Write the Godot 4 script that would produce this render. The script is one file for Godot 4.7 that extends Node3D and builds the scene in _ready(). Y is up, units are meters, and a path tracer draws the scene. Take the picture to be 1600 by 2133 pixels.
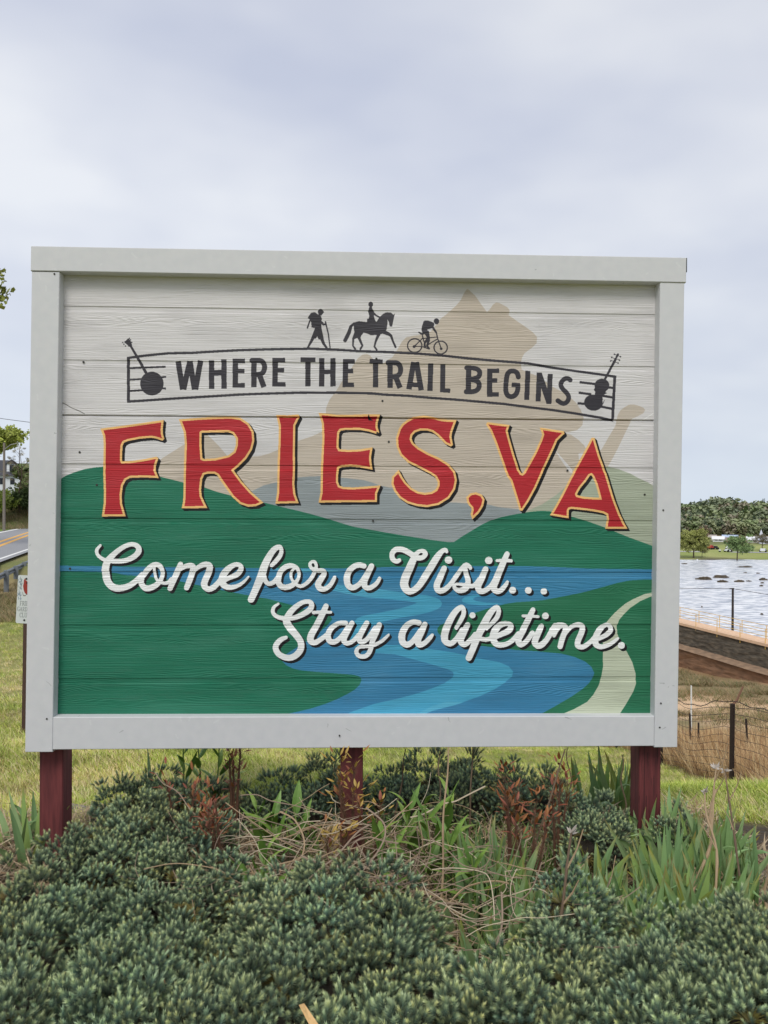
extends Node3D
# A painted wooden welcome sign on a grassy bank above a river, under a bright overcast sky.

const TX0 := -1.26
const TY1 := 0.95
const TEX_S := 2048.0 / 2.52
const TEX_H := 1528
const SKEW := 0.01134544
const SIGN_Y := 1.5
const WATER_Y := -10.7

var PALE := Color8(213, 210, 210)
var BEIGE := Color8(194, 182, 168)
var BLUEGREY := Color8(148, 156, 159)
var SAGE := Color8(166, 174, 154)
var GREEN := Color8(38, 114, 88)
var GREENB := Color8(42, 112, 80)
var WATER := Color8(60, 128, 166)
var STREAM := Color8(74, 160, 192)
var STREAMB := Color8(86, 168, 196)
var TRAIL := Color8(192, 199, 175)
var CHAR := Color8(58, 56, 62)
var RED := Color8(180, 42, 50)
var TAN := Color8(242, 192, 122)
var INK := Color8(22, 22, 26)
var CHALK := Color8(242, 243, 242)

var rng := RandomNumberGenerator.new()
var taken := {}


# ------------------------------------------------------------------ small helpers
func numbered(called: String) -> String:
	var n: int = taken.get(called, 0)
	taken[called] = n + 1
	return called if n == 0 else "%s_%03d" % [called, n]


func thing(called: String, label: String, category: String, at := Vector3.ZERO, turn := 0.0, group := "") -> Node3D:
	var o := Node3D.new()
	o.name = numbered(called)
	add_child(o, true)
	o.position = at
	o.rotation.y = turn
	tag(o, label, category, group)
	return o


func tag(o: Node, label: String, category: String, group := "", kind := "") -> void:
	o.set_meta("label", label)
	if category: o.set_meta("category", category)
	if group: o.set_meta("group", group)
	if kind: o.set_meta("kind", kind)


func part(called: String, mesh: Mesh, m: Material, parent: Node, at := Transform3D.IDENTITY) -> MeshInstance3D:
	var o := MeshInstance3D.new()
	o.mesh = mesh
	if m: o.material_override = m
	o.transform = at
	if parent == self:
		o.name = numbered(called)
	else:
		var n := 0
		var name_ := called
		while parent.has_node(name_):
			n += 1
			name_ = "%s_%03d" % [called, n]
		o.name = name_
	parent.add_child(o, true)
	return o


func structure(called: String, mesh: Mesh, m: Material, label: String) -> MeshInstance3D:
	var o := part(called, mesh, m, self)
	o.set_meta("kind", "structure")
	o.set_meta("label", label)
	return o


func many(called: String, mesh: Mesh, m: Material, where: Array, tints: Array, parent: Node) -> MultiMeshInstance3D:
	var mm := MultiMesh.new()
	mm.transform_format = MultiMesh.TRANSFORM_3D
	mm.use_colors = true
	mm.mesh = mesh
	mm.instance_count = where.size()
	for i in where.size():
		mm.set_instance_transform(i, where[i])
		mm.set_instance_color(i, tints[i])
	var o := MultiMeshInstance3D.new()
	o.multimesh = mm
	o.material_override = m
	o.name = numbered(called) if parent == self else called
	parent.add_child(o, true)
	o.set_meta("kind", "stuff")
	return o


func mat(c: Color, rough := 0.8, vertex := false) -> StandardMaterial3D:
	var m := StandardMaterial3D.new()
	m.albedo_color = c
	m.roughness = rough
	m.vertex_color_use_as_albedo = vertex
	m.cull_mode = BaseMaterial3D.CULL_DISABLED
	return m


func grained(c: Color, c2: Color, rough: float, scale: Vector3, relief: float, freq := 0.02, seed_ := 1) -> StandardMaterial3D:
	var m := mat(Color.WHITE, rough)
	var n := FastNoiseLite.new()
	n.seed = seed_
	n.frequency = freq
	n.fractal_octaves = 5
	var src := n.get_seamless_image(256, 256)
	var im := Image.create(256, 256, false, Image.FORMAT_RGB8)
	for y in 256:
		for x in 256:
			im.set_pixel(x, y, c.lerp(c2, src.get_pixel(x, y).r))
	m.albedo_texture = ImageTexture.create_from_image(im)
	m.uv1_triplanar = true
	m.uv1_scale = scale
	if relief > 0.0:
		m.heightmap_enabled = true
		m.heightmap_scale = relief
		m.heightmap_texture = ImageTexture.create_from_image(src)
	return m


func st_new() -> SurfaceTool:
	var st := SurfaceTool.new()
	st.begin(Mesh.PRIMITIVE_TRIANGLES)
	return st


func quad(st: SurfaceTool, a: Vector3, b: Vector3, c: Vector3, d: Vector3) -> void:
	for v in [a, b, c, a, c, d]:
		st.add_vertex(v)


# a box between two corners with a small chamfer round its faces
func box(st: SurfaceTool, lo: Vector3, hi: Vector3, b := 0.0) -> void:
	if b <= 0.0:
		var p := []
		for i in 8:
			p.append(Vector3(hi.x if i & 1 else lo.x, hi.y if i & 2 else lo.y, hi.z if i & 4 else lo.z))
		for f in [[4, 6, 7, 5], [1, 3, 2, 0], [5, 7, 3, 1], [0, 2, 6, 4], [6, 2, 3, 7], [0, 4, 5, 1]]:
			quad(st, p[f[0]], p[f[1]], p[f[2]], p[f[3]])
		return
	var mid := (lo + hi) / 2.0
	var h := (hi - lo) / 2.0
	var corner := func(s: Vector3, axis: int) -> Vector3:
		var e := h - Vector3(b, b, b)
		e[axis] = h[axis]
		return mid + s * e
	for axis in 3:
		var u := (axis + 1) % 3
		var v := (axis + 2) % 3
		for sg in [-1.0, 1.0]:
			var ps := []
			for q in [[-1, -1], [1, -1], [1, 1], [-1, 1]]:
				var s := Vector3.ZERO
				s[axis] = sg
				s[u] = q[0]
				s[v] = q[1]
				ps.append(corner.call(s, axis))
			if sg > 0: ps.reverse()
			quad(st, ps[0], ps[1], ps[2], ps[3])
		for su in [-1.0, 1.0]:
			for sv in [-1.0, 1.0]:
				var s1 := Vector3.ZERO
				s1[axis] = -1.0
				s1[u] = su
				s1[v] = sv
				var s2 := s1
				s2[axis] = 1.0
				quad(st, corner.call(s1, u), corner.call(s2, u), corner.call(s2, v), corner.call(s1, v))
	for i in 8:
		var s := Vector3(1 if i & 1 else -1, 1 if i & 2 else -1, 1 if i & 4 else -1)
		for k in 3:
			st.add_vertex(corner.call(s, k))


func tube(st: SurfaceTool, pts: Array, radii: Array, sides := 6, col := Color.WHITE, cap := true) -> void:
	var rings := []
	for i in pts.size():
		var d: Vector3 = (pts[mini(i + 1, pts.size() - 1)] - pts[maxi(i - 1, 0)]).normalized()
		var u := d.cross(Vector3(0.31, 0.2, 0.93)).normalized()
		var v := d.cross(u)
		var ring := []
		for k in sides:
			var a := TAU * k / sides
			ring.append(pts[i] + (u * cos(a) + v * sin(a)) * radii[mini(i, radii.size() - 1)])
		rings.append(ring)
	st.set_color(col)
	for i in pts.size() - 1:
		for k in sides:
			var j := (k + 1) % sides
			quad(st, rings[i][k], rings[i + 1][k], rings[i + 1][j], rings[i][j])
	if cap:
		for e in [0, pts.size() - 1]:
			for k in range(1, sides - 1):
				for w in [rings[e][0], rings[e][k], rings[e][k + 1]]:
					st.add_vertex(w)


func curve_points(ctrl: Array, per := 6) -> Array:
	var out := []
	for i in ctrl.size() - 1:
		var p0 = ctrl[maxi(i - 1, 0)]
		var p3 = ctrl[mini(i + 2, ctrl.size() - 1)]
		for k in per:
			var t := float(k) / per
			out.append(ctrl[i].cubic_interpolate(ctrl[i + 1], p0, p3, t))
	out.append(ctrl[-1])
	return out


func table(t: float, rows: Array) -> float:
	for i in range(1, rows.size()):
		if t <= rows[i][0]:
			return lerpf(rows[i - 1][1], rows[i][1], smoothstep(0.0, 1.0, (t - rows[i - 1][0]) / (rows[i][0] - rows[i - 1][0])) * 0.5 + 0.5 * (t - rows[i - 1][0]) / (rows[i][0] - rows[i - 1][0]))
	return rows[-1][1]


const LEFT := [[0, 0], [2, -0.25], [4.4, -0.78], [12, -1.5], [35, -2.85], [38.5, -2.5], [41, -1.9], [112, -1.8], [122, 0.6], [140, 2.6], [200, 3.6], [260, 9], [400, 22], [700, 40], [1600, 60]]
const RIGHT := [[0, 0], [1, -0.15], [3, -0.95], [5, -1.85], [6.1, -2.25], [7.2, -2.45], [9.4, -2.92], [10.5, -3.2], [18, -5.0], [30, -7.2], [45, -9.8], [50, -11.0], [58, -11.9], [66, -12.3], [74, -13], [170, -13], [178, -11.2], [183, -10.45], [225, -9.7], [270, -9.0], [300, -7.9], [345, -4.5], [420, 1.0], [450, 1.2], [560, -3], [1700, -6]]


func ground_at(x: float, z: float) -> float:
	var t := maxf(0.0, -z - 0.2)
	var u := x / (t + 3.3)
	var k := smoothstep(8.0, 40.0, t)
	var w := smoothstep(lerpf(-0.32, -0.40, k), lerpf(0.30, -0.05, k), u)
	var h := lerpf(table(t, LEFT), table(t, RIGHT), w)
	if t > 300.0: h += smoothstep(300.0, 400.0, t) * w * (2.4 * sin(x * 0.023 + 0.8) + 1.3 * sin(x * 0.061 + 2.0))
	var bump := sin(x * 1.7 + z * 0.9) * sin(z * 1.3 - x * 0.4) * 0.02 * minf(t, 2.0)
	return h + bump


# ------------------------------------------------------------------ painting the sign's picture
func fill(im: Image, c: Color, rings: Array) -> void:
	var xs0 := PackedFloat32Array()
	var ys0 := PackedFloat32Array()
	var xs1 := PackedFloat32Array()
	var ys1 := PackedFloat32Array()
	var top := 1e9
	var low := -1e9
	for r in rings:
		var n: int = r.size() / 2
		for i in n:
			var j := (i + 1) % n
			xs0.append(r[2 * i])
			ys0.append(r[2 * i + 1])
			xs1.append(r[2 * j])
			ys1.append(r[2 * j + 1])
			top = minf(top, r[2 * i + 1])
			low = maxf(low, r[2 * i + 1])
	var w := im.get_width()
	for y in range(maxi(0, int(top)), mini(im.get_height(), int(low) + 1)):
		var yc := y + 0.5
		var hits := []
		for e in xs0.size():
			var a := ys0[e]
			var b := ys1[e]
			if (a <= yc) != (b <= yc):
				hits.append(xs0[e] + (yc - a) / (b - a) * (xs1[e] - xs0[e]))
		hits.sort()
		for k in range(0, hits.size() - 1, 2):
			var x0 := clampi(roundi(hits[k]), 0, w)
			var x1 := clampi(roundi(hits[k + 1]), 0, w)
			if x1 > x0:
				im.fill_rect(Rect2i(x0, y, x1 - x0, 1), c)


func disc(im: Image, c: Color, x: float, y: float, r: float) -> void:
	for k in range(ceili(y - r - 0.5), floori(y + r - 0.5) + 1):
		var d := k + 0.5 - y
		var h := sqrt(maxf(0.0, r * r - d * d))
		var x0 := roundi(x - h)
		var x1 := roundi(x + h)
		if x1 > x0:
			im.fill_rect(Rect2i(x0, k, x1 - x0, 1), c)


func stroke(im: Image, c: Color, a: Array, smooth: bool, round_cap: bool, shift := Vector2.ZERO, grow := 0.0) -> void:
	var ctrl := []
	for i in range(0, a.size(), 3):
		ctrl.append(Vector3(a[i] + shift.x, a[i + 1] + shift.y, a[i + 2] + grow))
	var pts := curve_points(ctrl, 7) if smooth else ctrl
	for i in pts.size() - 1:
		var p := Vector2(pts[i].x, pts[i].y)
		var q := Vector2(pts[i + 1].x, pts[i + 1].y)
		var n := (q - p).orthogonal().normalized()
		var r0: float = pts[i].z / 2.0
		var r1: float = pts[i + 1].z / 2.0
		fill(im, c, [[p.x + n.x * r0, p.y + n.y * r0, q.x + n.x * r1, q.y + n.y * r1, q.x - n.x * r1, q.y - n.y * r1, p.x - n.x * r0, p.y - n.y * r0]])
		if round_cap or i > 0:
			disc(im, c, p.x, p.y, r0)
	if round_cap:
		disc(im, c, pts[-1].x, pts[-1].y, pts[-1].z / 2.0)


func grown(ring: Array, by: float, shift := Vector2.ZERO) -> Array:
	var p := PackedVector2Array()
	for i in range(0, ring.size(), 2):
		p.append(Vector2(ring[i], ring[i + 1]))
	if Geometry2D.is_polygon_clockwise(p): p.reverse()
	if by != 0.0:
		var made := Geometry2D.offset_polygon(p, by, Geometry2D.JOIN_MITER)
		if made.is_empty(): return []
		p = made[0]
	var out := []
	for v in p:
		out.append(v.x + shift.x)
		out.append(v.y + shift.y)
	return out


func sign_picture() -> Image:
	var im := Image.create(2048, TEX_H, false, Image.FORMAT_RGBA8)
	im.fill(PALE)
	paint_country(im)
	paint_banner(im)
	paint_words(im)
	var letters := red_letters()
	for sh in 7:
		for l in letters:
			var rings := []
			for k in l.size():
				rings.append(grown(l[k], 7.4 if k == 0 else -7.4, Vector2(1.5 + sh * 1.2, 1.5 + sh * 1.1)))
			fill(im, INK, rings)
	for l in letters:
		var rings := []
		for k in l.size():
			rings.append(grown(l[k], 7.2 if k == 0 else -7.2))
		fill(im, TAN, rings)
	for l in letters:
		fill(im, RED, l)
	var words := script_strokes()
	for sh in 4:
		for s in words:
			stroke(im, INK, s, true, true, Vector2(1.8 + sh * 1.8, 2.0 + sh * 1.9), 0.6)
	for s in words:
		stroke(im, CHALK, s, true, true)
	# wear: a crack at the left, a white scrape at the right, a chipped splinter in the joint
	var grey := Color8(96, 94, 90)
	stroke(im, grey, [16.2, 445.7, 1.6, 39.8, 453.4, 2.6, 63.5, 467.5, 2, 87.2, 476.8, 2.6, 104.6, 486.2, 2], false, true)
	stroke(im, Color8(232, 232, 230), [2025.3, 461.4, 2, 2000.7, 478, 3, 1976.1, 492.9, 2], false, true)
	fill(im, INK, [[1047.3, 478.8, 1054, 493.3, 1062.1, 499.7, 1047.6, 499.8, 1044.2, 486.9]])
	# brush unevenness and weathering of the paint
	var n := FastNoiseLite.new()
	n.seed = 5
	n.frequency = 0.02
	n.fractal_octaves = 4
	var g := n.get_image(256, 764)
	g.resize(2048, TEX_H, Image.INTERPOLATE_CUBIC)
	g.convert(Image.FORMAT_L8)
	var data := g.get_data()
	var over := PackedByteArray()
	over.resize(data.size() * 4)
	for i in data.size():
		var v := int(data[i]) - 128
		over[4 * i] = 255 if v > 0 else 0
		over[4 * i + 1] = 255 if v > 0 else 0
		over[4 * i + 2] = 250 if v > 0 else 0
		over[4 * i + 3] = mini(absi(v) / 7, 15)
	im.blend_rect(Image.create_from_data(2048, TEX_H, false, Image.FORMAT_RGBA8, over), Rect2i(0, 0, 2048, TEX_H), Vector2i.ZERO)
	im.convert(Image.FORMAT_RGB8)
	return im


const JOINTS := [[0.7905, 0.7709], [0.5716, 0.554], [0.3487, 0.3424], [0.1472, 0.1277], [-0.074, -0.0926], [-0.2914, -0.312], [-0.5109, -0.5305], [-0.7306, -0.7502]]


# embossed wood grain of the boards, as heights
func grain_picture() -> Image:
	var w := 512
	var im := Image.create(w, TEX_H, false, Image.FORMAT_L8)
	var warp := FastNoiseLite.new()
	warp.seed = 21
	warp.frequency = 1.0
	warp.fractal_octaves = 3
	warp.noise_type = FastNoiseLite.TYPE_SIMPLEX
	var fine := FastNoiseLite.new()
	fine.seed = 8
	fine.frequency = 1.0
	fine.fractal_octaves = 2
	var data := PackedByteArray()
	data.resize(w * TEX_H)
	for y in TEX_H:
		var ym := TY1 - y / TEX_S
		var board := 0
		while board < JOINTS.size() and ym < JOINTS[board][0]: board += 1
		var off := board * 37.7
		var top_: float = JOINTS[board - 1][1] if board > 0 else 0.95
		var f := clampf((top_ - ym) / 0.2, 0.0, 1.0)
		var bold := exp(-pow((f - 0.22) / 0.17, 2.0)) + 0.5 * exp(-pow((f - 0.93) / 0.1, 2.0))
		for x in w:
			var xm := x * 0.004922
			var a := warp.get_noise_2d(xm * 0.75 + off, ym * 7.0 + off)
			var ph := ym / 0.0056 + a * (2.2 + 5.5 * bold) + 0.16 * warp.get_noise_2d(xm * 9.0, ym * 40.0 + off)
			var s := sin(TAU * ph)
			var deep := 0.42 + 0.5 * bold * clampf(0.7 + 1.2 * warp.get_noise_2d(xm * 1.4 + 50.0, ym * 14.0 + off), 0.0, 1.0)
			var fi := fine.get_noise_2d(xm * 1.6, ym * 330.0)
			var v := 0.6 + deep * 0.36 * (s if s > 0.0 else -pow(-s, 0.6)) + 0.42 * fi
			data[y * w + x] = int(clampf(v, 0.0, 1.0) * 255.0)
	im = Image.create_from_data(w, TEX_H, false, Image.FORMAT_L8, data)
	im.resize(2048, TEX_H, Image.INTERPOLATE_CUBIC)
	return im


func sp(x: float, y: float, z: float) -> Vector3:
	return Vector3(x + SKEW * y, y + SIGN_Y, z)


func face(st: SurfaceTool, pts: Array) -> void:
	for i in range(1, pts.size() - 1):
		for p in [pts[0], pts[i], pts[i + 1]]:
			st.add_vertex(p)


# a board whose front outline is given (clockwise from its upper left corner), from z1 back to z0, edges eased by b
func board(st: SurfaceTool, o: Array, z0: float, z1: float, b: float) -> void:
	var c := Vector2.ZERO
	for p in o: c += p / o.size()
	var inner := []
	var outer := []
	var back := []
	for i in o.size():
		var p: Vector2 = o[i]
		var a: Vector2 = (o[(i + 3) % 4] - p).normalized() + (o[(i + 1) % 4] - p).normalized()
		inner.append(sp(p.x + a.x * b, p.y + a.y * b, z1))
		outer.append(sp(p.x, p.y, z1 - b))
		back.append(sp(p.x, p.y, z0))
	face(st, inner)
	for i in 4:
		var j := (i + 1) % 4
		quad(st, outer[i], outer[j], inner[j], inner[i])
		quad(st, back[i], back[j], outer[j], outer[i])
	back.reverse()
	face(st, back)


func build_sign() -> void:
	var s := thing("welcome_sign", "large painted wooden welcome sign in a pale grey frame on three dark red posts", "sign")
	var paint := mat(Color.WHITE, 0.55)
	paint.albedo_texture = ImageTexture.create_from_image(sign_picture())
	paint.heightmap_enabled = true
	paint.heightmap_scale = 0.20
	paint.heightmap_texture = ImageTexture.create_from_image(grain_picture())
	paint.metallic_specular = 0.35
	var zf := -0.05
	for i in JOINTS.size() + 1:
		var y1: float = 0.945 if i == 0 else JOINTS[i - 1][1]
		var y0: float = -0.925 if i == JOINTS.size() else JOINTS[i][0]
		var yl: float = -0.93 if i == JOINTS.size() else JOINTS[i][1] - 0.002
		var gap := i == 2
		var zl := zf - (0.013 if gap else 0.0030)
		var zt := zf - (0.0125 if i == 3 else 0.0028)
		var prof := [Vector2(y1, zt), Vector2(y1 - 0.0006, zf - 0.0020), Vector2(y1 - 0.0026, zf), Vector2(y0 + 0.0016, zf), Vector2(y0, zf - 0.0014), Vector2(y0, zl), Vector2(yl, zl - 0.0004), Vector2(yl, zf - 0.02), Vector2(y1, zf - 0.02)]
		var st := st_new()
		var xs := [-1.25, 1.255]
		for k in prof.size():
			var a: Vector2 = prof[k]
			var b: Vector2 = prof[(k + 1) % prof.size()]
			var vs := [[xs[0], a], [xs[1], a], [xs[1], b], [xs[0], a], [xs[1], b], [xs[0], b]]
			for v in vs:
				st.set_uv(Vector2((v[0] - TX0) * TEX_S / 2048.0, (TY1 - v[1].x) * TEX_S / TEX_H))
				st.add_vertex(sp(v[0], v[1].x, v[1].y))
		part("plank", st.commit(), paint, s)
	var vinyl := grained(Color8(200, 201, 203), Color8(208, 208, 209), 0.6, Vector3(0.45, 0.45, 0.45), 0.0, 0.16, 4)
	var fi := FastNoiseLite.new()
	fi.seed = 77
	fi.frequency = 0.45
	vinyl.heightmap_enabled = true
	vinyl.heightmap_scale = 0.009
	vinyl.heightmap_texture = ImageTexture.create_from_image(fi.get_seamless_image(512, 512))
	# scuffs, algae film and scratches on the frame's paint
	var scuff := Image.create(1024, 1024, false, Image.FORMAT_RGBA8)
	scuff.fill(Color(1, 1, 1, 0))
	rng.seed = 12
	for i in 260:
		var p := Vector2(rng.randf() * 1024, rng.randf() * 1024)
		var d := Vector2.from_angle(rng.randf() * TAU) * rng.randf_range(1, 9)
		var pale := rng.randf() < 0.72
		stroke(scuff, Color(0.84, 0.85, 0.84, 0.4) if pale else Color(0.4, 0.42, 0.4, 0.4), [p.x, p.y, rng.randf_range(1, 3), p.x + d.x, p.y + d.y, rng.randf_range(1, 2.6), p.x + d.x * 1.4 + d.y * 0.3, p.y + d.y * 1.4, 1.0], false, true)
	vinyl.detail_enabled = true
	vinyl.detail_albedo = ImageTexture.create_from_image(scuff)
	vinyl.detail_blend_mode = BaseMaterial3D.BLEND_MODE_MIX
	var boards := {
		"left_stile": [Vector2(-1.330, 0.9135), Vector2(-1.2205, 0.9135), Vector2(-1.2215, -1.0145), Vector2(-1.330, -1.0142)],
		"right_stile": [Vector2(1.2235, 0.9115), Vector2(1.3255, 0.9105), Vector2(1.3300, -1.0142), Vector2(1.2335, -1.0136)],
		"top_rail": [Vector2(-1.333, 1.0145), Vector2(1.331, 1.0142), Vector2(1.331, 0.9112), Vector2(-1.333, 0.9155)],
		"bottom_rail": [Vector2(-1.2245, -0.8745), Vector2(1.2325, -0.8842), Vector2(1.2338, -1.0085), Vector2(-1.2225, -1.0055)],
	}
	for k in boards:
		var st := st_new()
		var top_: bool = k == "top_rail"
		var low_: bool = k == "bottom_rail"
		board(st, boards[k], -0.145 if top_ else -0.14, 0.004 if top_ else (-0.003 if low_ else 0.0), 0.0022)
		var mi := part(k, st.commit(), vinyl, s)
	# lead-coloured flashing corner at the right end of the top rail
	var fl := st_new()
	var c0 := sp(1.3325, 0.985, 0.0)
	box(fl, Vector3(1.3425, c0.y - 0.03, -0.06), Vector3(1.3455, c0.y + 0.028, 0.002))
	part("flashing", fl.commit(), mat(Color8(40, 42, 42), 0.7), s)
	# nails and screws
	var dark := mat(Color8(52, 50, 46), 0.6)
	var head := CylinderMesh.new()
	head.top_radius = 0.0042
	head.bottom_radius = 0.0046
	head.height = 0.003
	head.radial_segments = 10
	head.rings = 1
	var spots := [[-1.138, 0.563], [-1.148, 0.195], [-1.077, 0.062], [0.066, 0.284], [0.085, 0.417], [0.114, 0.248], [0.054, -0.08], [0.057, 0.592], [1.193, 0.035], [0.864, 0.134], [-1.18, -0.28], [-0.056, 0.291]]
	for p in spots:
		part("screw", head, dark, s, Transform3D(Basis(Vector3.RIGHT, PI / 2), sp(p[0], p[1], zf + 0.001)))
	for p in [[-1.305, 0.99], [-1.24, 0.905], [1.30, 0.93], [1.253, -0.03], [1.257, -0.83], [1.254, -0.93], [-1.245, -0.88], [-0.07, -0.955]]:
		part("screw", head, dark, s, Transform3D(Basis(Vector3.RIGHT, PI / 2).scaled(Vector3(0.8, 0.8, 0.8)), sp(p[0], p[1], 0.002)))
	# posts
	var wood := grained(Color8(80, 33, 36), Color8(118, 55, 55), 0.75, Vector3(7, 0.7, 7), 0.08, 0.02, 31)
	var chip := Image.create(512, 512, false, Image.FORMAT_RGBA8)
	chip.fill(Color(0, 0, 0, 0))
	rng.seed = 40
	for i in 90:
		var p := Vector2(rng.randf_range(60, 440), rng.randf() * 512)
		var l := rng.randf_range(6, 34)
		stroke(chip, Color8(34, 20, 20, 230), [p.x, p.y, rng.randf_range(2, 9), p.x + rng.randf_range(-3, 3), p.y + l, rng.randf_range(1, 6)], false, true)
	for x in [90, 236]:
		stroke(chip, Color8(30, 16, 18, 240), [x, 0, 11, x + 4, 260, 8, x - 3, 512, 10], false, true)
	var worn := wood.duplicate()
	worn.detail_enabled = true
	worn.detail_albedo = ImageTexture.create_from_image(chip)
	for p in [[-1.272, -1.178, 0], [-0.064, 0.028, 0], [1.170, 1.262, 1]]:
		var st := st_new()
		var g := ground_at(p[0], -0.1)
		var top_y := SIGN_Y + 0.98
		box(st, Vector3(p[0] * 1.024 - 0.012, g - 0.3, -0.18), Vector3(p[1] * 1.024 - 0.012, top_y, -0.0745), 0.004)
		part("post", st.commit(), worn if p[2] else wood, s)



func paint_country(im: Image) -> void:
	fill(im, BEIGE, [[1372.1,52.6,1377.9,54.1,1401.1,74.8,1421.9,103.7,1442,129.3,1449.2,122.7,1462.8,103.1,1473.3,96.4,1483.1,97.9,1509.5,111.3,1519.5,121.7,1516.5,138,1541.4,156.3,1574.5,177.8,1599.5,195.3,1614.5,212.2,1612.4,232.6,1596.3,249.1,1572,267.3,1564,282,1560.3,302.4,1564.7,322.6,1585.4,332.2,1621.7,344.8,1668.3,378.4,1696.5,392.8,1721.5,405.6,1751.6,433,1768.5,457.3,1778.9,484.9,1774.4,509.5,1756.5,525.9,1713.8,536.1,1737,542.4,1762,558.5,1782.2,578,1804.3,613.7,1830,670.7,1839.9,760.6,1758.3,818.2,1593.6,818.9,1267.7,877.1,943.7,862.1,717.8,790.6,493.9,751.6,350.5,704.4,333.9,650.2,349.6,640.5,380.9,619.4,431.1,587.1,475.2,561.1,510,551.2,547.1,587.7,579.5,624.4,619.5,628.9,662.5,623.8,686.4,622,715.1,613.7,745.3,600.6,778.6,584.3,818.5,567.9,858.4,554.7,891.9,538.3,901.2,515.7,903.8,478.6,903.5,459.2,915.9,430.1,936.4,402.5,955.2,370.1,975.8,345.7,991.4,316.5,1007.2,292.1,1023.1,279,1037.6,275.6,1050.6,281.9,1060.5,296.3,1076.8,307.4,1094.6,307.2,1107.4,295.7,1123.4,287.4,1139.2,263,1154.9,233.7,1170.9,218.1,1195.1,212.2,1224.3,208.5,1253.3,196.8,1269.2,175.6,1281.9,157.6,1312.4,131.2,1336.4,109.8,1352.4,90.1,1361.8,68.9]])
	fill(im, BEIGE, [[1917.2,447.7,1933.6,437.7,1950.2,436.7,1966.8,440.6,1983.5,447,1990.3,455.1,1983.9,466.7,1959.2,480,1946,485,1938,501.5,1918.9,542.5,1898.1,586.9,1878.9,624.6,1862.8,652.5,1821.9,679,1820.8,613.6,1843.5,588.9,1864.4,551.2,1888.5,510.1,1896.1,472.4,1905.7,456]])
	fill(im, PALE, [[1762.8,605.9,1772.7,602.5,1790.9,602.4,1791.1,618.7,1774.8,627,1764.8,625.5]])
	fill(im, PALE, [[1681.9,595.1,1685.2,596.7,1718.8,633.9,1744,661.5,1742.5,669.7,1735.9,669.7,1708.9,635.6]])
	fill(im, BLUEGREY, [[664.2,737.8,700.7,719.9,740.5,710,775.6,700.2,815.6,692.7,852.5,689.2,884.6,688.2,924.8,689.6,960.3,692.6,997.5,696.4,1033,700.2,1062.3,708.1,1089.9,718.4,1130.5,726.3,1184.4,747.8,1249.6,766.9,1314.8,773.1,1350.7,774.5,1388.3,777.6,1448.7,778.9,1489.8,788.4,1552.2,794.7,1593.4,804.2,1529,876.2,1366.5,941.7,1105.9,910,654.2,815,621.6,766.9]])
	fill(im, SAGE, [[2023.2,713.7,2004.7,702.4,1971.2,687.8,1941,671.7,1904.3,658,1866.1,649.2,1834.7,652.7,1805.1,662.7,1769.1,682.6,1731.6,708.9,1691.1,745.1,1642.2,777.9,1585.2,804.3,1594,843.3,2042.2,940]])
	fill(im, GREEN, [[-3.3,722.5,21.5,708,46.4,692,74.4,680.6,105.7,670.1,137,664.3,168.4,660.9,223.6,662.1,286.8,672.8,350.3,691.6,382.1,699.4,433,711.9,496.7,725.9,541.5,741.7,589.5,754.3,645.5,765.2,701.6,777.8,761,792,822.2,806.2,862.5,816.5,922.3,833.1,962.8,845.9,1000,857,1064.8,868.1,1146,882.4,1186.6,888.7,1268.1,901.4,1325.2,908.5,1341.5,908.5,1373.8,886.5,1406.1,866.9,1430.3,852.1,1462.8,835.7,1503.5,822.6,1552.5,812.6,1601.6,804.2,1642.6,800.8,1667.3,802.3,1708.7,811.1,1745.1,820.7,1799.9,836,1849.8,853.8,1883.1,866.7,1944.9,891.1,1986.7,905.7,2050.3,928.5,2060.7,1514.9,-0.2,1502.8]])
	fill(im, WATER, [[0.4,989.8,118.1,991.2,228.4,992.6,386.5,993.9,545.3,996,785.1,997.2,973.2,997.6,1126.7,992.5,1351,989.7,1530.9,988.5,1649.2,989.9,1802.7,997,2051.5,999,2052.2,1033.5,1993.9,1034.4,1947.5,1036.9,1906.1,1045.2,1845.1,1062.4,1782.6,1078.8,1721.7,1091.1,1651.1,1104.2,1598.6,1109.1,1557.5,1111.5,1521.6,1117.2,1464.5,1131.9,1420.5,1146.5,1370.1,1159.5,1329.6,1174.1,1302.1,1188.7,1292.5,1198.4,1291,1206.5,1294.4,1216.3,1309.3,1229.3,1338.9,1242.4,1404.4,1255.5,1504.4,1266.3,1563.6,1273.8,1636,1278.8,1716.8,1286.4,1759.9,1297.1,1798.2,1313.6,1820,1331.7,1830.3,1353,1824.1,1372.6,1811.1,1389,1793.2,1405.3,1754,1432.9,1691.9,1468.6,1638.1,1497.7,1605.4,1512.2,744.9,1507.2,784.6,1488,813.5,1481.7,869.5,1469.1,922.4,1451.6,957.6,1437.3,992.8,1419.6,1016.8,1405.2,1031.1,1390.7,1037.4,1376.1,1035.6,1366.4,1025.8,1359.9,1009.6,1355.8,956.3,1351.5,885.3,1345.6,828.9,1339.8,804.7,1333.3,785.3,1323.5,772.3,1310.6,770.5,1297.7,783.1,1286.4,802.2,1273.6,840.4,1249.5,884.9,1222.1,913.5,1194.7,932.5,1175.4,935.6,1167.3,929,1157.6,895.1,1148.7,840.1,1133.3,798.2,1120.4,724.2,1101.1,645.6,1086.6,578.4,1073.8,514.5,1060.2,471.4,1051.4,420.4,1040.3,318.9,1025.2,246.1,1021.3,216.1,1014.9,168.8,1011.8,0.7,1008.1]])
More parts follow.
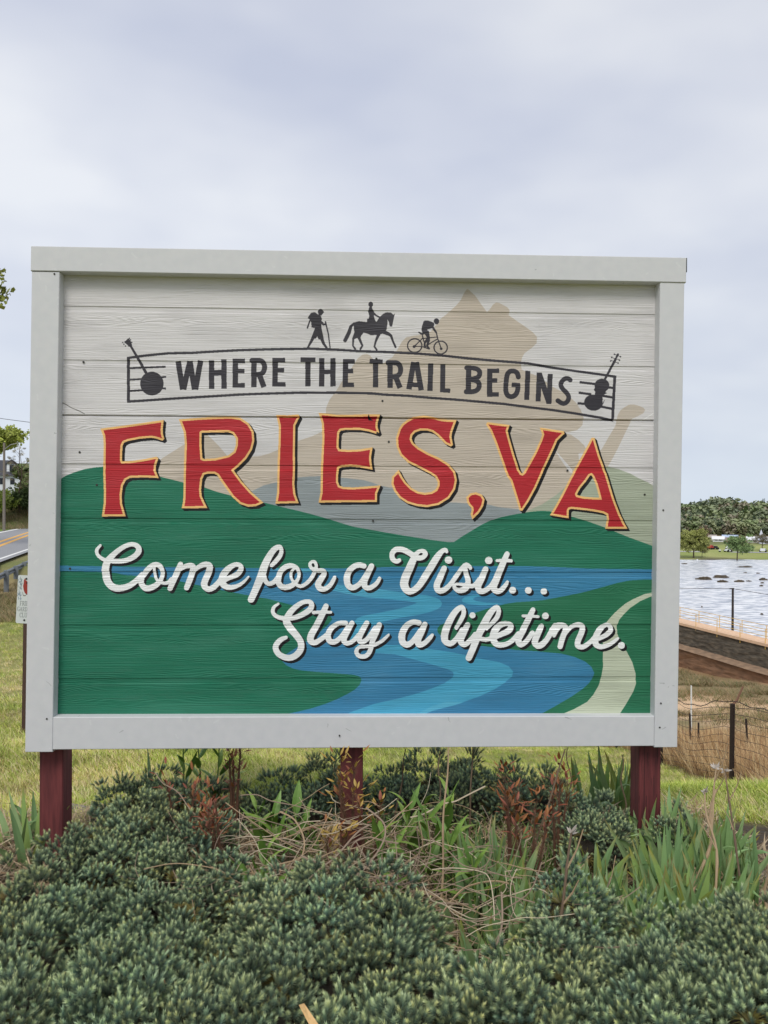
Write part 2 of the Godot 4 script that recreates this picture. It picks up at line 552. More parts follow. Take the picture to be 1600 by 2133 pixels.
	fill(im, GREENB, [[2052.2,1034.3,1994,1035.2,1947.5,1037.7,1906.1,1046,1845.2,1063.2,1782.6,1079.6,1721.7,1091.9,1651.1,1105,1598.6,1109.9,1557.6,1112.3,1521.6,1118,1464.5,1132.7,1420.6,1147.3,1370.1,1160.3,1329.6,1174.9,1302.1,1189.5,1292.5,1198.4,1291,1206.5,1294.4,1216.3,1309.3,1229.3,1338.9,1242.4,1404.4,1255.5,1504.4,1266.3,1563.6,1273.8,1636,1278.8,1716.8,1286.4,1759.9,1297.1,1798.2,1313.6,1820,1331.7,1830.3,1353,1824.1,1372.6,1811.1,1389,1793.2,1405.3,1754,1432.9,1691.9,1468.6,1638.1,1497.7,1605.4,1512.2,2060.7,1514.9]])
	fill(im, STREAM, [[850,1046.2,930.6,1051,1011.3,1059,1076.1,1065.4,1157.2,1076.7,1250,1088,1279.4,1094.5,1297.4,1102.6,1305.8,1114,1302.7,1125.3,1289.8,1135.1,1263.9,1144.8,1223.5,1154.5,1174.9,1162.6,1134.4,1170.7,1094.1,1180.4,1068.4,1193.3,1058.9,1207.8,1065.7,1224,1087,1241.9,1098.5,1254.9,1166.7,1256.6,1233.4,1264.9,1290.5,1273.1,1349.3,1282.2,1396.8,1292.9,1454.3,1306.1,1505.2,1315.2,1536.6,1329.1,1551.7,1347.1,1547.1,1365.1,1524.4,1384.5,1488.7,1407.2,1440,1429.8,1358.7,1458.7,1277.5,1477.8,1212.8,1496.9,977.9,1495.6,1000.3,1482.8,1082.3,1454.1,1169.5,1435,1234.2,1417.5,1276.3,1403,1318.4,1385.3,1341,1370.8,1348.9,1359.4,1347.1,1348.1,1332.3,1339.9,1311,1333.3,1275,1321.8,1221.1,1307,1149.3,1287.4,1089.3,1282.4,1022.7,1269.3,985.3,1249.8,975.3,1230.3,984.7,1211,1000.6,1194.8,1010,1178.7,1019.5,1165.7,1038.7,1157.7,1093.6,1147.2,1164.6,1132.6,1203.4,1120.5,1221.2,1113.2,1190.2,1107.5,1109,1099.4,1058.8,1096.2,998.8,1086.5,930.9,1070.4]])
	fill(im, STREAMB, [[1212.8,1496.9,1277.3,1463.2,1326,1448.8,1383.1,1450.7,1358.7,1458.7,1277.6,1479.4,1237.2,1497.1]])
	fill(im, STREAM, [[1481.7,1084.7,1434.2,1085.5,1404.9,1087.9,1382.1,1094.5,1372.4,1102.6,1375.8,1110.7,1393.9,1117.2,1434.9,1122.1,1464.3,1121.3,1516.6,1115.6,1451,1112.3,1421.5,1107.5,1410,1101,1418,1094.5,1442.5,1089.6]])
	fill(im, STREAMB, [[721,998.1,849.3,999.5,978.2,1005.7,929.9,1010.6,817.4,1010.8,753.1,1004.5]])
	fill(im, STREAMB, [[1021.5,1191.6,1045.6,1185.2,1061.9,1188.4,1052.4,1204.6,1033.2,1214.3,1020.1,1207.8]])
	fill(im, TRAIL, [[2052.9,1074.6,2029.6,1077.9,2001.4,1082.8,1978.3,1092.6,1956.9,1102.5,1933.9,1115.6,1914.3,1132,1896.3,1148.4,1880.1,1166.4,1867.1,1182.7,1861,1210.6,1858.1,1236.8,1859,1287.6,1859.8,1333.4,1853.8,1371.1,1846,1395.7,1828.3,1426.7,1807.2,1451.2,1763,1475.5,1704,1499.7,1910.8,1500.9,1920.6,1492.8,1941.6,1460,1954.5,1437.1,1965.8,1417.5,1975.3,1389.6,1973,1355.1,1960.7,1315.7,1941.8,1281.2,1919.6,1248.4,1907.5,1218.8,1905.4,1192.6,1913.3,1171.3,1929.6,1151.7,1949.1,1132,1985.3,1107.4,2019.9,1092.6,2053.1,1084.4]])

func paint_banner(im: Image) -> void:
	stroke(im, CHAR, [241.9,299.9,8.3,297,291.2,8.3,375.9,282.3,8.3,455.1,279.7,8.3,534.4,273.9,8.3,614,268.9,8.3,693.7,265.4,8.3,773.7,262.8,8.3,853.8,261,8.3,934.2,263.2,8.3,1014.8,267,8.3,1095.6,268.4,8.3,1176.6,271.4,8.3,1217.2,273.3,8.3,1298.5,278.8,8.3,1380.1,286.7,8.3,1461.9,293,8.3,1543.8,298.5,8.3,1584.8,301.3,8.3,1667.2,314.1,8.3,1749.8,325.4,8.3,1832.5,335.8,8.3,1888.9,343.4,8.3], false, false)
	stroke(im, CHAR, [244,444.2,8.3,299.2,440.4,8.3,378.2,434,8.3,457.3,428.4,8.3,536.7,422.8,8.3,616.2,417.1,8.3,696,413.1,8.3,816,408.6,8.3,936.5,407.3,8.3,1057.5,408.5,8.3,1097.9,412.1,8.3,1179,415.3,8.3,1260.2,421.7,8.3,1341.7,426.6,8.3,1423.4,433,8.3,1505.2,439.5,8.3,1587.4,449.3,8.3,1669.7,458.3,8.3,1752.2,469.7,8.3,1835,482.8,8.3,1881.5,492.2,8.3], false, false)
	stroke(im, CHAR, [245.8,295.8,9.9,248.5,446.5,9.9], false, false)
	stroke(im, CHAR, [1883.5,338.5,9.9,1878.2,492.2,9.9], false, false)
	stroke(im, CHAR, [250.3,333.3,6.4,368.7,327.1,6.4], false, false)
	stroke(im, CHAR, [250.9,371.5,6.4,291.8,368.7,6.4], false, false)
	stroke(im, CHAR, [355,362.1,6.4,370.8,360.6,6.4], false, false)
	stroke(im, CHAR, [251.4,409,6.4,295.5,405.3,6.4], false, false)
	stroke(im, CHAR, [355.5,398.3,6.4,371.3,399.7,6.4], false, false)
	stroke(im, CHAR, [1762.8,362.7,8,1816.5,368.7,8], false, false)
	stroke(im, CHAR, [1863,379.6,8,1877.9,381.1,8], false, false)
	stroke(im, CHAR, [1760.1,398.6,8,1803.9,403.9,8], false, false)
	stroke(im, CHAR, [1843.7,408.4,8,1876.9,413.8,8], false, false)
	stroke(im, CHAR, [1756.6,434.6,8,1788,436.7,8], false, false)
	stroke(im, CHAR, [1837.7,445.2,8,1875.9,452.2,8], false, false)
	fill(im, CHAR, [[363.2,383,362.3,392.2,359.3,400.9,354.5,408.6,348,415,340.3,419.7,331.7,422.4,322.8,423,313.9,421.5,305.6,418,298.3,412.6,292.4,405.6,288.3,397.4,286.1,388.5,285.9,379.3,287.9,370.3,291.8,362.1,297.5,355,304.6,349.4,312.8,345.7,321.6,344,330.6,344.4,339.2,346.9,347.1,351.5,353.7,357.7,358.8,365.3,362,373.9]])
	stroke(im, CHAR, [304.2,347,9.6,281.5,307.4,8.9,252.4,258.3,7], false, true)
	fill(im, CHAR, [[230.1,246.6,237.9,240.9,244.1,234.5,248.9,236.8,253.7,245.5,257.9,257.4,252.4,261.5,246.9,262.3,241.3,255.2]])
	fill(im, CHAR, [[228.9,248.2,227.7,250.3,225.4,250.4,224.2,248.3,225.3,246.2,227.7,246.2]])
	fill(im, CHAR, [[232.9,254.2,231.8,256.3,229.4,256.4,228.2,254.3,229.3,252.2,231.7,252.2]])
	fill(im, CHAR, [[238.2,259.8,237,261.8,234.7,261.9,233.5,259.8,234.6,257.7,237,257.7]])
	fill(im, CHAR, [[250.6,233.8,249.4,235.9,247.1,235.9,245.9,233.8,247,231.7,249.4,231.7]])
	fill(im, CHAR, [[254.8,239.1,253.6,241.2,251.2,241.2,250,239.2,251.2,237.1,253.5,237.1]])
	fill(im, CHAR, [[258.8,247,257.7,249.1,255.3,249.2,254.1,247.1,255.2,245,257.6,245]])
	fill(im, CHAR, [[1865.4,372.7,1864.7,378.2,1862.6,383.4,1859.2,387.9,1854.6,391.6,1849.2,394.3,1843.2,395.6,1837,395.7,1831,394.5,1825.5,392,1820.8,388.3,1817.2,383.8,1815,378.7,1814.1,373.3,1814.8,367.8,1816.9,362.6,1820.3,358,1824.9,354.3,1830.3,351.7,1836.3,350.3,1842.4,350.3,1848.5,351.5,1854,354,1858.7,357.6,1862.3,362.1,1864.5,367.2]])
	fill(im, CHAR, [[1843.6,434.9,1842.2,441.4,1838.9,447.3,1834,452.3,1827.9,456.2,1820.8,458.6,1813.1,459.5,1805.4,458.8,1798,456.6,1791.4,452.9,1786,448,1782,442.2,1779.8,435.8,1779.4,429.2,1780.9,422.8,1784.2,416.8,1789,411.8,1795.2,408,1802.3,405.5,1809.9,404.6,1817.7,405.3,1825,407.5,1831.6,411.2,1837.1,416.1,1841,421.9,1843.3,428.3]])
	fill(im, CHAR, [[1816.7,378.5,1811.9,388.3,1817,394.8,1815.5,406.2,1800.7,411.3,1817.6,430.7,1843.9,422.3,1842.1,412.5,1846.9,404.3,1858.4,399.2,1851.7,396,1859.8,384.5,1841.2,360.2]])
	stroke(im, CHAR, [1834.5,450.1,1.6,1845.7,432,2.4,1848.9,423.8,1.6], false, true)
	stroke(im, CHAR, [1847.7,355.3,8,1866.9,319.1,8,1885.3,282.9,8.8], false, true)
	stroke(im, CHAR, [1884.5,282.9,4.8,1891.7,269.8,8,1893.3,266.5,6.4], false, true)
	stroke(im, CHAR, [1880.9,266.7,1.9,1901.7,274.6,1.9], false, true)
	stroke(im, CHAR, [1871.2,277.4,1.9,1898.6,286,1.9], false, true)
	stroke(im, CHAR, [1871.3,288,1.9,1893.8,296.7,1.9], false, true)
	fill(im, CHAR, [[1883.7,266.6,1882.9,268.6,1880.9,269.4,1878.9,268.6,1878.1,266.7,1878.9,264.7,1880.8,263.9,1882.9,264.7]])
	fill(im, CHAR, [[1904.5,274.5,1903.8,276.5,1901.8,277.3,1899.8,276.6,1898.9,274.6,1899.7,272.6,1901.7,271.8,1903.7,272.6]])
	fill(im, CHAR, [[1874.5,277.4,1873.7,279.3,1871.7,280.2,1869.7,279.4,1868.8,277.4,1869.6,275.5,1871.6,274.6,1873.6,275.4]])
	fill(im, CHAR, [[1901.4,286.5,1900.7,288.5,1898.7,289.3,1896.7,288.5,1895.8,286.6,1896.6,284.6,1898.6,283.8,1900.6,284.5]])
	fill(im, CHAR, [[1871.2,289.6,1870.4,291.6,1868.4,292.5,1866.4,291.7,1865.6,289.7,1866.4,287.7,1868.3,286.9,1870.3,287.7]])
	fill(im, CHAR, [[1896.8,296.5,1896,298.5,1894.1,299.3,1892,298.5,1891.2,296.6,1892,294.6,1894,293.8,1896,294.6]])
	fill(im, CHAR, [[890.1,136.6,889.4,140.3,887.5,143.5,884.5,145.6,880.9,146.4,877.3,145.7,874.3,143.7,872.2,140.6,871.4,136.9,872.1,133.2,874.1,130,877.1,127.9,880.6,127.1,884.2,127.8,887.2,129.8,889.3,132.9]])
	fill(im, CHAR, [[871.1,132.9,880.6,127.1,890.3,133.4,892.4,139,882.4,139.9,885.8,148.7,874.5,148.9]])
	fill(im, CHAR, [[851.9,138.8,847.1,142,837.7,158.3,845.8,163,850,173.4,851.1,190.2,862.3,190.9,873.5,185.9,872.9,145.7,861.5,137.8]])
	fill(im, CHAR, [[868,144.2,879.3,147.2,885.1,157.6,883.8,173.7,884.9,197,862.4,197.3,865.2,169.9]])
	fill(im, CHAR, [[862.4,192.5,884.8,192.2,892.6,226.7,875.8,230.1,870.8,218.9,865.3,227.8,851.6,222.4]])
	stroke(im, CHAR, [857.2,223.1,11.1,850.2,237.7,8.8,842.4,252.3,6.4], false, true)
	stroke(im, CHAR, [885.4,226,11.1,893.7,245.2,8.8,903.6,257.9,6.4], false, true)
	stroke(im, CHAR, [882.9,171.3,8,891.1,179.2,7,899.1,178.3,6.4], false, true)
	stroke(im, CHAR, [897.4,170.3,4.8,907.6,209.6,4.1,914.9,261,4.1], false, true)
	stroke(im, CHAR, [848.2,158.9,4,842,176.7,4.8,837.5,191.2,5.1], false, true)
	fill(im, CHAR, [[837.6,253.9,849.7,257,849.8,260.2,835.3,258.8]])
	fill(im, CHAR, [[900.3,254.8,910,257.8,910.1,261.9,895.5,259.6]])
	fill(im, CHAR, [[997.2,169.7,1010,166.3,1029.4,168.4,1048.8,170.6,1068.1,168.7,1077.6,153.2,1089.5,140.9,1098.3,136,1105.6,134.3,1118.5,135.7,1125.1,142.8,1130.7,137.9,1127.7,150.1,1124.7,166.3,1121.7,182.5,1113.6,182.6,1110.2,167.3,1105.2,159.3,1106.2,170.6,1103.3,192.4,1096.2,204.6,1080.1,210.5,1062.4,212.3,1050.3,213.3,1039.7,207.8,1025.9,204.8,1017.2,216.2,1012.6,225.9,1004.4,222.8,994.9,227.7,997.8,211.6,993.6,197.1,992.2,181]])
	stroke(im, CHAR, [1002.6,205.1,15.9,996.3,216.4,11.1,991.6,226.2,8,990.4,248.8,5.7,998.6,259.9,6.4], false, true)
	stroke(im, CHAR, [1013.8,200.1,15.9,1010.9,222.7,9.6,1022.6,248.3,6.4,1016.3,259.7,6.7], false, true)
	stroke(im, CHAR, [1078.4,205.7,12.7,1072.2,220.3,8.9,1066.8,234.9,7,1063,251,5.7,1071.3,262.2,6.4], false, true)
	stroke(im, CHAR, [1096.2,202.2,14.3,1110.8,208.4,11.1,1119,214.8,8.6,1125.8,234.1,6.4,1134.2,251.7,7], false, true)
	stroke(im, CHAR, [994,173,5.6,982.9,184.4,10.3,976.8,205.4,12.7,964.3,231.4,12.7], false, true)
	fill(im, CHAR, [[1056.5,109.2,1055.8,113.1,1053.6,116.3,1050.4,118.1,1046.8,118.1,1043.5,116.4,1041.3,113.3,1040.4,109.4,1041.1,105.5,1043.3,102.3,1046.5,100.5,1050.1,100.5,1053.4,102.1,1055.7,105.3]])
	fill(im, CHAR, [[1044.7,114.2,1053.5,114,1053.2,122.9,1060.3,133.3,1059.7,147.8,1063.2,160.7,1070.6,171.9,1037.5,172.3,1036.5,158.6,1042.1,157.8,1044.4,148,1039.8,132.8,1043.2,120.7]])
	stroke(im, CHAR, [1056.3,136.6,8,1066.2,145.3,6.4,1077.6,151.6,5.4], false, true)
	fill(im, CHAR, [[1225.3,245.7,1224.9,251,1223.2,256.1,1220.5,260.7,1216.9,264.7,1212.5,267.9,1207.5,270.1,1202.1,271.3,1196.6,271.3,1191.1,270.3,1186,268.2,1181.5,265.2,1177.8,261.3,1174.9,256.7,1173.1,251.7,1172.5,246.4,1173,241.1,1174.6,236.1,1177.3,231.4,1180.9,227.4,1185.3,224.3,1190.3,222,1195.7,220.9,1201.3,220.8,1206.7,221.8,1211.8,223.9,1216.3,227,1220.1,230.9,1222.9,235.4,1224.7,240.5], [1221,245.8,1220.6,250.2,1219.2,254.4,1217,258.2,1213.9,261.5,1210.2,264.1,1206,266,1201.6,266.9,1196.9,267,1192.4,266.1,1188.2,264.4,1184.4,261.9,1181.3,258.6,1178.9,254.9,1177.4,250.7,1176.9,246.3,1177.3,242,1178.6,237.8,1180.9,233.9,1183.9,230.6,1187.6,228,1191.8,226.2,1196.3,225.2,1200.9,225.1,1205.4,226,1209.6,227.7,1213.4,230.3,1216.6,233.5,1218.9,237.3,1220.4,241.4]])
	fill(im, CHAR, [[1311.4,251.1,1311,256.1,1309.4,260.9,1306.9,265.2,1303.5,269,1299.4,272,1294.7,274.1,1289.7,275.2,1284.5,275.3,1279.4,274.3,1274.7,272.3,1270.5,269.4,1266.9,265.7,1264.3,261.4,1262.6,256.7,1262,251.7,1262.5,246.7,1264,242,1266.5,237.6,1269.9,233.8,1274,230.8,1278.7,228.7,1283.7,227.6,1288.9,227.5,1294,228.5,1298.7,230.5,1302.9,233.4,1306.5,237.1,1309.1,241.4,1310.8,246.1], [1307,251.1,1306.7,255.2,1305.4,259.1,1303.3,262.7,1300.5,265.8,1297.1,268.2,1293.3,270,1289.1,270.9,1284.9,270.9,1280.7,270.1,1276.8,268.5,1273.3,266.1,1270.4,263.1,1268.3,259.6,1266.9,255.7,1266.4,251.7,1266.8,247.6,1268,243.7,1270.1,240.1,1272.9,237,1276.3,234.6,1280.1,232.9,1284.3,232,1288.5,231.9,1292.7,232.7,1296.6,234.3,1300.1,236.7,1303,239.7,1305.1,243.2,1306.5,247.1]])
	fill(im, CHAR, [[1202,249.3,1201.4,251.9,1199.5,253.8,1196.9,254.5,1194.3,253.8,1192.4,252,1191.7,249.4,1192.3,246.8,1194.2,244.9,1196.8,244.2,1199.4,244.8,1201.3,246.7]])
	fill(im, CHAR, [[1293.4,255.4,1292.8,257.7,1291.1,259.5,1288.8,260.1,1286.4,259.5,1284.7,257.8,1284,255.5,1284.6,253.1,1286.3,251.4,1288.6,250.7,1291,251.3,1292.8,253]])
	stroke(im, CHAR, [1196.5,249.3,3.2,1224.5,221.5,3.2], false, true)
	stroke(im, CHAR, [1197.3,247.7,3.2,1234.7,249.6,3.2], false, true)
	stroke(im, CHAR, [1224.5,222.3,3.2,1248.8,218.7,3.2,1273.1,216,3.2], false, true)
	stroke(im, CHAR, [1234.7,249.6,3.5,1253.9,235.6,3.5,1273.2,224.1,3.5], false, true)
	stroke(im, CHAR, [1271.2,199.8,3.8,1276.5,222.4,4.1,1288.4,254.6,3.5], false, true)
	stroke(im, CHAR, [1222.6,205.3,4.1,1229.5,231.1,4.1], false, true)
	stroke(im, CHAR, [1212,200.6,4.1,1219.3,205.4,6.4,1227.5,206.1,4.8], false, true)
	stroke(im, CHAR, [1233.8,197.1,12.7,1245.5,218,10.2,1232.8,235.9,7.3,1232.2,250.5,6.4], false, true)
	stroke(im, CHAR, [1240.4,200.2,12.7,1245.7,226,9.6,1241.1,247.1,7,1247.8,255.1,5.7], false, true)
	stroke(im, CHAR, [1257.9,182.2,8,1271.2,201.4,6], false, true)
	stroke(im, CHAR, [1228.2,249.7,4.1,1247.8,256.8,4.1], false, true)
	fill(im, CHAR, [[1222.2,181.1,1227.6,164,1238.1,160.6,1251.9,163.7,1262.6,168.4,1264.3,176.4,1256.4,187.1,1241,191.3,1236.4,208.4,1225.8,206.1,1220.8,193.2]])
	fill(im, CHAR, [[1280,163.9,1278.4,167.8,1275.3,170.5,1271.4,171.6,1267.4,170.9,1264.2,168.4,1262.3,164.8,1262.1,160.6,1263.8,156.8,1266.9,154,1270.8,152.9,1274.8,153.6,1278,156.1,1279.9,159.8]])
	fill(im, CHAR, [[1264.2,167.5,1275.5,160.9,1280.4,165.7,1275.7,173,1265.9,172.4]])
	fill(im, CHAR, [[1249.5,166.7,1248.3,169.2,1245.1,171.1,1240.5,172,1235.5,171.9,1230.9,170.6,1227.9,168.4,1226.8,165.9,1228,163.4,1231.2,161.5,1235.8,160.5,1240.9,160.7,1245.4,162,1248.5,164.1]])

func paint_words(im: Image) -> void:
	stroke(im, CHAR, [409.6,308.2,18.1,426.5,402.3,18.1], false, false)
	stroke(im, CHAR, [429.2,402.3,18.1,448.4,307.7,18.1], false, false)
	stroke(im, CHAR, [448.4,307.7,18.1,465.7,401.9,18.1], false, false)
	stroke(im, CHAR, [468.8,401.9,18.1,483.7,304.9,18.1], false, false)
	stroke(im, CHAR, [520.1,303.7,17.8,522,398.9,17.8], false, false)
	stroke(im, CHAR, [561.2,300,17.8,563,397.7,17.8], false, false)
	stroke(im, CHAR, [521.2,346.1,19.1,562.5,344,19.1], false, false)
	stroke(im, CHAR, [599.3,297.1,18.1,599.8,394.1,18.1], false, false)
	stroke(im, CHAR, [591.4,304.9,15.3,631.2,304.1,15.3], false, false)
	stroke(im, CHAR, [595.1,339.2,15.3,630.2,338.2,15.3], false, false)
	stroke(im, CHAR, [591.1,386.5,15.3,631.7,386,15.3], false, false)
	stroke(im, CHAR, [731.4,293.1,18.1,731.9,389.4,18.1], false, false)
	stroke(im, CHAR, [723.5,300.9,15.3,764.6,300,15.3], false, false)
	stroke(im, CHAR, [727.2,334.9,15.3,761.9,333.8,15.3], false, false)
	stroke(im, CHAR, [723.2,381.8,15.3,767.5,381.3,15.3], false, false)
	stroke(im, CHAR, [966.6,294.2,18.1,967.1,388.5,18.1], false, false)
	stroke(im, CHAR, [958.6,302,15.3,997.6,301.2,15.3], false, false)
	stroke(im, CHAR, [962.4,334.9,15.3,993.3,333.9,15.3], false, false)
	stroke(im, CHAR, [958.3,380.8,15.3,996.5,380.4,15.3], false, false)
	stroke(im, CHAR, [1455,319.9,18.1,1455.6,415.7,18.1], false, false)
	stroke(im, CHAR, [1446.9,327.8,15.3,1487,327,15.3], false, false)
	stroke(im, CHAR, [1450.7,361.3,15.3,1481,360.3,15.3], false, false)
	stroke(im, CHAR, [1446.6,408,15.3,1486.7,407.5,15.3], false, false)
	stroke(im, CHAR, [660.6,294.7,18.1,662.1,391.8,18.1], false, false)
	stroke(im, CHAR, [652,302.9,16.9,678.3,302.5,16.9,689.6,307.2,16.9,695.3,316.8,16.9,696.3,328,16.9,693.2,339.3,16.9,683.8,347.4,16.9,661.5,350.9,16.9], true, false)
	stroke(im, CHAR, [679,347.5,18.1,695.6,391.4,18.1], false, false)
	stroke(im, CHAR, [1116.4,296.4,18.1,1117.9,389.3,18.1], false, false)
	stroke(im, CHAR, [1107.7,304.6,16.9,1134.4,304.3,16.9,1145.8,309,16.9,1151.6,318.6,16.9,1152.6,329.9,16.9,1149.6,341.2,16.9,1140,349.4,16.9,1117.4,352.9,16.9], true, false)
	stroke(im, CHAR, [1135.1,349.5,18.1,1151.9,388.9,18.1], false, false)
	stroke(im, CHAR, [815.9,298.4,15.9,866.4,297.8,15.9], false, false)
	stroke(im, CHAR, [840.8,298.9,17.5,842.1,386.6,17.5], false, false)
	stroke(im, CHAR, [887.2,291.9,17.8,888.4,386.9,17.8], false, false)
	stroke(im, CHAR, [924.4,291.5,17.8,925.9,386.5,17.8], false, false)
	stroke(im, CHAR, [887.1,338,15.6,925.7,337.5,15.6], false, false)
	stroke(im, CHAR, [1047.6,299.7,15.3,1092.1,301.5,15.3], false, false)
	stroke(im, CHAR, [1067.8,299.4,17.5,1069.2,388.2,17.5], false, false)
	stroke(im, CHAR, [1196.6,301.1,18.1,1181.5,393.4,18.1], false, false)
	stroke(im, CHAR, [1205.5,301,18.1,1223.3,396.2,18.1], false, false)
	stroke(im, CHAR, [1184.8,377.2,15,1220.5,379.3,15], false, false)
	stroke(im, CHAR, [1254.3,305.2,17.5,1252.9,398.3,17.5], false, false)
	stroke(im, CHAR, [1295.4,307.2,17.5,1295.7,401.9,17.5], false, false)
	stroke(im, CHAR, [1287.4,394.7,14.3,1321.6,396.8,14.3], false, false)
	stroke(im, CHAR, [1383.3,310.2,18.1,1382.4,407.5,18.1], false, false)
	stroke(im, CHAR, [1374.1,318.4,16.6,1401.9,319.7,16.6,1416.7,326,16.6,1420.9,337.3,16.6,1415.4,349.5,16.6,1397.6,356.2,16.6,1379.6,356.4,16.6], true, false)
	stroke(im, CHAR, [1379.7,358.9,16.6,1402.5,360.2,16.6,1417.4,368.2,16.6,1419.2,382.8,16.6,1411.3,394.2,16.6,1396.7,399.2,16.6,1373.8,399.5,16.6], true, false)
	stroke(im, CHAR, [1552.8,348.8,16.9,1548.5,335,16.9,1537.7,327.8,16.9,1524.7,328.8,16.9,1515,339.5,16.9,1511.3,363.9,16.9,1510.1,388.3,16.9,1513.6,404.5,16.9,1522.8,413.3,16.9,1535.9,413.2,16.9,1546.4,404.2,16.9,1551.1,389.5,16.9,1551.6,374.8,16.9], true, false)
	stroke(im, CHAR, [1530.3,374.2,15,1559,375.6,15], false, false)
	stroke(im, CHAR, [1584.8,326.5,17.2,1582.5,424.9,17.2], false, false)
	stroke(im, CHAR, [1623.9,331.7,17.2,1621.5,430.2,17.2], false, false)
	stroke(im, CHAR, [1661.3,336.2,17.2,1658.8,438,17.2], false, false)
	stroke(im, CHAR, [1623.2,335,19.1,1659.4,433.9,19.1], false, false)
	stroke(im, CHAR, [1731.3,356.6,15.9,1722.2,351,15.9,1710.7,352.7,15.9,1701,362.6,15.9,1698.7,374.8,15.9,1706.3,387.8,15.9,1718.1,399.1,15.9,1725.7,412.1,15.9,1723.5,425.9,15.9,1713.7,435,15.9,1701.4,434.3,15.9,1688,425.5,15.9], true, false)

func red_letters() -> Array:
	var s := []
	s.append([[167.5,540.5,221.7,532.9,284.6,523.6,357.2,512.5,355.2,536.5,356.2,550.9,360.3,565.2,340.5,559,324.6,556.8,285.2,560.3,245.8,568.6,230.2,575.9,224.1,589.5,222.9,617.4,223.3,641.4,227.3,650.1,262.8,648.3,302.2,642.4,341.6,634.1,334,656.6,333.4,672.5,340.8,690.1,302.8,688.7,255.5,690.6,238.3,700.3,227.6,721.1,223.3,753.1,225.3,785,235.3,818.5,174.6,819.5,178.9,785.2,179.1,745.3,175.6,665.6,176,585.9,174,558]])
	s.append([[425.2,507.9,477.5,503.4,537.8,499.7,585.6,497.6,617.5,502.1,641.7,518,656.4,541.9,659.2,570,652.5,598.2,635.4,626.4,611.8,650.6,589.8,669.2,620.7,710.8,653.2,746.7,687.2,776.3,673.7,782.7,649.8,784.5,625.7,776.6,601.4,755,581.1,727,560.8,699.1,550.2,682.3,537.3,675.2,512.7,674.6,496.8,679.5,488.4,698.7,485,735.6,487.7,759.6,502.5,790,437.4,791.1,440.3,775.9,441.4,743.9,441,663.8,443,583.8,439.2,543.8,431.8,523.9], [483.7,543.4,489.2,538.6,538.4,536.5,581.4,536.2,598.2,542.4,612.1,562.4,612.4,586.4,604.8,610.6,583.6,626.8,539.9,637.5,500.2,640.2,488.2,635.5,484.4,591.4]])
	s.append([[746.8,491.3,777.2,491.8,808.4,489.1,795.2,516.6,794.6,581,795.9,661.4,795.1,717.7,798.9,749.9,807.2,771.6,747.9,773.5,752.3,742.1,751.8,661.7,754.3,561.2,753.6,517]])
	s.append([[889.4,483.5,937.8,487.9,978,488.4,1038.5,486.2,1076.5,485.8,1071.1,506.1,1070.6,522.2,1075.7,537.5,1051.3,529.7,1018.9,524.3,970.6,524.7,950.5,528.1,942.6,539.5,940.7,571.7,941,591.9,947.6,603.9,979.9,606.1,1020.2,604.2,1054,598.3,1051.1,619.3,1051.4,635.4,1055,656.4,1020.9,650.2,988.6,648,956.4,650.6,943.7,657.2,940.9,684.6,941.3,708.8,948,724.9,965.8,731.3,1002.1,731.9,1042.4,729.2,1080.3,725.8,1072.5,744.4,1072.9,767,942.2,768.5,892.3,769.6,897.5,741.3,897,660.7,900.3,560,897.9,511.7]])
	s.append([[1166,514.9,1180.4,503.4,1200.5,492.7,1232.9,488.4,1261.4,492.2,1290,499.2,1314.4,502.2,1334.8,502,1323.1,536.2,1321,552.4,1326.2,576.7,1311.5,570.3,1286.6,544.6,1266.1,530.2,1245.7,524.7,1221.3,524.9,1201.1,532.4,1189.2,545.4,1186.2,561.6,1193.8,577.8,1214.3,595.4,1247.1,613.8,1284,629.7,1316.9,649.8,1336,672.3,1342.1,698.3,1336.9,726.7,1318.6,755.2,1286.4,775.6,1249.9,783.1,1217.3,780,1184.7,770.5,1160.1,754.4,1143.6,733.5,1135.1,711.7,1136.4,691.5,1150,676.8,1157.5,691.3,1171.6,711.5,1192.2,731.6,1216.8,745.2,1241.2,749.1,1265.5,745.8,1283.3,735.1,1291.1,718.9,1290.9,702.6,1280.8,684.1,1260.2,670.4,1223.4,652,1186.6,634.5,1161.9,612,1150.1,586.2,1148,557.9,1156.5,529.5]])
	s.append([[1389.6,758.9,1400,749.1,1413.9,746.6,1430.3,753,1437.1,764.3,1433.3,783,1421.4,803.4,1406.9,818.1,1405.2,813.2,1408.2,799.4,1406.4,788.9,1398.1,780.8,1392.2,771.1]])
	s.append([[1453.2,509.1,1516.4,516.7,1511.7,530.5,1519.5,558.9,1536.9,615.7,1554.1,664.4,1563.4,679,1573.3,682.2,1583,674,1598.9,643.7,1618.8,607,1638.6,562,1644.8,541.6,1639.6,527,1670.9,531.6,1705.6,536.2,1683.7,557.6,1671.9,586.2,1644.1,647.5,1612.5,721,1588.6,766,1570.2,793.8,1559.8,762.1,1538.2,697.1,1525.7,680.9,1504.2,624.1,1482.8,567.3,1465.8,528.5]])
	s.append([[1811.6,558.1,1829.1,613.5,1855,678.8,1881.3,760.4,1902.9,813.5,1924.3,853.5,1868,853.7,1872.5,830,1868.9,809.5,1853,801.4,1819.8,795,1774.3,789.5,1741.2,786.4,1731.4,788.9,1725.7,797.9,1726.1,817.5,1679.8,810.4,1691.8,789.9,1715.8,744.9,1739.7,695.8,1771.6,634.4,1795.6,589.3], [1798.7,675,1809.4,670.9,1817.8,679,1830.7,707.5,1839.5,736.1,1846.5,762.2,1823.4,762.3,1782,759.3,1757.1,752.9,1752.8,743.1,1764.8,720.2,1785,695.5]])
	return s

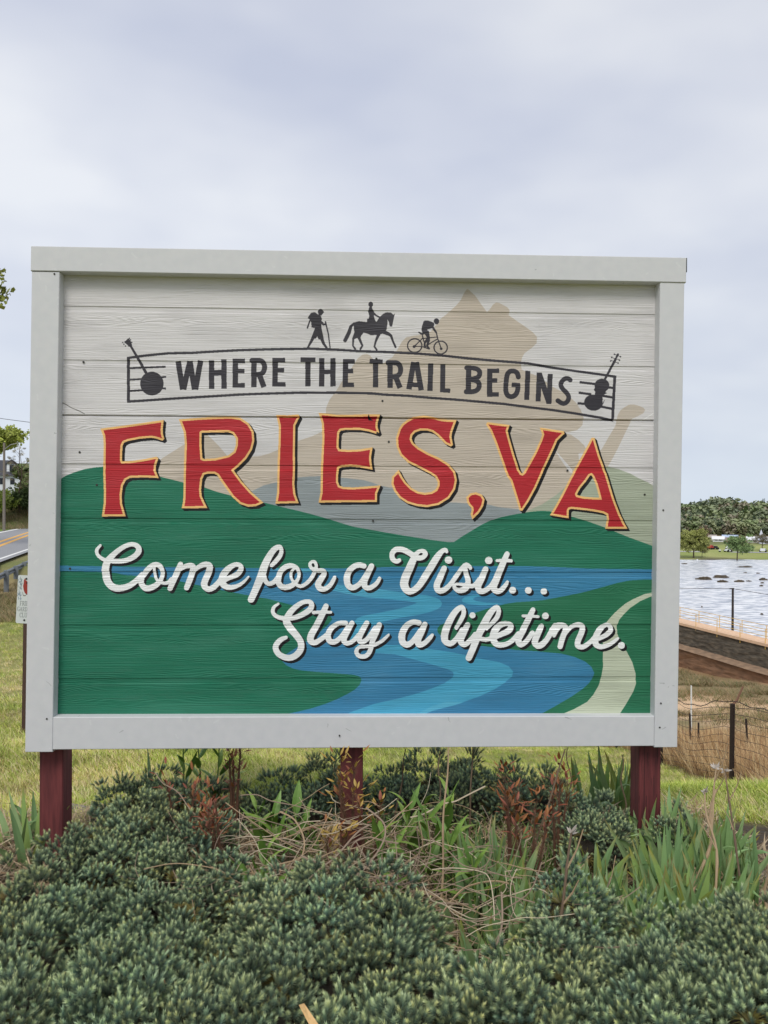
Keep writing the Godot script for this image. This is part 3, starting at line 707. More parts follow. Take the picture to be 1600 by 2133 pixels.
func script_strokes() -> Array:
	var s := []
	s.append([162.9,922.7,8.8,151.8,937.3,11.5,154.3,953.2,11.5,167.9,965.7,12.2,183,971.8,13.5,208.2,975.1,15.6,241.7,973.4,16.2,270,962.4,18.3,287.6,945.4,18.9,288.7,930.8,18.3,277.8,920.6,15.6,257.7,919.7,14.9,232.7,931.6,16.2,209.5,950.4,18.3,189.7,971.8,21.7,181.7,993.8,24.4,182,1017.6,25,190.1,1044.7,24.4,207.8,1061.7,23.7,232.9,1064.4,21.7,259.7,1056.5,19.6,282.9,1039.5,18.3,301.1,1019.1,16.9])
	s.append([304.5,1024.2,16.9,319.3,1003.1,18.3,339.3,987.4,17.6,357.8,989.4,16.9,368.1,1007.1,14.2,366.1,1030.9,14.2,353.6,1049.6,17.6,333.6,1062.2,19.6,313.5,1064.3,20.3,299.8,1049.7,18.3,299.6,1032.7,18.9])
	s.append([341,992.9,9.5,342.3,1010.5,9.5,348.3,1032.6,9.5,362,1045.2,10.1,383.9,1047.2,11.5,398.8,1034.3,13.5])
	s.append([427.8,984.9,17.6,418.7,1007,19.6,405.6,1037.7,19.6,394.3,1065.6,17.6])
	s.append([403.9,1034.3,12.9,420.3,1007,13.5,447.1,990.6,16.2,469,992.6,18.9,464.4,1020.6,19.6,456.3,1044.4,19.6,449.2,1063.2,17.6])
	s.append([461.1,1027.4,12.2,477.6,1001.8,13.5,504.4,985.7,18.3,524.1,989.8,20.3,521.7,1010.3,21.7,511.9,1034.1,21.7,507.1,1052.9,21.7,517.4,1066.5,18.9,534.3,1064.1,18.9,552.7,1047.7,18.3,569.3,1025.5,17.6])
	s.append([567.8,1040.9,15.6,589.7,1030,15.6,614.9,1018.7,18.3,628.2,1001.6,17.6,625.6,988.9,15.6,609.3,985.5,15.6,587.5,998.2,20.3,570.9,1018.7,23.7,566.1,1039.2,23.7,573.8,1055.2,21,593.5,1062,16.9,620.5,1055.2,12.9,640.7,1040.8,9.5,653.4,1026.5,6.8])
	s.append([663.6,1102.3,22.3,678.4,1068.1,23.7,696,1023.7,27.1,706.7,989.5,25,723.2,955.2,22.3,738.9,934,19.6,754.4,926.1,16.9,762.1,936.3,13.5,758.9,953.4,14.9,745.6,972.3,15.6,730.5,987.7,13.5])
	s.append([705.6,1027.1,16.9,710.9,1040.7,15.6,721.3,1049.3,14.9,738.2,1044.1,15.6,753.3,1027,16.9])
	s.append([753.4,1037.3,18.9,758.1,1013.3,18.3,773.2,995.5,18.3,793.5,988.6,16.9,813.4,995.4,13.5,821.9,1013.2,11.5,818.8,1033.8,11.5,804.7,1050.9,16.9,784.4,1060.5,18.9,764,1058.5,18.9,752.8,1044.1,18.9])
	s.append([810.7,994.4,8.8,796.6,1009.8,9.5,796.6,1030.4,9.5,809.8,1049.2,10.1,828.7,1057.7,12.2,849,1046.8,12.9,865.8,1026.9,13.5,875,1006.3,13.5,879.6,989.1,10.8,873.5,976.1,11.5,862.3,977.2,10.8,858.3,986.4,11.5,865.3,997.7,12.2,882.5,1004.6,14.9,902.4,1006.2,16.2,906,1016.5,17.6,896,1033.7,20.3,886.7,1050.8,21,893.7,1065.2,18.9,910.9,1066.2,16.9,927.8,1053.5,14.9,938.4,1035.3,13.5,941.7,1027.4,11.5])
	s.append([1039.9,989.5,17.6,1024.4,986.1,18.3,1007.3,990.6,18.9,990.4,1006.1,20.3,982.9,1030.1,21.7,987.7,1054.2,20.3,1003.3,1062.7,18.9,1023.7,1051.4,16.9,1040.5,1030.1,16.2,1055.6,1004.3,16.2])
	s.append([1065,989.5,18.9,1052.3,1016.3,21,1041.4,1043.8,21,1046.2,1061,18.3,1061.7,1062.7,16.9,1082.1,1048.9,14.9,1092.8,1031.4,12.2])
	s.append([1158.4,969.7,13.6,1149.6,974,15.1,1136.8,965.9,17.4,1133.8,947.9,17.4,1147,933.6,18.9,1170.1,934.3,18.9,1193.5,945.8,18.9,1216.8,960.4,18.9,1236.1,960.3,16.6,1246.8,948.8,15.9,1239.6,939.1,15.1,1225,940,13.6,1210.9,953.5,18.9])
	s.append([1213.6,951.5,17.4,1203.5,972.7,24.2,1192.4,999.7,26.5,1179.4,1030.5,28,1176.7,1053.6,28,1187.8,1072.1,24.2,1205.2,1072.8,21.2,1228,1053.6,22.7,1256.2,1009.2,24.2,1282.6,964.9,23.4,1300.7,940.9,17.4,1313.8,934.7,14.4,1318.5,940.9,10.6])
	s.append([1310.9,996.4,18.9,1298.3,1026.5,21.9,1287.1,1053.5,21.9,1292,1070.8,20.4,1309.4,1070.8,18.9,1330.4,1053.5,16.6,1353.2,1022.6,15.9,1372.1,995.5,15.1,1385.5,984.7,15.1,1397.6,991.6,13.6,1400,996.3,11.3])
	s.append([1379.7,987.8,16.6,1386,1014.8,16.6,1393,1041.8,18.9,1384.9,1064.2,21.2,1363.7,1072,18.1,1349.2,1065,13.6,1346,1055.4,11.3,1357.5,1049.6,9.8,1384.7,1053.4,13.6,1411.9,1055.3,15.1,1430.9,1034.1,15.9])
	s.append([1451.7,999.3,19.7,1439.4,1030.2,21.9,1427.4,1057.2,21.9,1433.5,1073.5,19.7,1451,1071.9,17.4,1472.1,1055.3,17.4,1487.2,1030.1,17.4])
	s.append([1524,948.1,18.1,1504.1,995.3,22.7,1486.2,1041.7,23.4,1480,1061.1,22.7,1489.9,1073.8,19.7,1505.4,1070.7,17.4,1520.7,1053.3,14.4,1526.7,1042.5,10.6])
	s.append([1490.1,970.2,9.8,1515.4,969,12.1,1538.8,970.9,11.3])
	s.append([1324.8,968.6,25,1325.2,968.6,25,1325.6,968.6,25])
	s.append([1461.7,969.9,25,1462.1,969.9,25,1462.5,969.9,25])
	s.append([1544.7,1070.7,23.4,1545.1,1070.7,23.4,1545.5,1070.7,23.4])
	s.append([1598.6,1071,22.7,1598.9,1071,22.7,1599.3,1071,22.7])
	s.append([1651.7,1074.5,21.9,1652.1,1074.5,21.9,1652.5,1074.5,21.9])
	s.append([754.6,1116.7,8.1,739.5,1129,11.5,737.4,1146.1,12.9,751.2,1159.8,14.2,775.8,1165.6,15.6,806.5,1163.9,16.2,833.6,1153.7,18.3,859,1137.2,19.6,866.2,1121.1,17.6,858.6,1109.8,14.9,834.7,1112.6,15.6,806.7,1132.4,18.9,787.6,1157.1,21.7,783.5,1177.6,25,796.8,1199.9,25,817.7,1223.9,23,831.7,1246.2,21.7,831.4,1270.2,21.7,815.3,1290.1,21.7,791.5,1298.6,20.3,764.8,1289.9,19.6,750.3,1273.5,19.6,749,1256.3,18.9,763.3,1238.6,17.6,781.9,1229.7,12.2])
	s.append([914.2,1124.6,18.3,901.3,1153.7,21,882.7,1191.4,21.7,866.1,1222.3,23,864.7,1241.1,21.7,879.5,1247,18.3,899.8,1235.4,16.2,918.4,1220.7,15.6])
	s.append([872.8,1146.2,11.5,901.8,1144.1,11.5,930.9,1145.2,9.5])
	s.append([981.2,1181.9,16.9,957.2,1182.9,16.2,932.8,1200.1,18.3,922.6,1222.4,19.6,929,1242.3,18.9,947.9,1243.7,17.6,968.2,1225.9,16.2,988.3,1196.7,16.2])
	s.append([1002.4,1182,17.6,987.8,1208.7,19.6,975.9,1236.2,19.6,985.7,1249.3,16.9,1006.2,1242.4,14.9,1024.7,1222.5,14.9])
	s.append([1052.2,1181.3,17.6,1037.2,1208.8,19.6,1027.3,1232.9,19.6,1037.1,1245.9,16.9,1057.5,1232.2,16.2,1081,1198.5,16.2])
	s.append([1094.6,1187.6,18.3,1085.4,1212.3,18.9,1072.1,1243.3,18.3,1065.1,1274.2,16.2,1051.6,1292.1,15.6,1029.3,1292.7,14.9,1018.4,1278.2,14.2,1027.8,1263.1,12.2,1051.1,1260.4,11.5,1075.1,1257,12.2,1102.4,1243.3,12.2,1121.1,1226.8,10.1,1126.8,1221,7.4])
	s.append([1228.2,1181.5,18.9,1208.8,1178.7,18.9,1186.7,1191.4,21.2,1172.1,1219.1,23.4,1174,1245.3,21.9,1190.8,1254.6,20.4,1209.8,1241.5,18.1,1232.5,1209.6,18.1])
	s.append([1248.3,1186.5,18.9,1238.3,1209.6,21.9,1226,1238.5,22.7,1230.5,1254.7,20.4,1248.6,1249.3,17.4,1266.8,1231.6,15.1,1274.4,1222,10.6])
	s.append([1356.1,1198.2,13.6,1376.8,1159.6,15.9,1379.5,1138.4,15.1,1370.4,1128.7,17.4,1349.4,1146.1,21.2,1329.8,1180.8,24.2,1316.5,1219.4,25,1318.9,1243.3,21.9,1337.6,1251.1,18.9,1356.7,1234.9,17.4,1375.6,1205.9,17.4])
	s.append([1393.5,1188.6,19.7,1380.4,1215.6,21.9,1371.1,1241.8,21.9,1384.2,1255,18.1,1403.3,1240.8,17.4,1420.4,1219.5,15.9])
	s.append([1409.3,1155.8,20.4,1409.7,1155.8,20.4,1410.1,1155.8,20.4])
	s.append([1459,1200.3,13.6,1491.4,1165.5,16.6,1498.8,1140.3,15.9,1490,1128.7,16.6,1468.6,1150.8,22.7,1446,1192.5,25.7,1427.2,1231.1,24.2,1412.3,1269.8,22.7,1399.6,1299.9,21.9])
	s.append([1434.3,1234.2,15.9,1457.7,1238.1,15.1,1478.9,1232,16.6])
	s.append([1480.9,1232,17.4,1507.9,1220.4,18.9,1534.2,1208.1,20.4,1541.7,1192.6,19.7,1529.9,1184.1,16.6,1504.3,1189.5,21.9,1485.2,1211.9,24.2,1481.7,1235.1,23.4,1493.7,1253.7,20.4,1520.2,1255.3,17.4,1545.3,1243,16.6,1568.3,1217.8,17.4])
	s.append([1615.7,1137.7,17.4,1600.6,1169.4,21.2,1582.5,1208.2,21.9,1567.9,1239.1,21.9,1575.5,1255.4,18.9,1594.1,1245,17.4,1615.1,1216,17.4])
	s.append([1582.1,1157.8,9.8,1608.2,1158.6,10.6,1634.8,1160.2,9.1])
	s.append([1645.9,1193.5,18.9,1633.5,1219.9,21.9,1624.2,1247,21.9,1637.3,1258.6,18.9,1662.4,1241.2,18.1,1683.3,1204.4,18.1])
	s.append([1658.6,1157.8,22.7,1659,1157.8,22.7,1659.4,1157.8,22.7])
	s.append([1632.6,1261.8,15.6,1646.5,1259.4,16.9,1662,1242.8,18.3,1679,1215,18.3,1692.6,1190,16.9])
	s.append([1692.6,1191.4,15.6,1708.3,1187.3,15.6,1725.9,1192.5,17.6,1729,1204.7,19.6,1718.9,1232.4,19.6,1711.4,1262,18.3])
	s.append([1689.7,1225.4,12.2,1703.3,1201.2,13.5,1720.6,1190.1,14.9])
	s.append([1726.4,1222,12.2,1745.3,1198.4,14.2,1769.7,1188,17.6,1787.4,1196.1,18.9,1782.5,1218.6,20.3,1772.4,1243,20.3,1772.7,1259.7,18.9,1790.3,1263.2,17.6,1811.2,1250,16.2,1833.6,1227.4,16.9])
	s.append([1842.6,1236.1,14.9,1867,1224,16.9,1883.6,1209.1,16.9,1882.3,1193.7,14.9,1867.1,1189.2,15.6,1846.3,1205.5,20.3,1832.7,1232.6,22.3,1834.8,1255.3,20.3,1853.6,1263.3,16.9,1881.6,1255.4,14.2,1904.3,1239.7,10.8,1910.9,1234.5,7.4])
	s.append([1921.9,1258.9,23.7,1922.2,1258.9,23.7,1922.6,1258.9,23.7])
	return s

const JUNIPERS := [
	["wide blue-green juniper mound in front of the left red post, tallest of the front row", false, [-0.859,0.103,0.200,0.342,-1.012,0.197,0.170,0.297,-0.666,0.261,0.200,0.257,-1.036,0.376,0.130,0.319,-0.860,0.403,0.200,0.379,-0.687,0.490,0.200,0.297,-1.039,0.496,0.150,0.272,-0.540,0.496,0.130,0.249,-1.057,0.645,0.170,0.325,-0.884,0.622,0.200,0.328]],
	["blue-green juniper at the bottom left corner with brownish gaps in its foliage", false, [-0.984,0.948,0.180,0.358,-1.111,0.693,0.120,0.303,-0.883,0.902,0.200,0.332,-0.857,1.183,0.180,0.381,-0.729,1.208,0.200,0.387,-0.740,1.408,0.170,0.421,-0.618,1.413,0.180,0.416,-0.757,1.487,0.150,0.435]],
	["dense juniper clump in front of the tall left mound, left of the wood chunk", false, [-0.706,0.809,0.200,0.325,-0.548,0.815,0.190,0.297,-0.654,1.091,0.190,0.357,-0.524,1.086,0.200,0.358,-0.518,1.336,0.200,0.406,-0.400,1.321,0.190,0.406,-0.524,1.496,0.170,0.441,-0.398,1.521,0.180,0.449,-0.389,1.071,0.200,0.387]],
	["low yellow-tipped juniper directly in front of the dry vine tangle", false, [-0.454,0.619,0.170,0.305,-0.319,0.704,0.190,0.312,-0.200,0.678,0.170,0.329,-0.078,0.703,0.190,0.362,-0.127,0.931,0.180,0.350,-0.262,0.946,0.200,0.346,0.042,0.788,0.170,0.355,0.141,0.842,0.150,0.315,0.104,0.990,0.150,0.350]],
	["juniper along the bottom edge around the split wood chunk", false, [-0.299,1.245,0.190,0.377,-0.172,1.230,0.190,0.384,-0.054,1.214,0.180,0.397,-0.217,1.448,0.180,0.425,-0.100,1.482,0.170,0.434,0.003,1.436,0.170,0.424,-0.291,1.505,0.160,0.432]],
	["rounded juniper front row, middle right of the split wood chunk", false, [0.056,1.188,0.180,0.381,0.156,1.162,0.170,0.358,0.102,1.390,0.190,0.422,0.216,1.365,0.180,0.387,0.142,1.542,0.170,0.442,0.041,1.558,0.150,0.449,0.245,1.526,0.170,0.439]],
	["low juniper below the iris gap, near the bottom centre right", false, [0.352,1.300,0.160,0.368,0.445,1.254,0.170,0.381,0.339,1.469,0.180,0.433,0.433,1.473,0.180,0.439,0.286,1.348,0.130,0.370]],
	["small upright juniper left of the iris bed, topped beside the rusty shrubs", false, [0.613,0.840,0.150,0.365,0.688,0.883,0.140,0.313,0.592,1.039,0.170,0.367,0.534,1.007,0.120,0.325]],
	["broad juniper in front of the iris leaves and the right red post", false, [0.805,0.918,0.160,0.301,0.876,0.970,0.150,0.334,0.674,1.112,0.180,0.334,0.770,1.166,0.180,0.368,0.968,0.954,0.160,0.317,0.878,1.150,0.170,0.364,0.562,1.338,0.180,0.410,0.657,1.362,0.180,0.428,0.758,1.366,0.180,0.423,0.532,1.527,0.170,0.450,0.629,1.541,0.170,0.451]],
	["darker juniper at the bottom right corner, cut by the frame edge", false, [1.107,0.929,0.170,0.302,1.158,0.981,0.170,0.335,0.992,1.155,0.180,0.365,1.071,1.198,0.180,0.393,0.859,1.369,0.170,0.423,0.938,1.392,0.180,0.441,0.740,1.525,0.170,0.450,0.822,1.548,0.170,0.457,1.016,1.375,0.180,0.435]],
	["juniper tuft behind the left mound, nearest the lawn", true, [-1.031,-0.604,0.200,0.162,-1.128,-0.507,0.130,0.152,-0.868,-0.448,0.180,0.182]],
	["juniper among reddish twigs left of the vine tangle", true, [-0.695,-0.291,0.170,0.216,-0.778,-0.194,0.140,0.232,-0.605,-0.387,0.150,0.169,-0.605,-0.037,0.140,0.191]],
	["dark juniper mound behind the middle red post on its left side", true, [-0.342,-0.627,0.160,0.155,-0.157,-0.670,0.180,0.209,-0.419,-0.480,0.150,0.155,-0.223,-0.373,0.150,0.193,-0.060,-0.466,0.130,0.191,-0.496,-0.383,0.140,0.169]],
	["dark juniper mound right of the middle red post with a shadowed hollow below", true, [0.202,-0.706,0.150,0.170,0.365,-0.650,0.180,0.217,0.519,-0.644,0.180,0.236,0.233,-0.455,0.140,0.169,0.581,-0.442,0.150,0.194,0.406,-0.398,0.150,0.188,0.113,-0.560,0.100,0.144]],
	["small dark juniper knob against the lawn under the sign", true, [0.765,-0.735,0.130,0.154,0.876,-0.580,0.170,0.153,0.717,-0.386,0.130,0.179,0.907,-0.429,0.120,0.161]],
	["dark juniper left of the right red post", true, [0.926,-0.178,0.130,0.211,1.010,-0.075,0.160,0.198,1.136,-0.170,0.120,0.128,0.904,0.071,0.130,0.199,1.013,0.125,0.110,0.182]],
	["little juniper peeking out right of the right red post", true, [1.356,-0.111,0.120,0.170,1.254,0.035,0.100,0.180,1.364,-0.011,0.080,0.150]],
]
const IRISES := [
	["sword-leaved iris in front of the right red post", ["",[0.770,0.650,9,0.25], [0.872,0.677,9,0.25], [0.796,0.697,8,0.28], [0.802,0.491,7,0.32], [0.735,0.620,9,0.30], [0.764,0.476,7,0.33], [0.792,0.368,8,0.28], [0.874,0.486,9,0.32], [0.791,0.479,9,0.27], [0.787,0.426,9,0.25], [0.810,0.440,8,0.31], [0.903,0.346,8,0.27], [0.952,0.438,7,0.26], [0.809,0.514,8,0.31], [0.867,0.322,7,0.29], [0.759,0.573,8,0.28], [0.900,0.685,9,0.30], [0.915,0.591,9,0.28], [0.894,0.397,7,0.32], [0.955,0.528,9,0.26], [0.882,0.591,9,0.33], [0.899,0.602,8,0.32]]],
	["sword-leaved iris close to the right side of the right red post", ["",[1.209,-0.075,8,0.33], [0.940,0.620,8,0.32], [1.057,0.359,8,0.32], [1.126,0.235,7,0.39], [1.070,0.449,8,0.41], [1.103,0.369,7,0.33], [1.041,0.486,7,0.31], [1.064,0.526,8,0.31], [1.115,0.378,9,0.34], [1.269,-0.008,9,0.38], [1.179,0.311,9,0.39], [1.152,0.356,7,0.36], [1.091,0.521,7,0.35], [1.224,0.197,7,0.31]]],
	["sword-leaved iris among the tall dry stems at the right", ["",[1.065,0.601,8,0.36], [1.102,0.528,8,0.31], [1.160,0.433,8,0.35], [1.206,0.336,8,0.35], [1.118,0.573,9,0.33], [1.337,0.102,7,0.35], [1.383,0.018,8,0.31], [1.116,0.655,9,0.33], [1.149,0.612,8,0.35], [1.254,0.430,7,0.35], [1.249,0.448,7,0.36], [1.400,0.154,7,0.38], [1.405,0.167,7,0.32], [1.398,0.173,7,0.38], [1.228,0.543,9,0.40]]],
	["sword-leaved iris at the outer right end of the bed", ["",[1.430,0.124,6,0.37], [1.232,0.546,5,0.32], [1.315,0.392,7,0.36], [1.380,0.292,7,0.29], [1.474,0.142,7,0.35], [1.260,0.573,7,0.31], [1.520,0.106,6,0.32], [1.260,0.629,5,0.30], [1.265,0.589,6,0.35], [1.478,0.192,6,0.34], [1.413,0.356,5,0.28], [1.497,0.253,5,0.33], [1.421,0.425,5,0.35], [1.344,0.532,6,0.33]]],
	["sword-leaved iris behind the right red post", ["",[1.290,-0.651,6,0.41], [1.269,-0.545,6,0.43], [1.367,-0.782,6,0.44], [1.299,-0.851,6,0.45], [1.124,-0.587,6,0.41], [1.377,-0.827,6,0.42], [1.268,-0.581,6,0.37]]],
	["sword-leaved iris between the rusty shrubs and the vine tangle", ["",[0.510,0.629,6,0.35], [0.532,0.368,6,0.41], [0.348,0.580,6,0.40], [0.529,0.364,6,0.36], [0.557,0.399,8,0.34], [0.448,0.393,7,0.37], [0.439,0.384,7,0.41], [0.604,0.583,7,0.33], [0.391,0.431,6,0.39], [0.463,0.571,7,0.40], [0.598,0.611,8,0.38], [0.449,0.546,6,0.42], [0.473,0.127,7,0.41], [0.425,0.297,6,0.34], [0.499,0.391,7,0.36], [0.428,0.642,7,0.32], [0.530,0.437,6,0.36], [0.501,0.523,6,0.33], [0.616,0.568,6,0.33], [0.487,0.156,6,0.35]]],
	["sword-leaved iris in the gap between the front junipers", ["",[0.325,1.044,6,0.36], [0.382,1.026,7,0.40], [0.438,0.948,6,0.38], [0.502,1.051,4,0.33], [0.395,0.846,6,0.36], [0.481,0.850,6,0.36], [0.322,0.894,5,0.34], [0.536,0.802,6,0.36]]],
	["sword-leaved iris beside the left red post", ["",[-1.357,-0.022,5,0.36], [-1.356,-0.122,5,0.40], [-1.484,-0.227,4,0.30], [-1.391,-0.273,4,0.38]]],
	["slim iris shoot behind the left juniper mound", ["",[-1.016,-0.659,3,0.38], [-0.909,-0.505,3,0.36]]],
]
const NANDINAS := [[-0.626,0.157,0.320], [-0.502,0.261,0.420], [-0.536,-0.190,0.500], [-0.708,0.003,0.400], [-0.031,0.080,0.520], [0.043,0.182,0.400], [-0.093,0.277,0.320], [0.596,0.204,0.460], [0.622,0.355,0.440], [0.802,0.062,0.420]]
const LILIES := [[-0.775,-0.400,0.500], [-0.758,-0.649,0.600], [-0.650,-0.495,0.500], [-0.375,-0.034,0.300], [-0.316,0.068,0.300], [-0.215,0.022,0.300], [0.273,0.191,0.420], [0.331,0.093,0.400], [0.360,0.395,0.360], [0.392,0.496,0.340], [0.211,0.039,0.340], [-0.374,0.367,0.260], [0.124,0.236,0.280]]
const STEMS := [
	["tall thin dry stem left of centre under the sign", 0, [0.156,0.025,-0.257], [0.200,0.439,-0.157], 0.0040],
	["thick pale dry stalk rising to the bottom rail of the sign", 0, [0.264,0.154,0.547], [0.316,0.618,0.397], 0.0042],
	["straight dark dry stem behind the pale stalk", 0, [0.455,0.111,-0.046], [0.481,0.464,-0.096], 0.0040],
	["long dry stem leaning right to the bottom rail", 0, [0.609,0.330,0.259], [0.817,0.520,0.116], 0.0045],
	["thin upright dry stem right of the leaning one", 0, [0.973,0.150,-0.326], [0.950,0.386,-0.328], 0.0040],
	["short dark dry stem left of the right red post", 0, [1.244,0.147,-0.416], [1.235,0.323,-0.417], 0.0040],
	["branched dry stem with pale seed heads left of the iris bed", 1, [0.521,0.182,1.007], [0.629,0.502,0.860], 0.0055],
	["dry stem with a curled seed head at the far right of the iris bed", 1, [1.207,0.091,0.484], [1.392,0.463,0.189], 0.0045],
	["dark dry stem with a spiky pale seed pod, crossing the iris bed", 1, [1.202,0.155,0.683], [1.256,0.443,0.384], 0.0050],
	["crooked dry stem with a hooked tip, rightmost of the tall stems", 1, [1.316,0.151,0.588], [1.378,0.488,0.288], 0.0045],
	["thick cut dry stem leaning in the iris bed", 0, [1.121,0.142,0.580], [1.298,0.452,0.385], 0.0060],
	["dry stem at the right edge beside the gravel", 0, [1.365,0.127,0.590], [1.380,0.274,0.590], 0.0060],
	["thin bent dry stem above the vine tangle", 0, [0.303,0.347,0.047], [0.339,0.461,-0.052], 0.0040],
]
const ROCKS := [[61.41,-129.41,3.03],[66.35,-133.22,3.12],[62.30,-124.54,2.11],[65.46,-125.05,2.12],[67.56,-125.88,1.32],[68.11,-122.57,0.88],[71.55,-128.60,2.02],[65.35,-117.77,0.93],[83.88,-158.68,4.74],[75.96,-143.22,1.12],[77.87,-142.16,1.11],[74.62,-167.73,1.95],[43.52,-91.41,0.36],[47.65,-84.88,0.56]]
const VINES := [[-0.29,0.36],[-0.15,0.32],[0.15,0.74],[-0.52,0.13],[-0.25,0.60],[0.60,0.77],[0.40,0.76],[0.17,0.67],[0.21,0.14],[0.05,0.23],[0.20,0.74],[0.31,0.69],[-0.19,0.75],[0.43,0.76],[0.28,0.51],[0.28,0.49],[-0.12,0.18],[-0.06,0.08],[0.41,0.99],[-0.36,0.60],[0.55,0.79],[0.16,0.56],[0.02,0.49],[-0.17,0.34],[0.13,0.11],[0.28,0.09],[0.48,0.45],[0.21,0.67],[0.48,0.47],[0.49,0.71],[0.23,0.91],[0.40,0.70],[-0.21,0.73],[0.48,0.46],[-0.46,0.16],[-0.09,0.66],[-0.24,0.19],[0.39,1.02],[0.14,0.75],[0.25,0.84],[0.51,0.46],[0.03,0.03],[-0.19,0.72],[0.12,0.76],[-0.32,0.46],[0.14,0.67],[-0.50,0.11],[-0.23,0.05],[0.46,0.82],[-0.04,0.39],[0.20,0.34],[0.09,0.32],[0.53,0.75],[-0.07,0.24],[-0.27,0.54],[0.58,0.74],[0.06,0.77],[-0.09,0.34],[-0.49,0.30],[0.16,0.74],[0.17,0.44],[0.23,0.53],[0.26,0.60],[-0.42,0.72],[0.27,0.07],[-0.27,0.43],[0.12,0.55],[-0.14,0.54],[-0.15,0.33],[-0.21,0.49],[0.28,1.03],[0.11,0.23],[-0.20,0.61],[0.34,0.90],[-0.33,0.44],[0.21,0.98],[-0.19,0.52],[0.39,0.78],[0.39,0.94],[-0.19,0.29],[0.46,0.78],[-0.27,0.68],[0.04,0.64],[0.40,0.54],[-0.32,0.56],[0.38,0.66],[0.35,0.84],[-0.37,0.55],[0.33,0.88],[-0.17,0.46],[-0.08,0.47],[0.46,0.96],[-0.54,0.05],[0.51,0.46],[-0.07,0.07],[0.48,0.92],[0.32,0.54],[0.22,0.40],[-0.22,0.52],[-0.26,0.72],[0.12,0.57],[0.32,1.02],[0.51,0.63],[0.56,0.51],[0.49,0.70],[-0.51,0.20],[-0.33,0.54],[0.22,0.40],[-0.10,0.07],[0.15,0.53],[-0.30,0.12],[-0.01,0.19],[-0.15,0.63],[0.06,0.17],[-0.38,0.17],[0.55,0.57],[0.33,1.04],[0.20,0.14],[-0.43,0.56],[-0.26,0.38],[-0.08,0.42],[0.28,1.04],[-0.41,0.67],[-0.35,0.72],[0.63,0.54],[-0.43,0.39],[-0.19,0.54],[-0.17,0.29],[0.12,0.51],[-0.32,0.52],[-0.40,0.35],[0.25,0.81],[-0.40,0.63],[-0.14,0.32],[0.32,0.82],[0.37,0.67],[-0.07,0.50],[0.01,0.25],[-0.09,0.26],[-0.03,0.60],[0.06,0.26],[-0.43,0.45],[-0.08,0.12],[0.51,0.83],[0.51,0.58],[-0.26,0.42],[-0.43,0.15],[0.25,0.12],[0.36,0.64],[0.28,0.70],[-0.42,0.32],[-0.43,0.66],[0.28,1.02],[-0.38,0.69],[0.42,0.94],[-0.51,0.13],[-0.43,0.13],[0.26,0.16],[0.56,0.71],[0.31,1.02],[0.32,0.74],[0.23,0.98],[0.33,0.48],[-0.42,0.52],[0.10,0.16],[-0.26,0.64],[-0.28,0.31],[0.29,0.81],[-0.14,0.48],[-0.16,0.46],[-0.43,0.39],[0.56,0.81],[0.27,0.95],[0.24,0.59],[0.24,0.40],[-0.01,0.30],[0.43,0.96],[-0.45,0.20],[0.50,0.74],[-0.06,0.24],[-0.32,0.57],[-0.33,0.33],[-0.19,0.60],[0.25,0.47],[-0.24,0.24],[-0.10,0.14],[0.11,0.58],[-0.27,0.75],[-0.01,0.49],[-0.34,0.50],[-0.21,0.19],[-0.42,0.02],[-0.01,0.33],[-0.03,0.15],[0.39,0.71],[-0.01,0.24],[0.41,0.81],[0.31,0.47],[-0.03,0.61],[-0.30,0.23],[0.27,0.07],[0.39,0.90],[-0.31,0.58],[-0.35,0.24],[0.47,0.51],[-0.29,0.12],[-0.20,0.46],[0.24,0.99],[-0.46,0.14],[-0.22,0.50],[0.12,0.28],[-0.46,0.51],[-0.06,0.41],[-0.32,0.33],[0.53,0.82],[0.06,0.69],[-0.26,0.27],[-0.44,0.10],[0.44,0.99],[0.51,0.83],[0.34,0.59],[-0.23,0.26],[0.23,0.19],[-0.27,0.20],[0.58,0.65],[0.05,0.70],[0.00,0.52],[0.27,0.63],[0.09,0.65],[0.21,0.32],[-0.38,0.10],[0.19,0.70],[0.47,0.96],[-0.20,0.23],[0.14,0.37],[0.20,0.45],[-0.19,0.64],[-0.46,0.23],[0.30,0.72],[0.27,0.83],[-0.25,0.48],[0.39,1.02],[0.02,0.60],[0.31,0.83],[-0.18,0.47],[0.07,0.20],[-0.17,0.14],[-0.38,0.56],[-0.37,0.68],[0.35,0.61],[-0.31,0.63],[-0.09,0.22],[0.40,0.60],[0.11,0.68],[-0.10,0.63],[0.05,0.36],[-0.30,0.58],[0.29,1.02],[0.40,0.51],[0.53,0.82]]

# ------------------------------------------------------------------ plants
func lin(r: int, g: int, b: int) -> Color:
	return Color8(r, g, b).srgb_to_linear()


func tint(spread: float, warm := 0.0) -> Color:
	var v := 1.0 + rng.randf_range(-spread, spread)
	var w := rng.randf_range(-warm, warm)
	return Color(v * (1.0 + w), v, v * (1.0 - w))


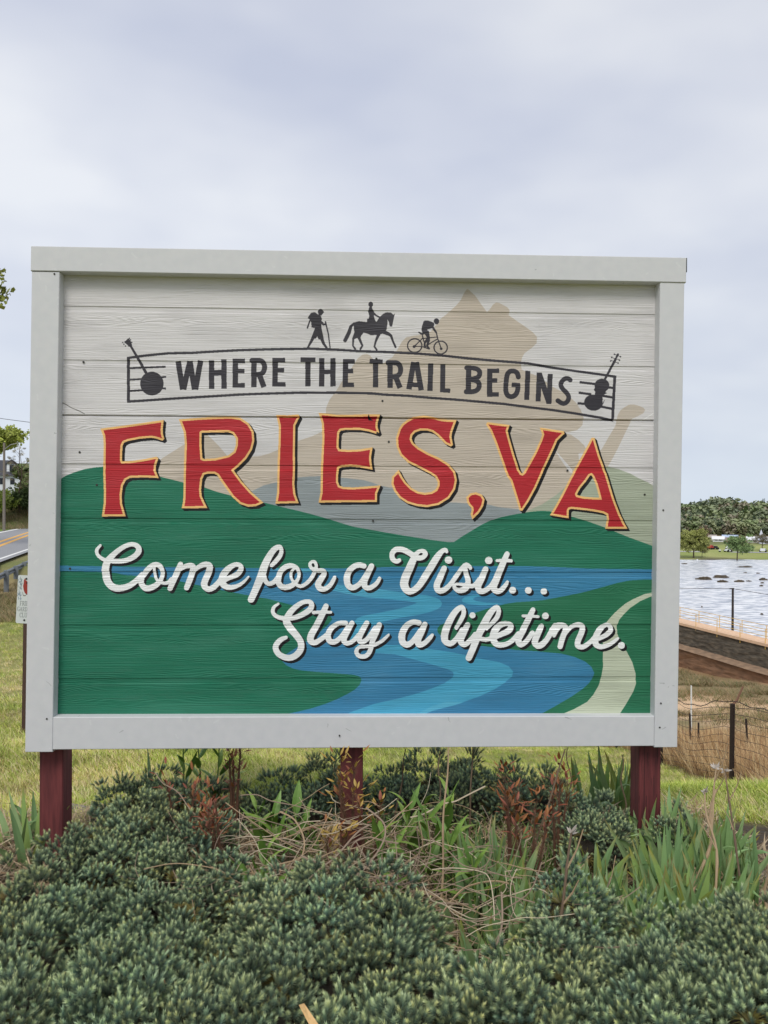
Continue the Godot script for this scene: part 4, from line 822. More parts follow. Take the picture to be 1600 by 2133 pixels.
func blade(st: SurfaceTool, base: Vector3, dir: Vector3, side: Vector3, length: float, width: float, bend: Vector3, c0: Color, c1: Color, steps := 3, belly := 0.35) -> void:
	var last := []
	for i in steps + 1:
		var t := float(i) / steps
		var p := base + dir * length * t + bend * t * t * length
		var w := width * (1.0 - pow(maxf(t - belly, 0.0) / (1.0 - belly), 1.6)) * (0.7 + 0.3 * minf(1.0, t / maxf(belly, 0.01)))
		var c := c0.lerp(c1, t)
		var now := [p - side * w * 0.5, p + side * w * 0.5, c]
		if i > 0:
			st.set_color(last[2])
			st.add_vertex(last[0])
			st.set_color(c)
			st.add_vertex(now[0])
			st.add_vertex(now[1])
			if i > 1 or true:
				st.set_color(last[2])
				st.add_vertex(last[0])
				st.set_color(c)
				st.add_vertex(now[1])
				st.set_color(last[2])
				st.add_vertex(last[1])
		last = now


func sprig(st: SurfaceTool, base: Vector3, dir: Vector3, length: float, yellow: float) -> void:
	var u := dir.cross(Vector3(0.3, 0.1, 0.95)).normalized()
	var v := dir.cross(u)
	var n := int(length / 0.00050)
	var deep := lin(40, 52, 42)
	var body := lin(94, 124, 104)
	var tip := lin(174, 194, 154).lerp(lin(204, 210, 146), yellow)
	for k in n:
		var t := float(k) / n
		var a := k * 2.399963 + rng.randf() * 0.5
		var out := u * cos(a) + v * sin(a)
		var lean := lerpf(1.25, 0.30, t * t) + rng.randf_range(-0.15, 0.15)
		var d := (dir + out * lean).normalized()
		var l := lerpf(0.0125, 0.008, t) * rng.randf_range(0.8, 1.2)
		var p := base + dir * length * t + out * 0.001
		var s := d.cross(out).normalized() * 0.0012
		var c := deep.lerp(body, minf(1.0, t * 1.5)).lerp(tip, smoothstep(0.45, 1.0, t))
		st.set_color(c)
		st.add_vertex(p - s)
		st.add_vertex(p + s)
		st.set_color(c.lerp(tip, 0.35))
		st.add_vertex(p + d * l)


func juniper_tuft(seed_: int, count: int, yellow: float) -> Mesh:
	rng.seed = seed_
	var st := st_new()
	for i in count:
		var a := i * 2.399963
		var sp_ := 1.05 * sqrt((i + 0.2) / count)
		var dir := Vector3(cos(a) * sp_, 1.0, sin(a) * sp_).normalized()
		var l := rng.randf_range(0.019, 0.032) * (1.0 - 0.15 * sp_)
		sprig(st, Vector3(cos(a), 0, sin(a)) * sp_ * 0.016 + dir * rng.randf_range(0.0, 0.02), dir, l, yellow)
	return st.commit()


func brown_tuft(seed_: int) -> Mesh:
	rng.seed = seed_
	var st := st_new()
	for i in 60:
		var a := rng.randf() * TAU
		var d := Vector3(cos(a) * 0.8, rng.randf_range(0.2, 1.0), sin(a) * 0.8).normalized()
		blade(st, d * 0.004, d, d.cross(Vector3(0.2, 0.9, 0.4)).normalized(), rng.randf_range(0.025, 0.05), 0.0022, Vector3(0, -0.3, 0), lin(74, 64, 30), lin(134, 124, 54), 2)
	return st.commit()


func build_junipers() -> void:
	var tufts := [juniper_tuft(1, 9, 0.1), juniper_tuft(2, 11, 0.45), juniper_tuft(3, 8, 0.9)]
	var dead := brown_tuft(9)
	var m := mat(Color.WHITE, 0.62, true)
	m.backlight_enabled = true
	m.backlight = Color(0.12, 0.13, 0.1)
	var twig := grained(Color8(28, 24, 16), Color8(56, 46, 30), 0.95, Vector3(14, 14, 14), 0.6, 0.08, 71)
	var wob := FastNoiseLite.new()
	wob.frequency = 4.0
	for n in JUNIPERS.size():
		var row = JUNIPERS[n]
		var ds = row[2]
		var root := thing("juniper_shrub", row[0], "shrub", Vector3(ds[0], ground_at(ds[0], ds[1]), ds[1]), 0.0, "junipers behind the sign" if row[1] else "junipers in front of the sign")
		rng.seed = 100 + n
		var where := [[], [], [], []]
		var tints := [[], [], [], []]
		var domes := []
		for i in range(0, ds.size(), 4):
			var lift := rng.randf_range(-0.06, 0.03) if not row[1] and i > 0 else 0.0
			domes.append([Vector3(ds[i], ds[i + 3] - ds[i + 2] * 0.98 + lift, ds[i + 1]), ds[i + 2] * (0.92 if row[1] else 0.80)])
		for d in domes:
			var c: Vector3 = d[0]
			var r: float = d[1]
			var count := int(r * r * 2500.0)
			var yel := rng.randf()
			var shade := tint(0.12, 0.06)
			var heads := []
			for k in 11:
				var hy := 1.0 - 1.1 * (k + 0.5) / 11.0
				var ha := k * 2.399963 + rng.randf() * 1.2
				var hh := sqrt(1.0 - hy * hy)
				heads.append([Vector3(cos(ha) * hh, hy, sin(ha) * hh), rng.randf_range(0.88, 1.27)])
			for k in count:
				var y := 1.0 - 1.4 * (k + 0.5) / count
				var a := k * 2.399963 + rng.randf_range(-0.2, 0.2)
				var h := sqrt(maxf(0.0, 1.0 - y * y))
				var dir := Vector3(cos(a) * h, y, sin(a) * h)
				var near := 9.0
				var head: Vector3
				var reach := 1.0
				for e in heads:
					var ang: float = dir.distance_to(e[0])
					if ang < near:
						near = ang
						head = e[0]
						reach = e[1]
				var lump := reach * (1.0 - 0.55 * smoothstep(0.12, 0.62, near)) + 0.06 * wob.get_noise_3dv(c + dir * r)
				var p := c + dir * Vector3(r, r * 1.3, r) * (lump - 0.12)
				var inside := false
				for e in domes:
					if e != d and p.distance_to(e[0]) < e[1] * 0.8:
						inside = true
						break
				if inside or p.y < ground_at(p.x, p.z) - 0.05: continue
				if near > 0.5 and rng.randf() < 0.45: continue
				var up := (head + (dir - head) * 1.5 + Vector3(rng.randf_range(-0.3, 0.3), 0.35, rng.randf_range(-0.3, 0.3))).normalized()
				var side := up.cross(Vector3(cos(a * 7.0), 0.1, sin(a * 7.0))).normalized()
				var sc := rng.randf_range(0.8, 1.25)
				var b := Basis(side, up, side.cross(up)).scaled_local(Vector3(sc, sc * rng.randf_range(0.9, 1.25), sc))
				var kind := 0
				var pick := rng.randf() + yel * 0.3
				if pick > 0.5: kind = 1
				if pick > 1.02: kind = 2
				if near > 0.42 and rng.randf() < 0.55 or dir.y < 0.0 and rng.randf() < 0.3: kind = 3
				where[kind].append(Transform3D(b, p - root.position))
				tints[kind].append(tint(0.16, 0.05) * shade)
			# the woody inside of the dome, ragged
			var core := st_new()
			var rings := 7
			var seg := 12
			for i in rings:
				for k in seg:
					var q := []
					for w in [[i, k], [i + 1, k], [i + 1, k + 1], [i, k + 1]]:
						var el: float = PI * 0.5 - w[0] * PI * 0.62 / rings
						var az: float = TAU * (w[1] % seg) / seg
						var dd := Vector3(cos(az) * cos(el), sin(el), sin(az) * cos(el))
						q.append(c + dd * r * (0.52 + 0.25 * wob.get_noise_3dv(c + dd * r * 3.0)) - root.position)
					quad(core, q[0], q[1], q[2], q[3])
			part("woody_core", core.commit(), twig, root)
		for k in 4:
			if where[k].size():
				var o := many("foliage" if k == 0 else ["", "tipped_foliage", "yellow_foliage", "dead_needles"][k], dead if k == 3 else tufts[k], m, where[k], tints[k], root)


func iris_leaf(seed_: int) -> Mesh:
	rng.seed = seed_
	var st := st_new()
	var steps := 9
	var last := []
	var bend := rng.randf_range(-0.10, 0.22)
	var twist := rng.randf_range(-0.5, 0.5)
	var droop := seed_ % 5 == 3
	for i in steps + 1:
		var t := float(i) / steps
		var p := Vector3(bend * t * t, t - (0.28 * pow(maxf(t - 0.6, 0.0) / 0.4, 2.0) if droop else 0.0), 0.04 * sin(t * 3.0 + seed_))
		if droop: p.x += 0.3 * pow(maxf(t - 0.45, 0.0) / 0.55, 2.0)
		var w := 0.042 * (1.0 - pow(maxf(t - 0.35, 0.0) / 0.65, 1.9)) * (0.75 + 0.25 * minf(1.0, t * 4.0))
		var a := twist * t
		var s := Vector3(cos(a), 0, sin(a))
		var ridge := Vector3(-sin(a), 0, cos(a)) * w * 0.16
		var c := lin(104, 124, 72).lerp(lin(142, 166, 116), minf(1.0, t * 2.0))
		if t > 0.8 and seed_ % 3: c = c.lerp(lin(178, 158, 96) if seed_ % 2 else lin(150, 118, 78), minf(1.0, (t - 0.8) * 5.0))
		var now := [p - s * w, p + ridge, p + s * w, c]
		if i > 0:
			for k in 2:
				st.set_color(last[3].lerp(lin(150, 172, 120), 0.35 if k == 0 else 0.0))
				st.add_vertex(last[k])
				st.set_color(c)
				st.add_vertex(now[k])
				st.add_vertex(now[k + 1])
				st.set_color(last[3])
				st.add_vertex(last[k])
				st.set_color(c)
				st.add_vertex(now[k + 1])
				st.set_color(last[3])
				st.add_vertex(last[k + 1])
		last = now
	return st.commit()


func build_irises() -> void:
	var leaves := []
	for i in 10: leaves.append(iris_leaf(300 + i))
	var mats := []
	for c in [Color8(255, 255, 255), Color8(232, 246, 226), Color8(246, 250, 206), Color8(220, 236, 228), Color8(250, 232, 170)]:
		var m := mat(c, 0.5, true)
		m.backlight_enabled = true
		m.backlight = Color(0.3, 0.36, 0.16)
		mats.append(m)
	for row in IRISES:
		for i in range(1, row[1].size()):
			var r = row[1][i]
			rng.seed = int(absf(r[0] * 991.0) + absf(r[1] * 7717.0))
			var y := ground_at(r[0], r[1])
			var root := thing("iris_plant", row[0], "iris", Vector3(r[0], y, r[1]), rng.randf() * TAU, row[0].replace("iris", "irises"))
			for k in int(r[2]):
				var f: float = (k - (r[2] - 1) / 2.0) / r[2]
				var l: float = r[3] * rng.randf_range(0.72, 1.12) * (1.0 - 0.25 * absf(f))
				var b := Basis(Vector3.BACK, -f * 0.75 + rng.randf_range(-0.1, 0.1)) * Basis(Vector3.RIGHT, rng.randf_range(-0.16, 0.16)) * Basis(Vector3.UP, rng.randf_range(-0.4, 0.4) + (PI if f < 0 else 0.0))
				part("leaf", leaves[rng.randi() % leaves.size()], mats[rng.randi() % (5 if rng.randf() < 0.2 else 4)], root, Transform3D(b.scaled_local(Vector3(rng.randf_range(0.28, 0.44), l * 0.9, 0.36)), Vector3(f * 0.05, -0.02, rng.randf_range(-0.02, 0.02))))


func lance_leaf(width: float, c0: Color, c1: Color, bend: float) -> Mesh:
	var st := st_new()
	var last := []
	for i in 7:
		var t := i / 6.0
		var w := width * sin(PI * pow(t, 0.75)) + 0.002
		var p := Vector3(0, t - bend * t * t * 0.5, bend * t * t)
		var now := [p + Vector3(-w, 0, w * 0.35), p, p + Vector3(w, 0, w * 0.35)]
		if i > 0:
			for k in 2:
				st.set_color(c0.lerp(c1, t) if k == 0 else c0.lerp(c1, t * 0.6))
				quad(st, last[k], now[k], now[k + 1], last[k + 1])
		last = now
	return st.commit()


func build_lilies() -> void:
	var leaf := [lance_leaf(0.11, lin(92, 124, 48), lin(118, 150, 58), 0.35), lance_leaf(0.13, lin(84, 118, 52), lin(112, 146, 62), 0.15), lance_leaf(0.09, lin(100, 130, 52), lin(140, 164, 70), 0.55)]
	var m := mat(Color.WHITE, 0.5, true)
	m.backlight_enabled = true
	m.backlight = Color(0.3, 0.36, 0.1)
	var sm := mat(Color8(112, 136, 66), 0.6)
	for i in LILIES.size():
		var r = LILIES[i]
		rng.seed = 800 + i
		var left_: bool = r[0] < 0.1
		var root := thing("leafy_lily", "fresh green leafy shoot left of the middle red post" if left_ else "fresh green leafy shoot right of the middle red post", "plant", Vector3(r[0], ground_at(r[0], r[1]), r[1]), rng.randf() * TAU, "leafy shoots left of the middle post" if left_ else "leafy shoots right of the middle post")
		var top := Vector3(rng.randf_range(-0.06, 0.06), r[2] * 0.8, rng.randf_range(-0.05, 0.05))
		var st := st_new()
		tube(st, [Vector3(0, -0.02, 0), top * 0.5 + Vector3(0.01, 0, 0), top], [0.005, 0.004, 0.003], 6)
		part("stem", st.commit(), sm, root)
		var n := 9
		for k in n:
			var t := 0.18 + 0.82 * k / (n - 1.0)
			var l := rng.randf_range(0.13, 0.22) * (1.1 - 0.4 * t)
			var b := Basis(Vector3.UP, k * 2.4 + rng.randf() * 0.4) * Basis(Vector3.RIGHT, rng.randf_range(0.25, 0.75) * (1.15 - 0.6 * t))
			part("leaf", leaf[k % 3], m, root, Transform3D(b.scaled_local(Vector3(l, l, l)), top * t))


func build_nandinas() -> void:
	var rust := [lance_leaf(0.15, lin(132, 82, 46), lin(170, 112, 62), 0.1), lance_leaf(0.13, lin(120, 66, 50), lin(156, 88, 62), 0.3), lance_leaf(0.16, lin(164, 136, 62), lin(184, 154, 80), 0.2)]
	var m := mat(Color.WHITE, 0.6, true)
	m.backlight_enabled = true
	m.backlight = Color(0.4, 0.25, 0.1)
	var bark := mat(Color8(96, 66, 50), 0.9)
	var fuzz := mat(Color.WHITE, 0.9, true)
	var names := ["low rusty shrub beside the left juniper mound", "bushy rust-red shrub with a bright orange leaf left of the vines", "reddish shrub topped by small red leaves against the lawn", "thin reddish shrub just right of the left juniper mound", "golden-leaved shrub climbing in front of the middle red post", "golden-leaved shrub low at the right foot of the middle post", "sparse golden-leaved shrub left of the middle post", "tall rust-brown shrub at the left of the iris bed", "orange-topped shrub with a bare dark stalk among the irises", "small red-leaved shrub behind the orange-topped one"]
	for i in NANDINAS.size():
		var r = NANDINAS[i]
		rng.seed = 900 + i
		var root := thing("nandina_shrub", names[i], "shrub", Vector3(r[0], ground_at(r[0], r[1]), r[1]), 0.0, "rusty small shrubs in the bed")
		var gold: bool = i in [4, 5, 6]
		for k in (2 if r[2] < 0.41 else 3):
			var top := Vector3(rng.randf_range(-0.07, 0.07), r[2] * rng.randf_range(0.78, 1.0), rng.randf_range(-0.05, 0.05))
			var st := st_new()
			tube(st, [Vector3(top.x * 0.3, -0.02, 0), top * 0.5, top * 0.86], [0.007, 0.0055, 0.003], 6)
			part("stem", st.commit(), bark, root)
			var f := st_new()
			for q in 170:
				var t := rng.randf_range(0.3, 0.95)
				var a := rng.randf() * TAU
				var d := Vector3(cos(a), rng.randf_range(0.5, 1.6), sin(a)).normalized()
				blade(f, top * t, d, d.cross(Vector3(0.1, 0.3, 0.9)).normalized(), rng.randf_range(0.015, 0.045), 0.0022, Vector3(0, 0.1, 0), lin(84, 62, 48), lin(132, 96, 70), 1, 0.0)
			part("twigs", f.commit(), fuzz, root)
			for q in 20:
				var t := rng.randf_range(0.62, 1.02)
				var l := rng.randf_range(0.026, 0.05)
				var b := Basis(Vector3.UP, rng.randf() * TAU) * Basis(Vector3.RIGHT, rng.randf_range(0.2, 1.2))
				var which := 2 if gold and rng.randf() < 0.8 else rng.randi() % 2
				part("leaf", rust[which], m, root, Transform3D(b.scaled_local(Vector3(l, l, l)), top * t + b.y * rng.randf_range(0.01, 0.07)))


func build_dry_stuff() -> void:
	var tan_ := mat(Color8(166, 142, 112), 0.85)
	var dusk := mat(Color8(104, 86, 68), 0.85)
	var pale := mat(Color8(200, 184, 158), 0.85)
	var pod := mat(Color8(186, 176, 166), 0.8)
	for i in STEMS.size() / 1:
		var s = STEMS[i]
		rng.seed = 50 + i
		var a := Vector3(s[2][0], s[2][1], s[2][2])
		var b := Vector3(s[3][0], s[3][1], s[3][2])
		a.y = minf(a.y, ground_at(a.x, a.z) + 0.02)
		var root := thing("dry_stem", s[0], "dry stem", a)
		var d := b - a
		var off := Vector3(rng.randf_range(-1, 1), 0, rng.randf_range(-1, 1)) * 0.018
		var st := st_new()
		var pts := curve_points([Vector3.ZERO, d * 0.3 + off, d * 0.62 - off * 0.7, d * 0.85 + off * 0.4, d], 4)
		var rad := []
		for k in pts.size(): rad.append(lerpf(s[4], s[4] * 0.55, float(k) / pts.size()))
		for k in [3, 7, 11]: rad[k] *= 1.35
		tube(st, pts, rad, 7)
		part("stalk", st.commit(), [dusk, tan_, tan_][i % 3] if i != 2 else dusk, root)
		var branches := 2 + i % 2
		if i in [6, 7, 8, 9]:
			for k in branches:
				var t := 0.55 + 0.16 * k
				var p: Vector3 = pts[int(t * (pts.size() - 1))]
				var e := p + Vector3(rng.randf_range(-0.06, 0.06), 0.08 + 0.04 * k, rng.randf_range(-0.04, 0.04))
				var bs := st_new()
				tube(bs, [p, p.lerp(e, 0.5) + Vector3(0.006, 0, 0), e], [s[4] * 0.55, s[4] * 0.45, s[4] * 0.3], 5)
				part("side_branch", bs.commit(), tan_, root)
		if s[1] == 1:
			var hs := st_new()
			for k in 12:
				var u := Vector3(rng.randf_range(-1, 1), rng.randf_range(-0.3, 1.0), rng.randf_range(-1, 1)).normalized()
				blade(hs, d, u, u.cross(Vector3(0.3, 0.2, 0.9)).normalized(), rng.randf_range(0.012, 0.03), 0.008, Vector3(0.2, 0.1, 0), Color.WHITE, Color.WHITE, 3)
			part("seed_head", hs.commit(), pod, root)
	# the tangle of dead vines
	var root := thing("vine_tangle", "tangle of thin pale dead vines between the front junipers and the irises", "vines", Vector3(0, 0, 0))
	rng.seed = 77
	var greyed := mat(Color8(150, 130, 112), 0.9)
	for i in VINES.size():
		var v = VINES[i]
		var p := Vector3(v[0], ground_at(v[0], v[1]) + rng.randf_range(0.06, 0.30), v[1])
		var dir := Vector3.RIGHT
		var a := rng.randf_range(-0.7, 0.7) + (PI if rng.randf() < 0.5 else 0.0)
		dir = Vector3(cos(a), rng.randf_range(-0.3, 0.35), sin(a) * 0.7)
		var curl := rng.randf_range(-1.0, 1.0)
		var ctrl := [p]
		for k in 5:
			p += dir * rng.randf_range(0.05, 0.10)
			dir = (dir.rotated(Vector3(0.3, 0.5, 0.8).normalized(), curl * rng.randf_range(-0.1, 0.9)) + Vector3(rng.randf_range(-0.45, 0.45), rng.randf_range(-0.4, 0.3), rng.randf_range(-0.4, 0.4))).normalized()
			p.y = maxf(p.y, ground_at(p.x, p.z) + 0.03)
			ctrl.append(p)
		var st := st_new()
		var r := rng.randf_range(0.0009, 0.0019) if i % 9 else 0.003
		tube(st, curve_points(ctrl, 4), [r], 5)
		part("vine", st.commit(), [tan_, pale, greyed, greyed][i % 4], root)


func build_litter() -> void:
	var m := mat(Color.WHITE, 0.9, true)
	rng.seed = 401
	var bit := st_new()
	for i in 26:
		var a := rng.randf() * TAU
		var d := Vector3(cos(a), rng.randf_range(-0.05, 0.5), sin(a)).normalized()
		var p := Vector3(rng.randf_range(-0.07, 0.07), rng.randf_range(0.0, 0.02), rng.randf_range(-0.07, 0.07))
		blade(bit, p, d, d.cross(Vector3(0.1, 0.95, 0.2)).normalized(), rng.randf_range(0.03, 0.12), rng.randf_range(0.002, 0.009), Vector3(0.1, 0.1, 0.2), [lin(168, 148, 118), lin(128, 104, 80), lin(96, 84, 60), lin(190, 172, 140)][i % 4], [lin(186, 166, 136), lin(146, 122, 94)][i % 2], 3, 0.2)
	var mesh := bit.commit()
	var where := []
	var tints := []
	for i in 1500:
		var x := rng.randf_range(-1.65, 1.7)
		var z := rng.randf_range(-0.75, 1.1)
		where.append(Transform3D(Basis.from_euler(Vector3(rng.randf_range(-0.2, 0.2), rng.randf() * TAU, 0)).scaled_local(Vector3.ONE * rng.randf_range(0.6, 1.2)), Vector3(x, ground_at(x, z) + 0.005 + 0.05 * pow(rng.randf(), 3.0), z)))
		tints.append(tint(0.25, 0.08))
	tag(many("leaf_litter", mesh, m, where, tints, self), "dead leaves, straw and twigs littering the bed under the sign", "litter", "", "stuff")
	# low seedlings and weeds between the shrubs
	var weeds := grass_tuft(402, 9, 0.13, 0.05, 0.010, [lin(100, 128, 56), lin(124, 146, 70), lin(92, 112, 62)])
	var w2 := []
	var t2 := []
	for i in 330:
		var x := rng.randf_range(-0.75, 0.85)
		var z := rng.randf_range(-0.7, 0.75)
		var s := rng.randf_range(0.6, 1.3)
		w2.append(Transform3D(Basis(Vector3.UP, rng.randf() * TAU).scaled_local(Vector3(s, s, s)), Vector3(x, ground_at(x, z), z)))
		t2.append(tint(0.2, 0.08))
	tag(many("bed_weeds", weeds, m, w2, t2, self), "small green weeds and grass growing through the bed", "weeds", "", "stuff")


# ------------------------------------------------------------------ grass
func grass_tuft(seed_: int, n: int, h: float, spread: float, w: float, cols: Array, straight := 0.0) -> Mesh:
	rng.seed = seed_
	var st := st_new()
	for i in n:
		var a := rng.randf() * TAU
		var r := spread * sqrt(rng.randf())
		var base := Vector3(cos(a) * r, -0.01, sin(a) * r)
		var b := rng.randf() * TAU
		var lean := rng.randf_range(0.05, 0.6) * (1.0 - straight)
		var dir := Vector3(cos(b) * lean, 1.0, sin(b) * lean).normalized()
		var c: Color = cols[rng.randi() % cols.size()]
		blade(st, base, dir, Vector3(-sin(b + 0.8), 0, cos(b + 0.8)), h * rng.randf_range(0.55, 1.15), w, Vector3(cos(b), -0.25, sin(b)) * rng.randf_range(0.1, 0.6) * (1.0 - 0.5 * straight), c * 0.8, c, 3, 0.2)
	return st.commit()


func build_grass() -> void:
	var m := mat(Color.WHITE, 0.7, true)
	m.backlight_enabled = true
	m.backlight = Color(0.3, 0.32, 0.12)
	var green := [lin(168, 186, 78), lin(188, 200, 92), lin(206, 212, 116), lin(146, 168, 68)]
	var straw := [lin(224, 206, 156), lin(208, 190, 140), lin(234, 220, 176), lin(200, 192, 114)]
	var kinds := [grass_tuft(11, 16, 0.06, 0.055, 0.0042, green), grass_tuft(12, 15, 0.075, 0.06, 0.0042, [green[1], green[2], straw[0], green[0]]), grass_tuft(13, 16, 0.05, 0.06, 0.004, straw), ]
	var where := [[], [], []]
	var tints := [[], [], []]
	var patch := FastNoiseLite.new()
	patch.frequency = 0.55
	patch.fractal_octaves = 3
	rng.seed = 5
	for i in 85000:
		var az := deg_to_rad(rng.randf_range(-38.0, 42.0))
		var d := 2.9 * pow(16.0, pow(rng.randf(), 1.15))
		var x := -0.02 + sin(az) * d
		var z := 3.13 - cos(az) * d
		if z > -0.35 - 0.4 * smoothstep(-1.2, 0.0, x) * smoothstep(2.4, 1.3, x) and absf(x) < 2.1: continue
		if z > 1.2: continue
		if x > 3.2 and fence_side(x, z) > 0.1: continue
		if d > 33.0 and x < -10: continue
		var dry := patch.get_noise_2d(x, z) + (0.42 * smoothstep(1.0, -3.5, x) - 0.06)
		var k := 0
		if rng.randf() < 0.35 + dry: k = 1
		if rng.randf() < -0.04 + dry * 1.25: k = 2
		var sc := rng.randf_range(0.7, 1.25) * (0.85 + d * 0.028)
		where[k].append(Transform3D(Basis(Vector3.UP, rng.randf() * TAU).scaled_local(Vector3(sc, sc * rng.randf_range(0.7, 1.15), sc)), Vector3(x, ground_at(x, z), z)))
		tints[k].append(tint(0.16, 0.08) * (1.0 + 0.45 * patch.get_noise_2d(x * 1.7 + 40.0, z * 1.7)))
	for i in 14000:
		var x := rng.randf_range(1.9, 5.5) * (1.0 if rng.randf() < 0.5 else -1.0)
		var z := rng.randf_range(-1.0, 5.0)
		if absf(x) < 1.9 + 0.25 * patch.get_noise_2d(x * 3.0, z * 3.0): continue
		var dry := patch.get_noise_2d(x, z) + (0.2 if x < 0.0 else 0.0)
		var k := 2 if rng.randf() < dry else (1 if rng.randf() < 0.4 else 0)
		var sc := rng.randf_range(0.8, 1.3)
		where[k].append(Transform3D(Basis(Vector3.UP, rng.randf() * TAU).scaled_local(Vector3(sc, sc * rng.randf_range(0.7, 1.15), sc)), Vector3(x, ground_at(x, z), z)))
		tints[k].append(tint(0.16, 0.08))
	var lab := ["short green lawn grass on the slope behind the sign", "longer mixed green lawn grass on the slope behind the sign", "dry straw-coloured grass patches in the lawn"]
	for k in 3:
		var o := many(["lawn_grass", "mixed_grass", "straw_grass"][k], kinds[k], m, where[k], tints[k], self)
		tag(o, lab[k], "grass", "", "stuff")
	# tall dead grass beyond the wire fence
	var tall := grass_tuft(21, 22, 0.62, 0.13, 0.009, [lin(214, 180, 132), lin(226, 198, 152), lin(196, 162, 116), lin(168, 132, 96)], 0.55)
	var w2 := []
	var t2 := []
	for i in 9000:
		var az := deg_to_rad(rng.randf_range(12.0, 42.0))
		var d := 9.2 + 15.0 * pow(rng.randf(), 1.3)
		var x := -0.02 + sin(az) * d
		var z := 3.13 - cos(az) * d
		var s := fence_side(x, z)
		if s < 0.12 or s > 6.5: continue
		if s > 3.0 and patch.get_noise_2d(x * 0.5, z * 0.5) < -0.05: continue
		var sc := rng.randf_range(0.55, 1.15) * (1.0 if s < 3.0 else 0.6)
		w2.append(Transform3D(Basis(Vector3.UP, rng.randf() * TAU).scaled_local(Vector3(sc, sc, sc)), Vector3(x, ground_at(x, z) - 0.03, z)))
		t2.append(tint(0.15, 0.07))
	tag(many("dead_grass", tall, m, w2, t2, self), "tall tan dead grass on the bank beyond the wire fence", "grass", "", "stuff")
	# patchy low weeds and dead stalks lower on the bank
	var weed := grass_tuft(31, 20, 0.30, 0.25, 0.012, [lin(120, 118, 70), lin(146, 128, 94), lin(104, 112, 58), lin(168, 142, 108)])
	var w3 := []
	var t3 := []
	for i in 22000:
		var az := deg_to_rad(rng.randf_range(14.0, 42.0))
		var d := 16.0 + 54.0 * rng.randf()
		var x := -0.02 + sin(az) * d
		var z := 3.13 - cos(az) * d
		if fence_side(x, z) < 5.0 or patch.get_noise_2d(x * 0.22, z * 0.22) < (0.06 if fence_side(x, z) > 11.0 else -0.12): continue
		if wall_side(x, z) > -0.6: continue
		if fence_side(x, z) > 5.0 and fence_side(x, z) < 11.5 and rng.randf() < 0.72: continue
		var sc := rng.randf_range(0.6, 1.3) * (0.7 + d * 0.018)
		w3.append(Transform3D(Basis(Vector3.UP, rng.randf() * TAU).scaled_local(Vector3(sc, sc * 0.75, sc)), Vector3(x, ground_at(x, z) - 0.02, z)))
		t3.append(tint(0.2, 0.1))
	tag(many("bank_weeds", weed, m, w3, t3, self), "patchy weeds and dead stalks on the bank below the fence", "weeds", "", "stuff")
	# rank growth under the guard rail and on the road bank at the left
	var w4 := []
	var t4 := []
	for i in 6400:
		var az := deg_to_rad(rng.randf_range(-36.0, -20.0))
		var d := rng.randf_range(24.0, 45.0) if i < 3600 else rng.randf_range(104.0, 150.0)
		var x := -0.02 + sin(az) * d
		var z := 3.13 - cos(az) * d
		if d > 60 and -z < 108.0: continue
		var sc := rng.randf_range(0.6, 1.2) if d < 60 else rng.randf_range(2.0, 4.0)
		w4.append(Transform3D(Basis(Vector3.UP, rng.randf() * TAU).scaled_local(Vector3(sc, sc, sc)), Vector3(x, ground_at(x, z) - 0.03, z)))
		t4.append(tint(0.2, 0.1))
	tag(many("roadside_weeds", weed, m, w4, t4, self), "dry roadside weeds by the guard rail and up the road bank", "weeds", "", "stuff")


const FENCE_A := Vector2(5.29, -7.45)
const FENCE_DIR := Vector2(0.0905, -0.9959)


func fence_side(x: float, z: float) -> float:
	var d := Vector2(x, z) - FENCE_A
	return d.x * -FENCE_DIR.y + d.y * FENCE_DIR.x


const WALL_A := Vector2(29.22, -64.65)
const WALL_B := Vector2(31.23, -53.66)


func wall_side(x: float, z: float) -> float:
	var d := (WALL_B - WALL_A).normalized()
	var v := Vector2(x, z) - WALL_A
	return v.x * d.y - v.y * d.x


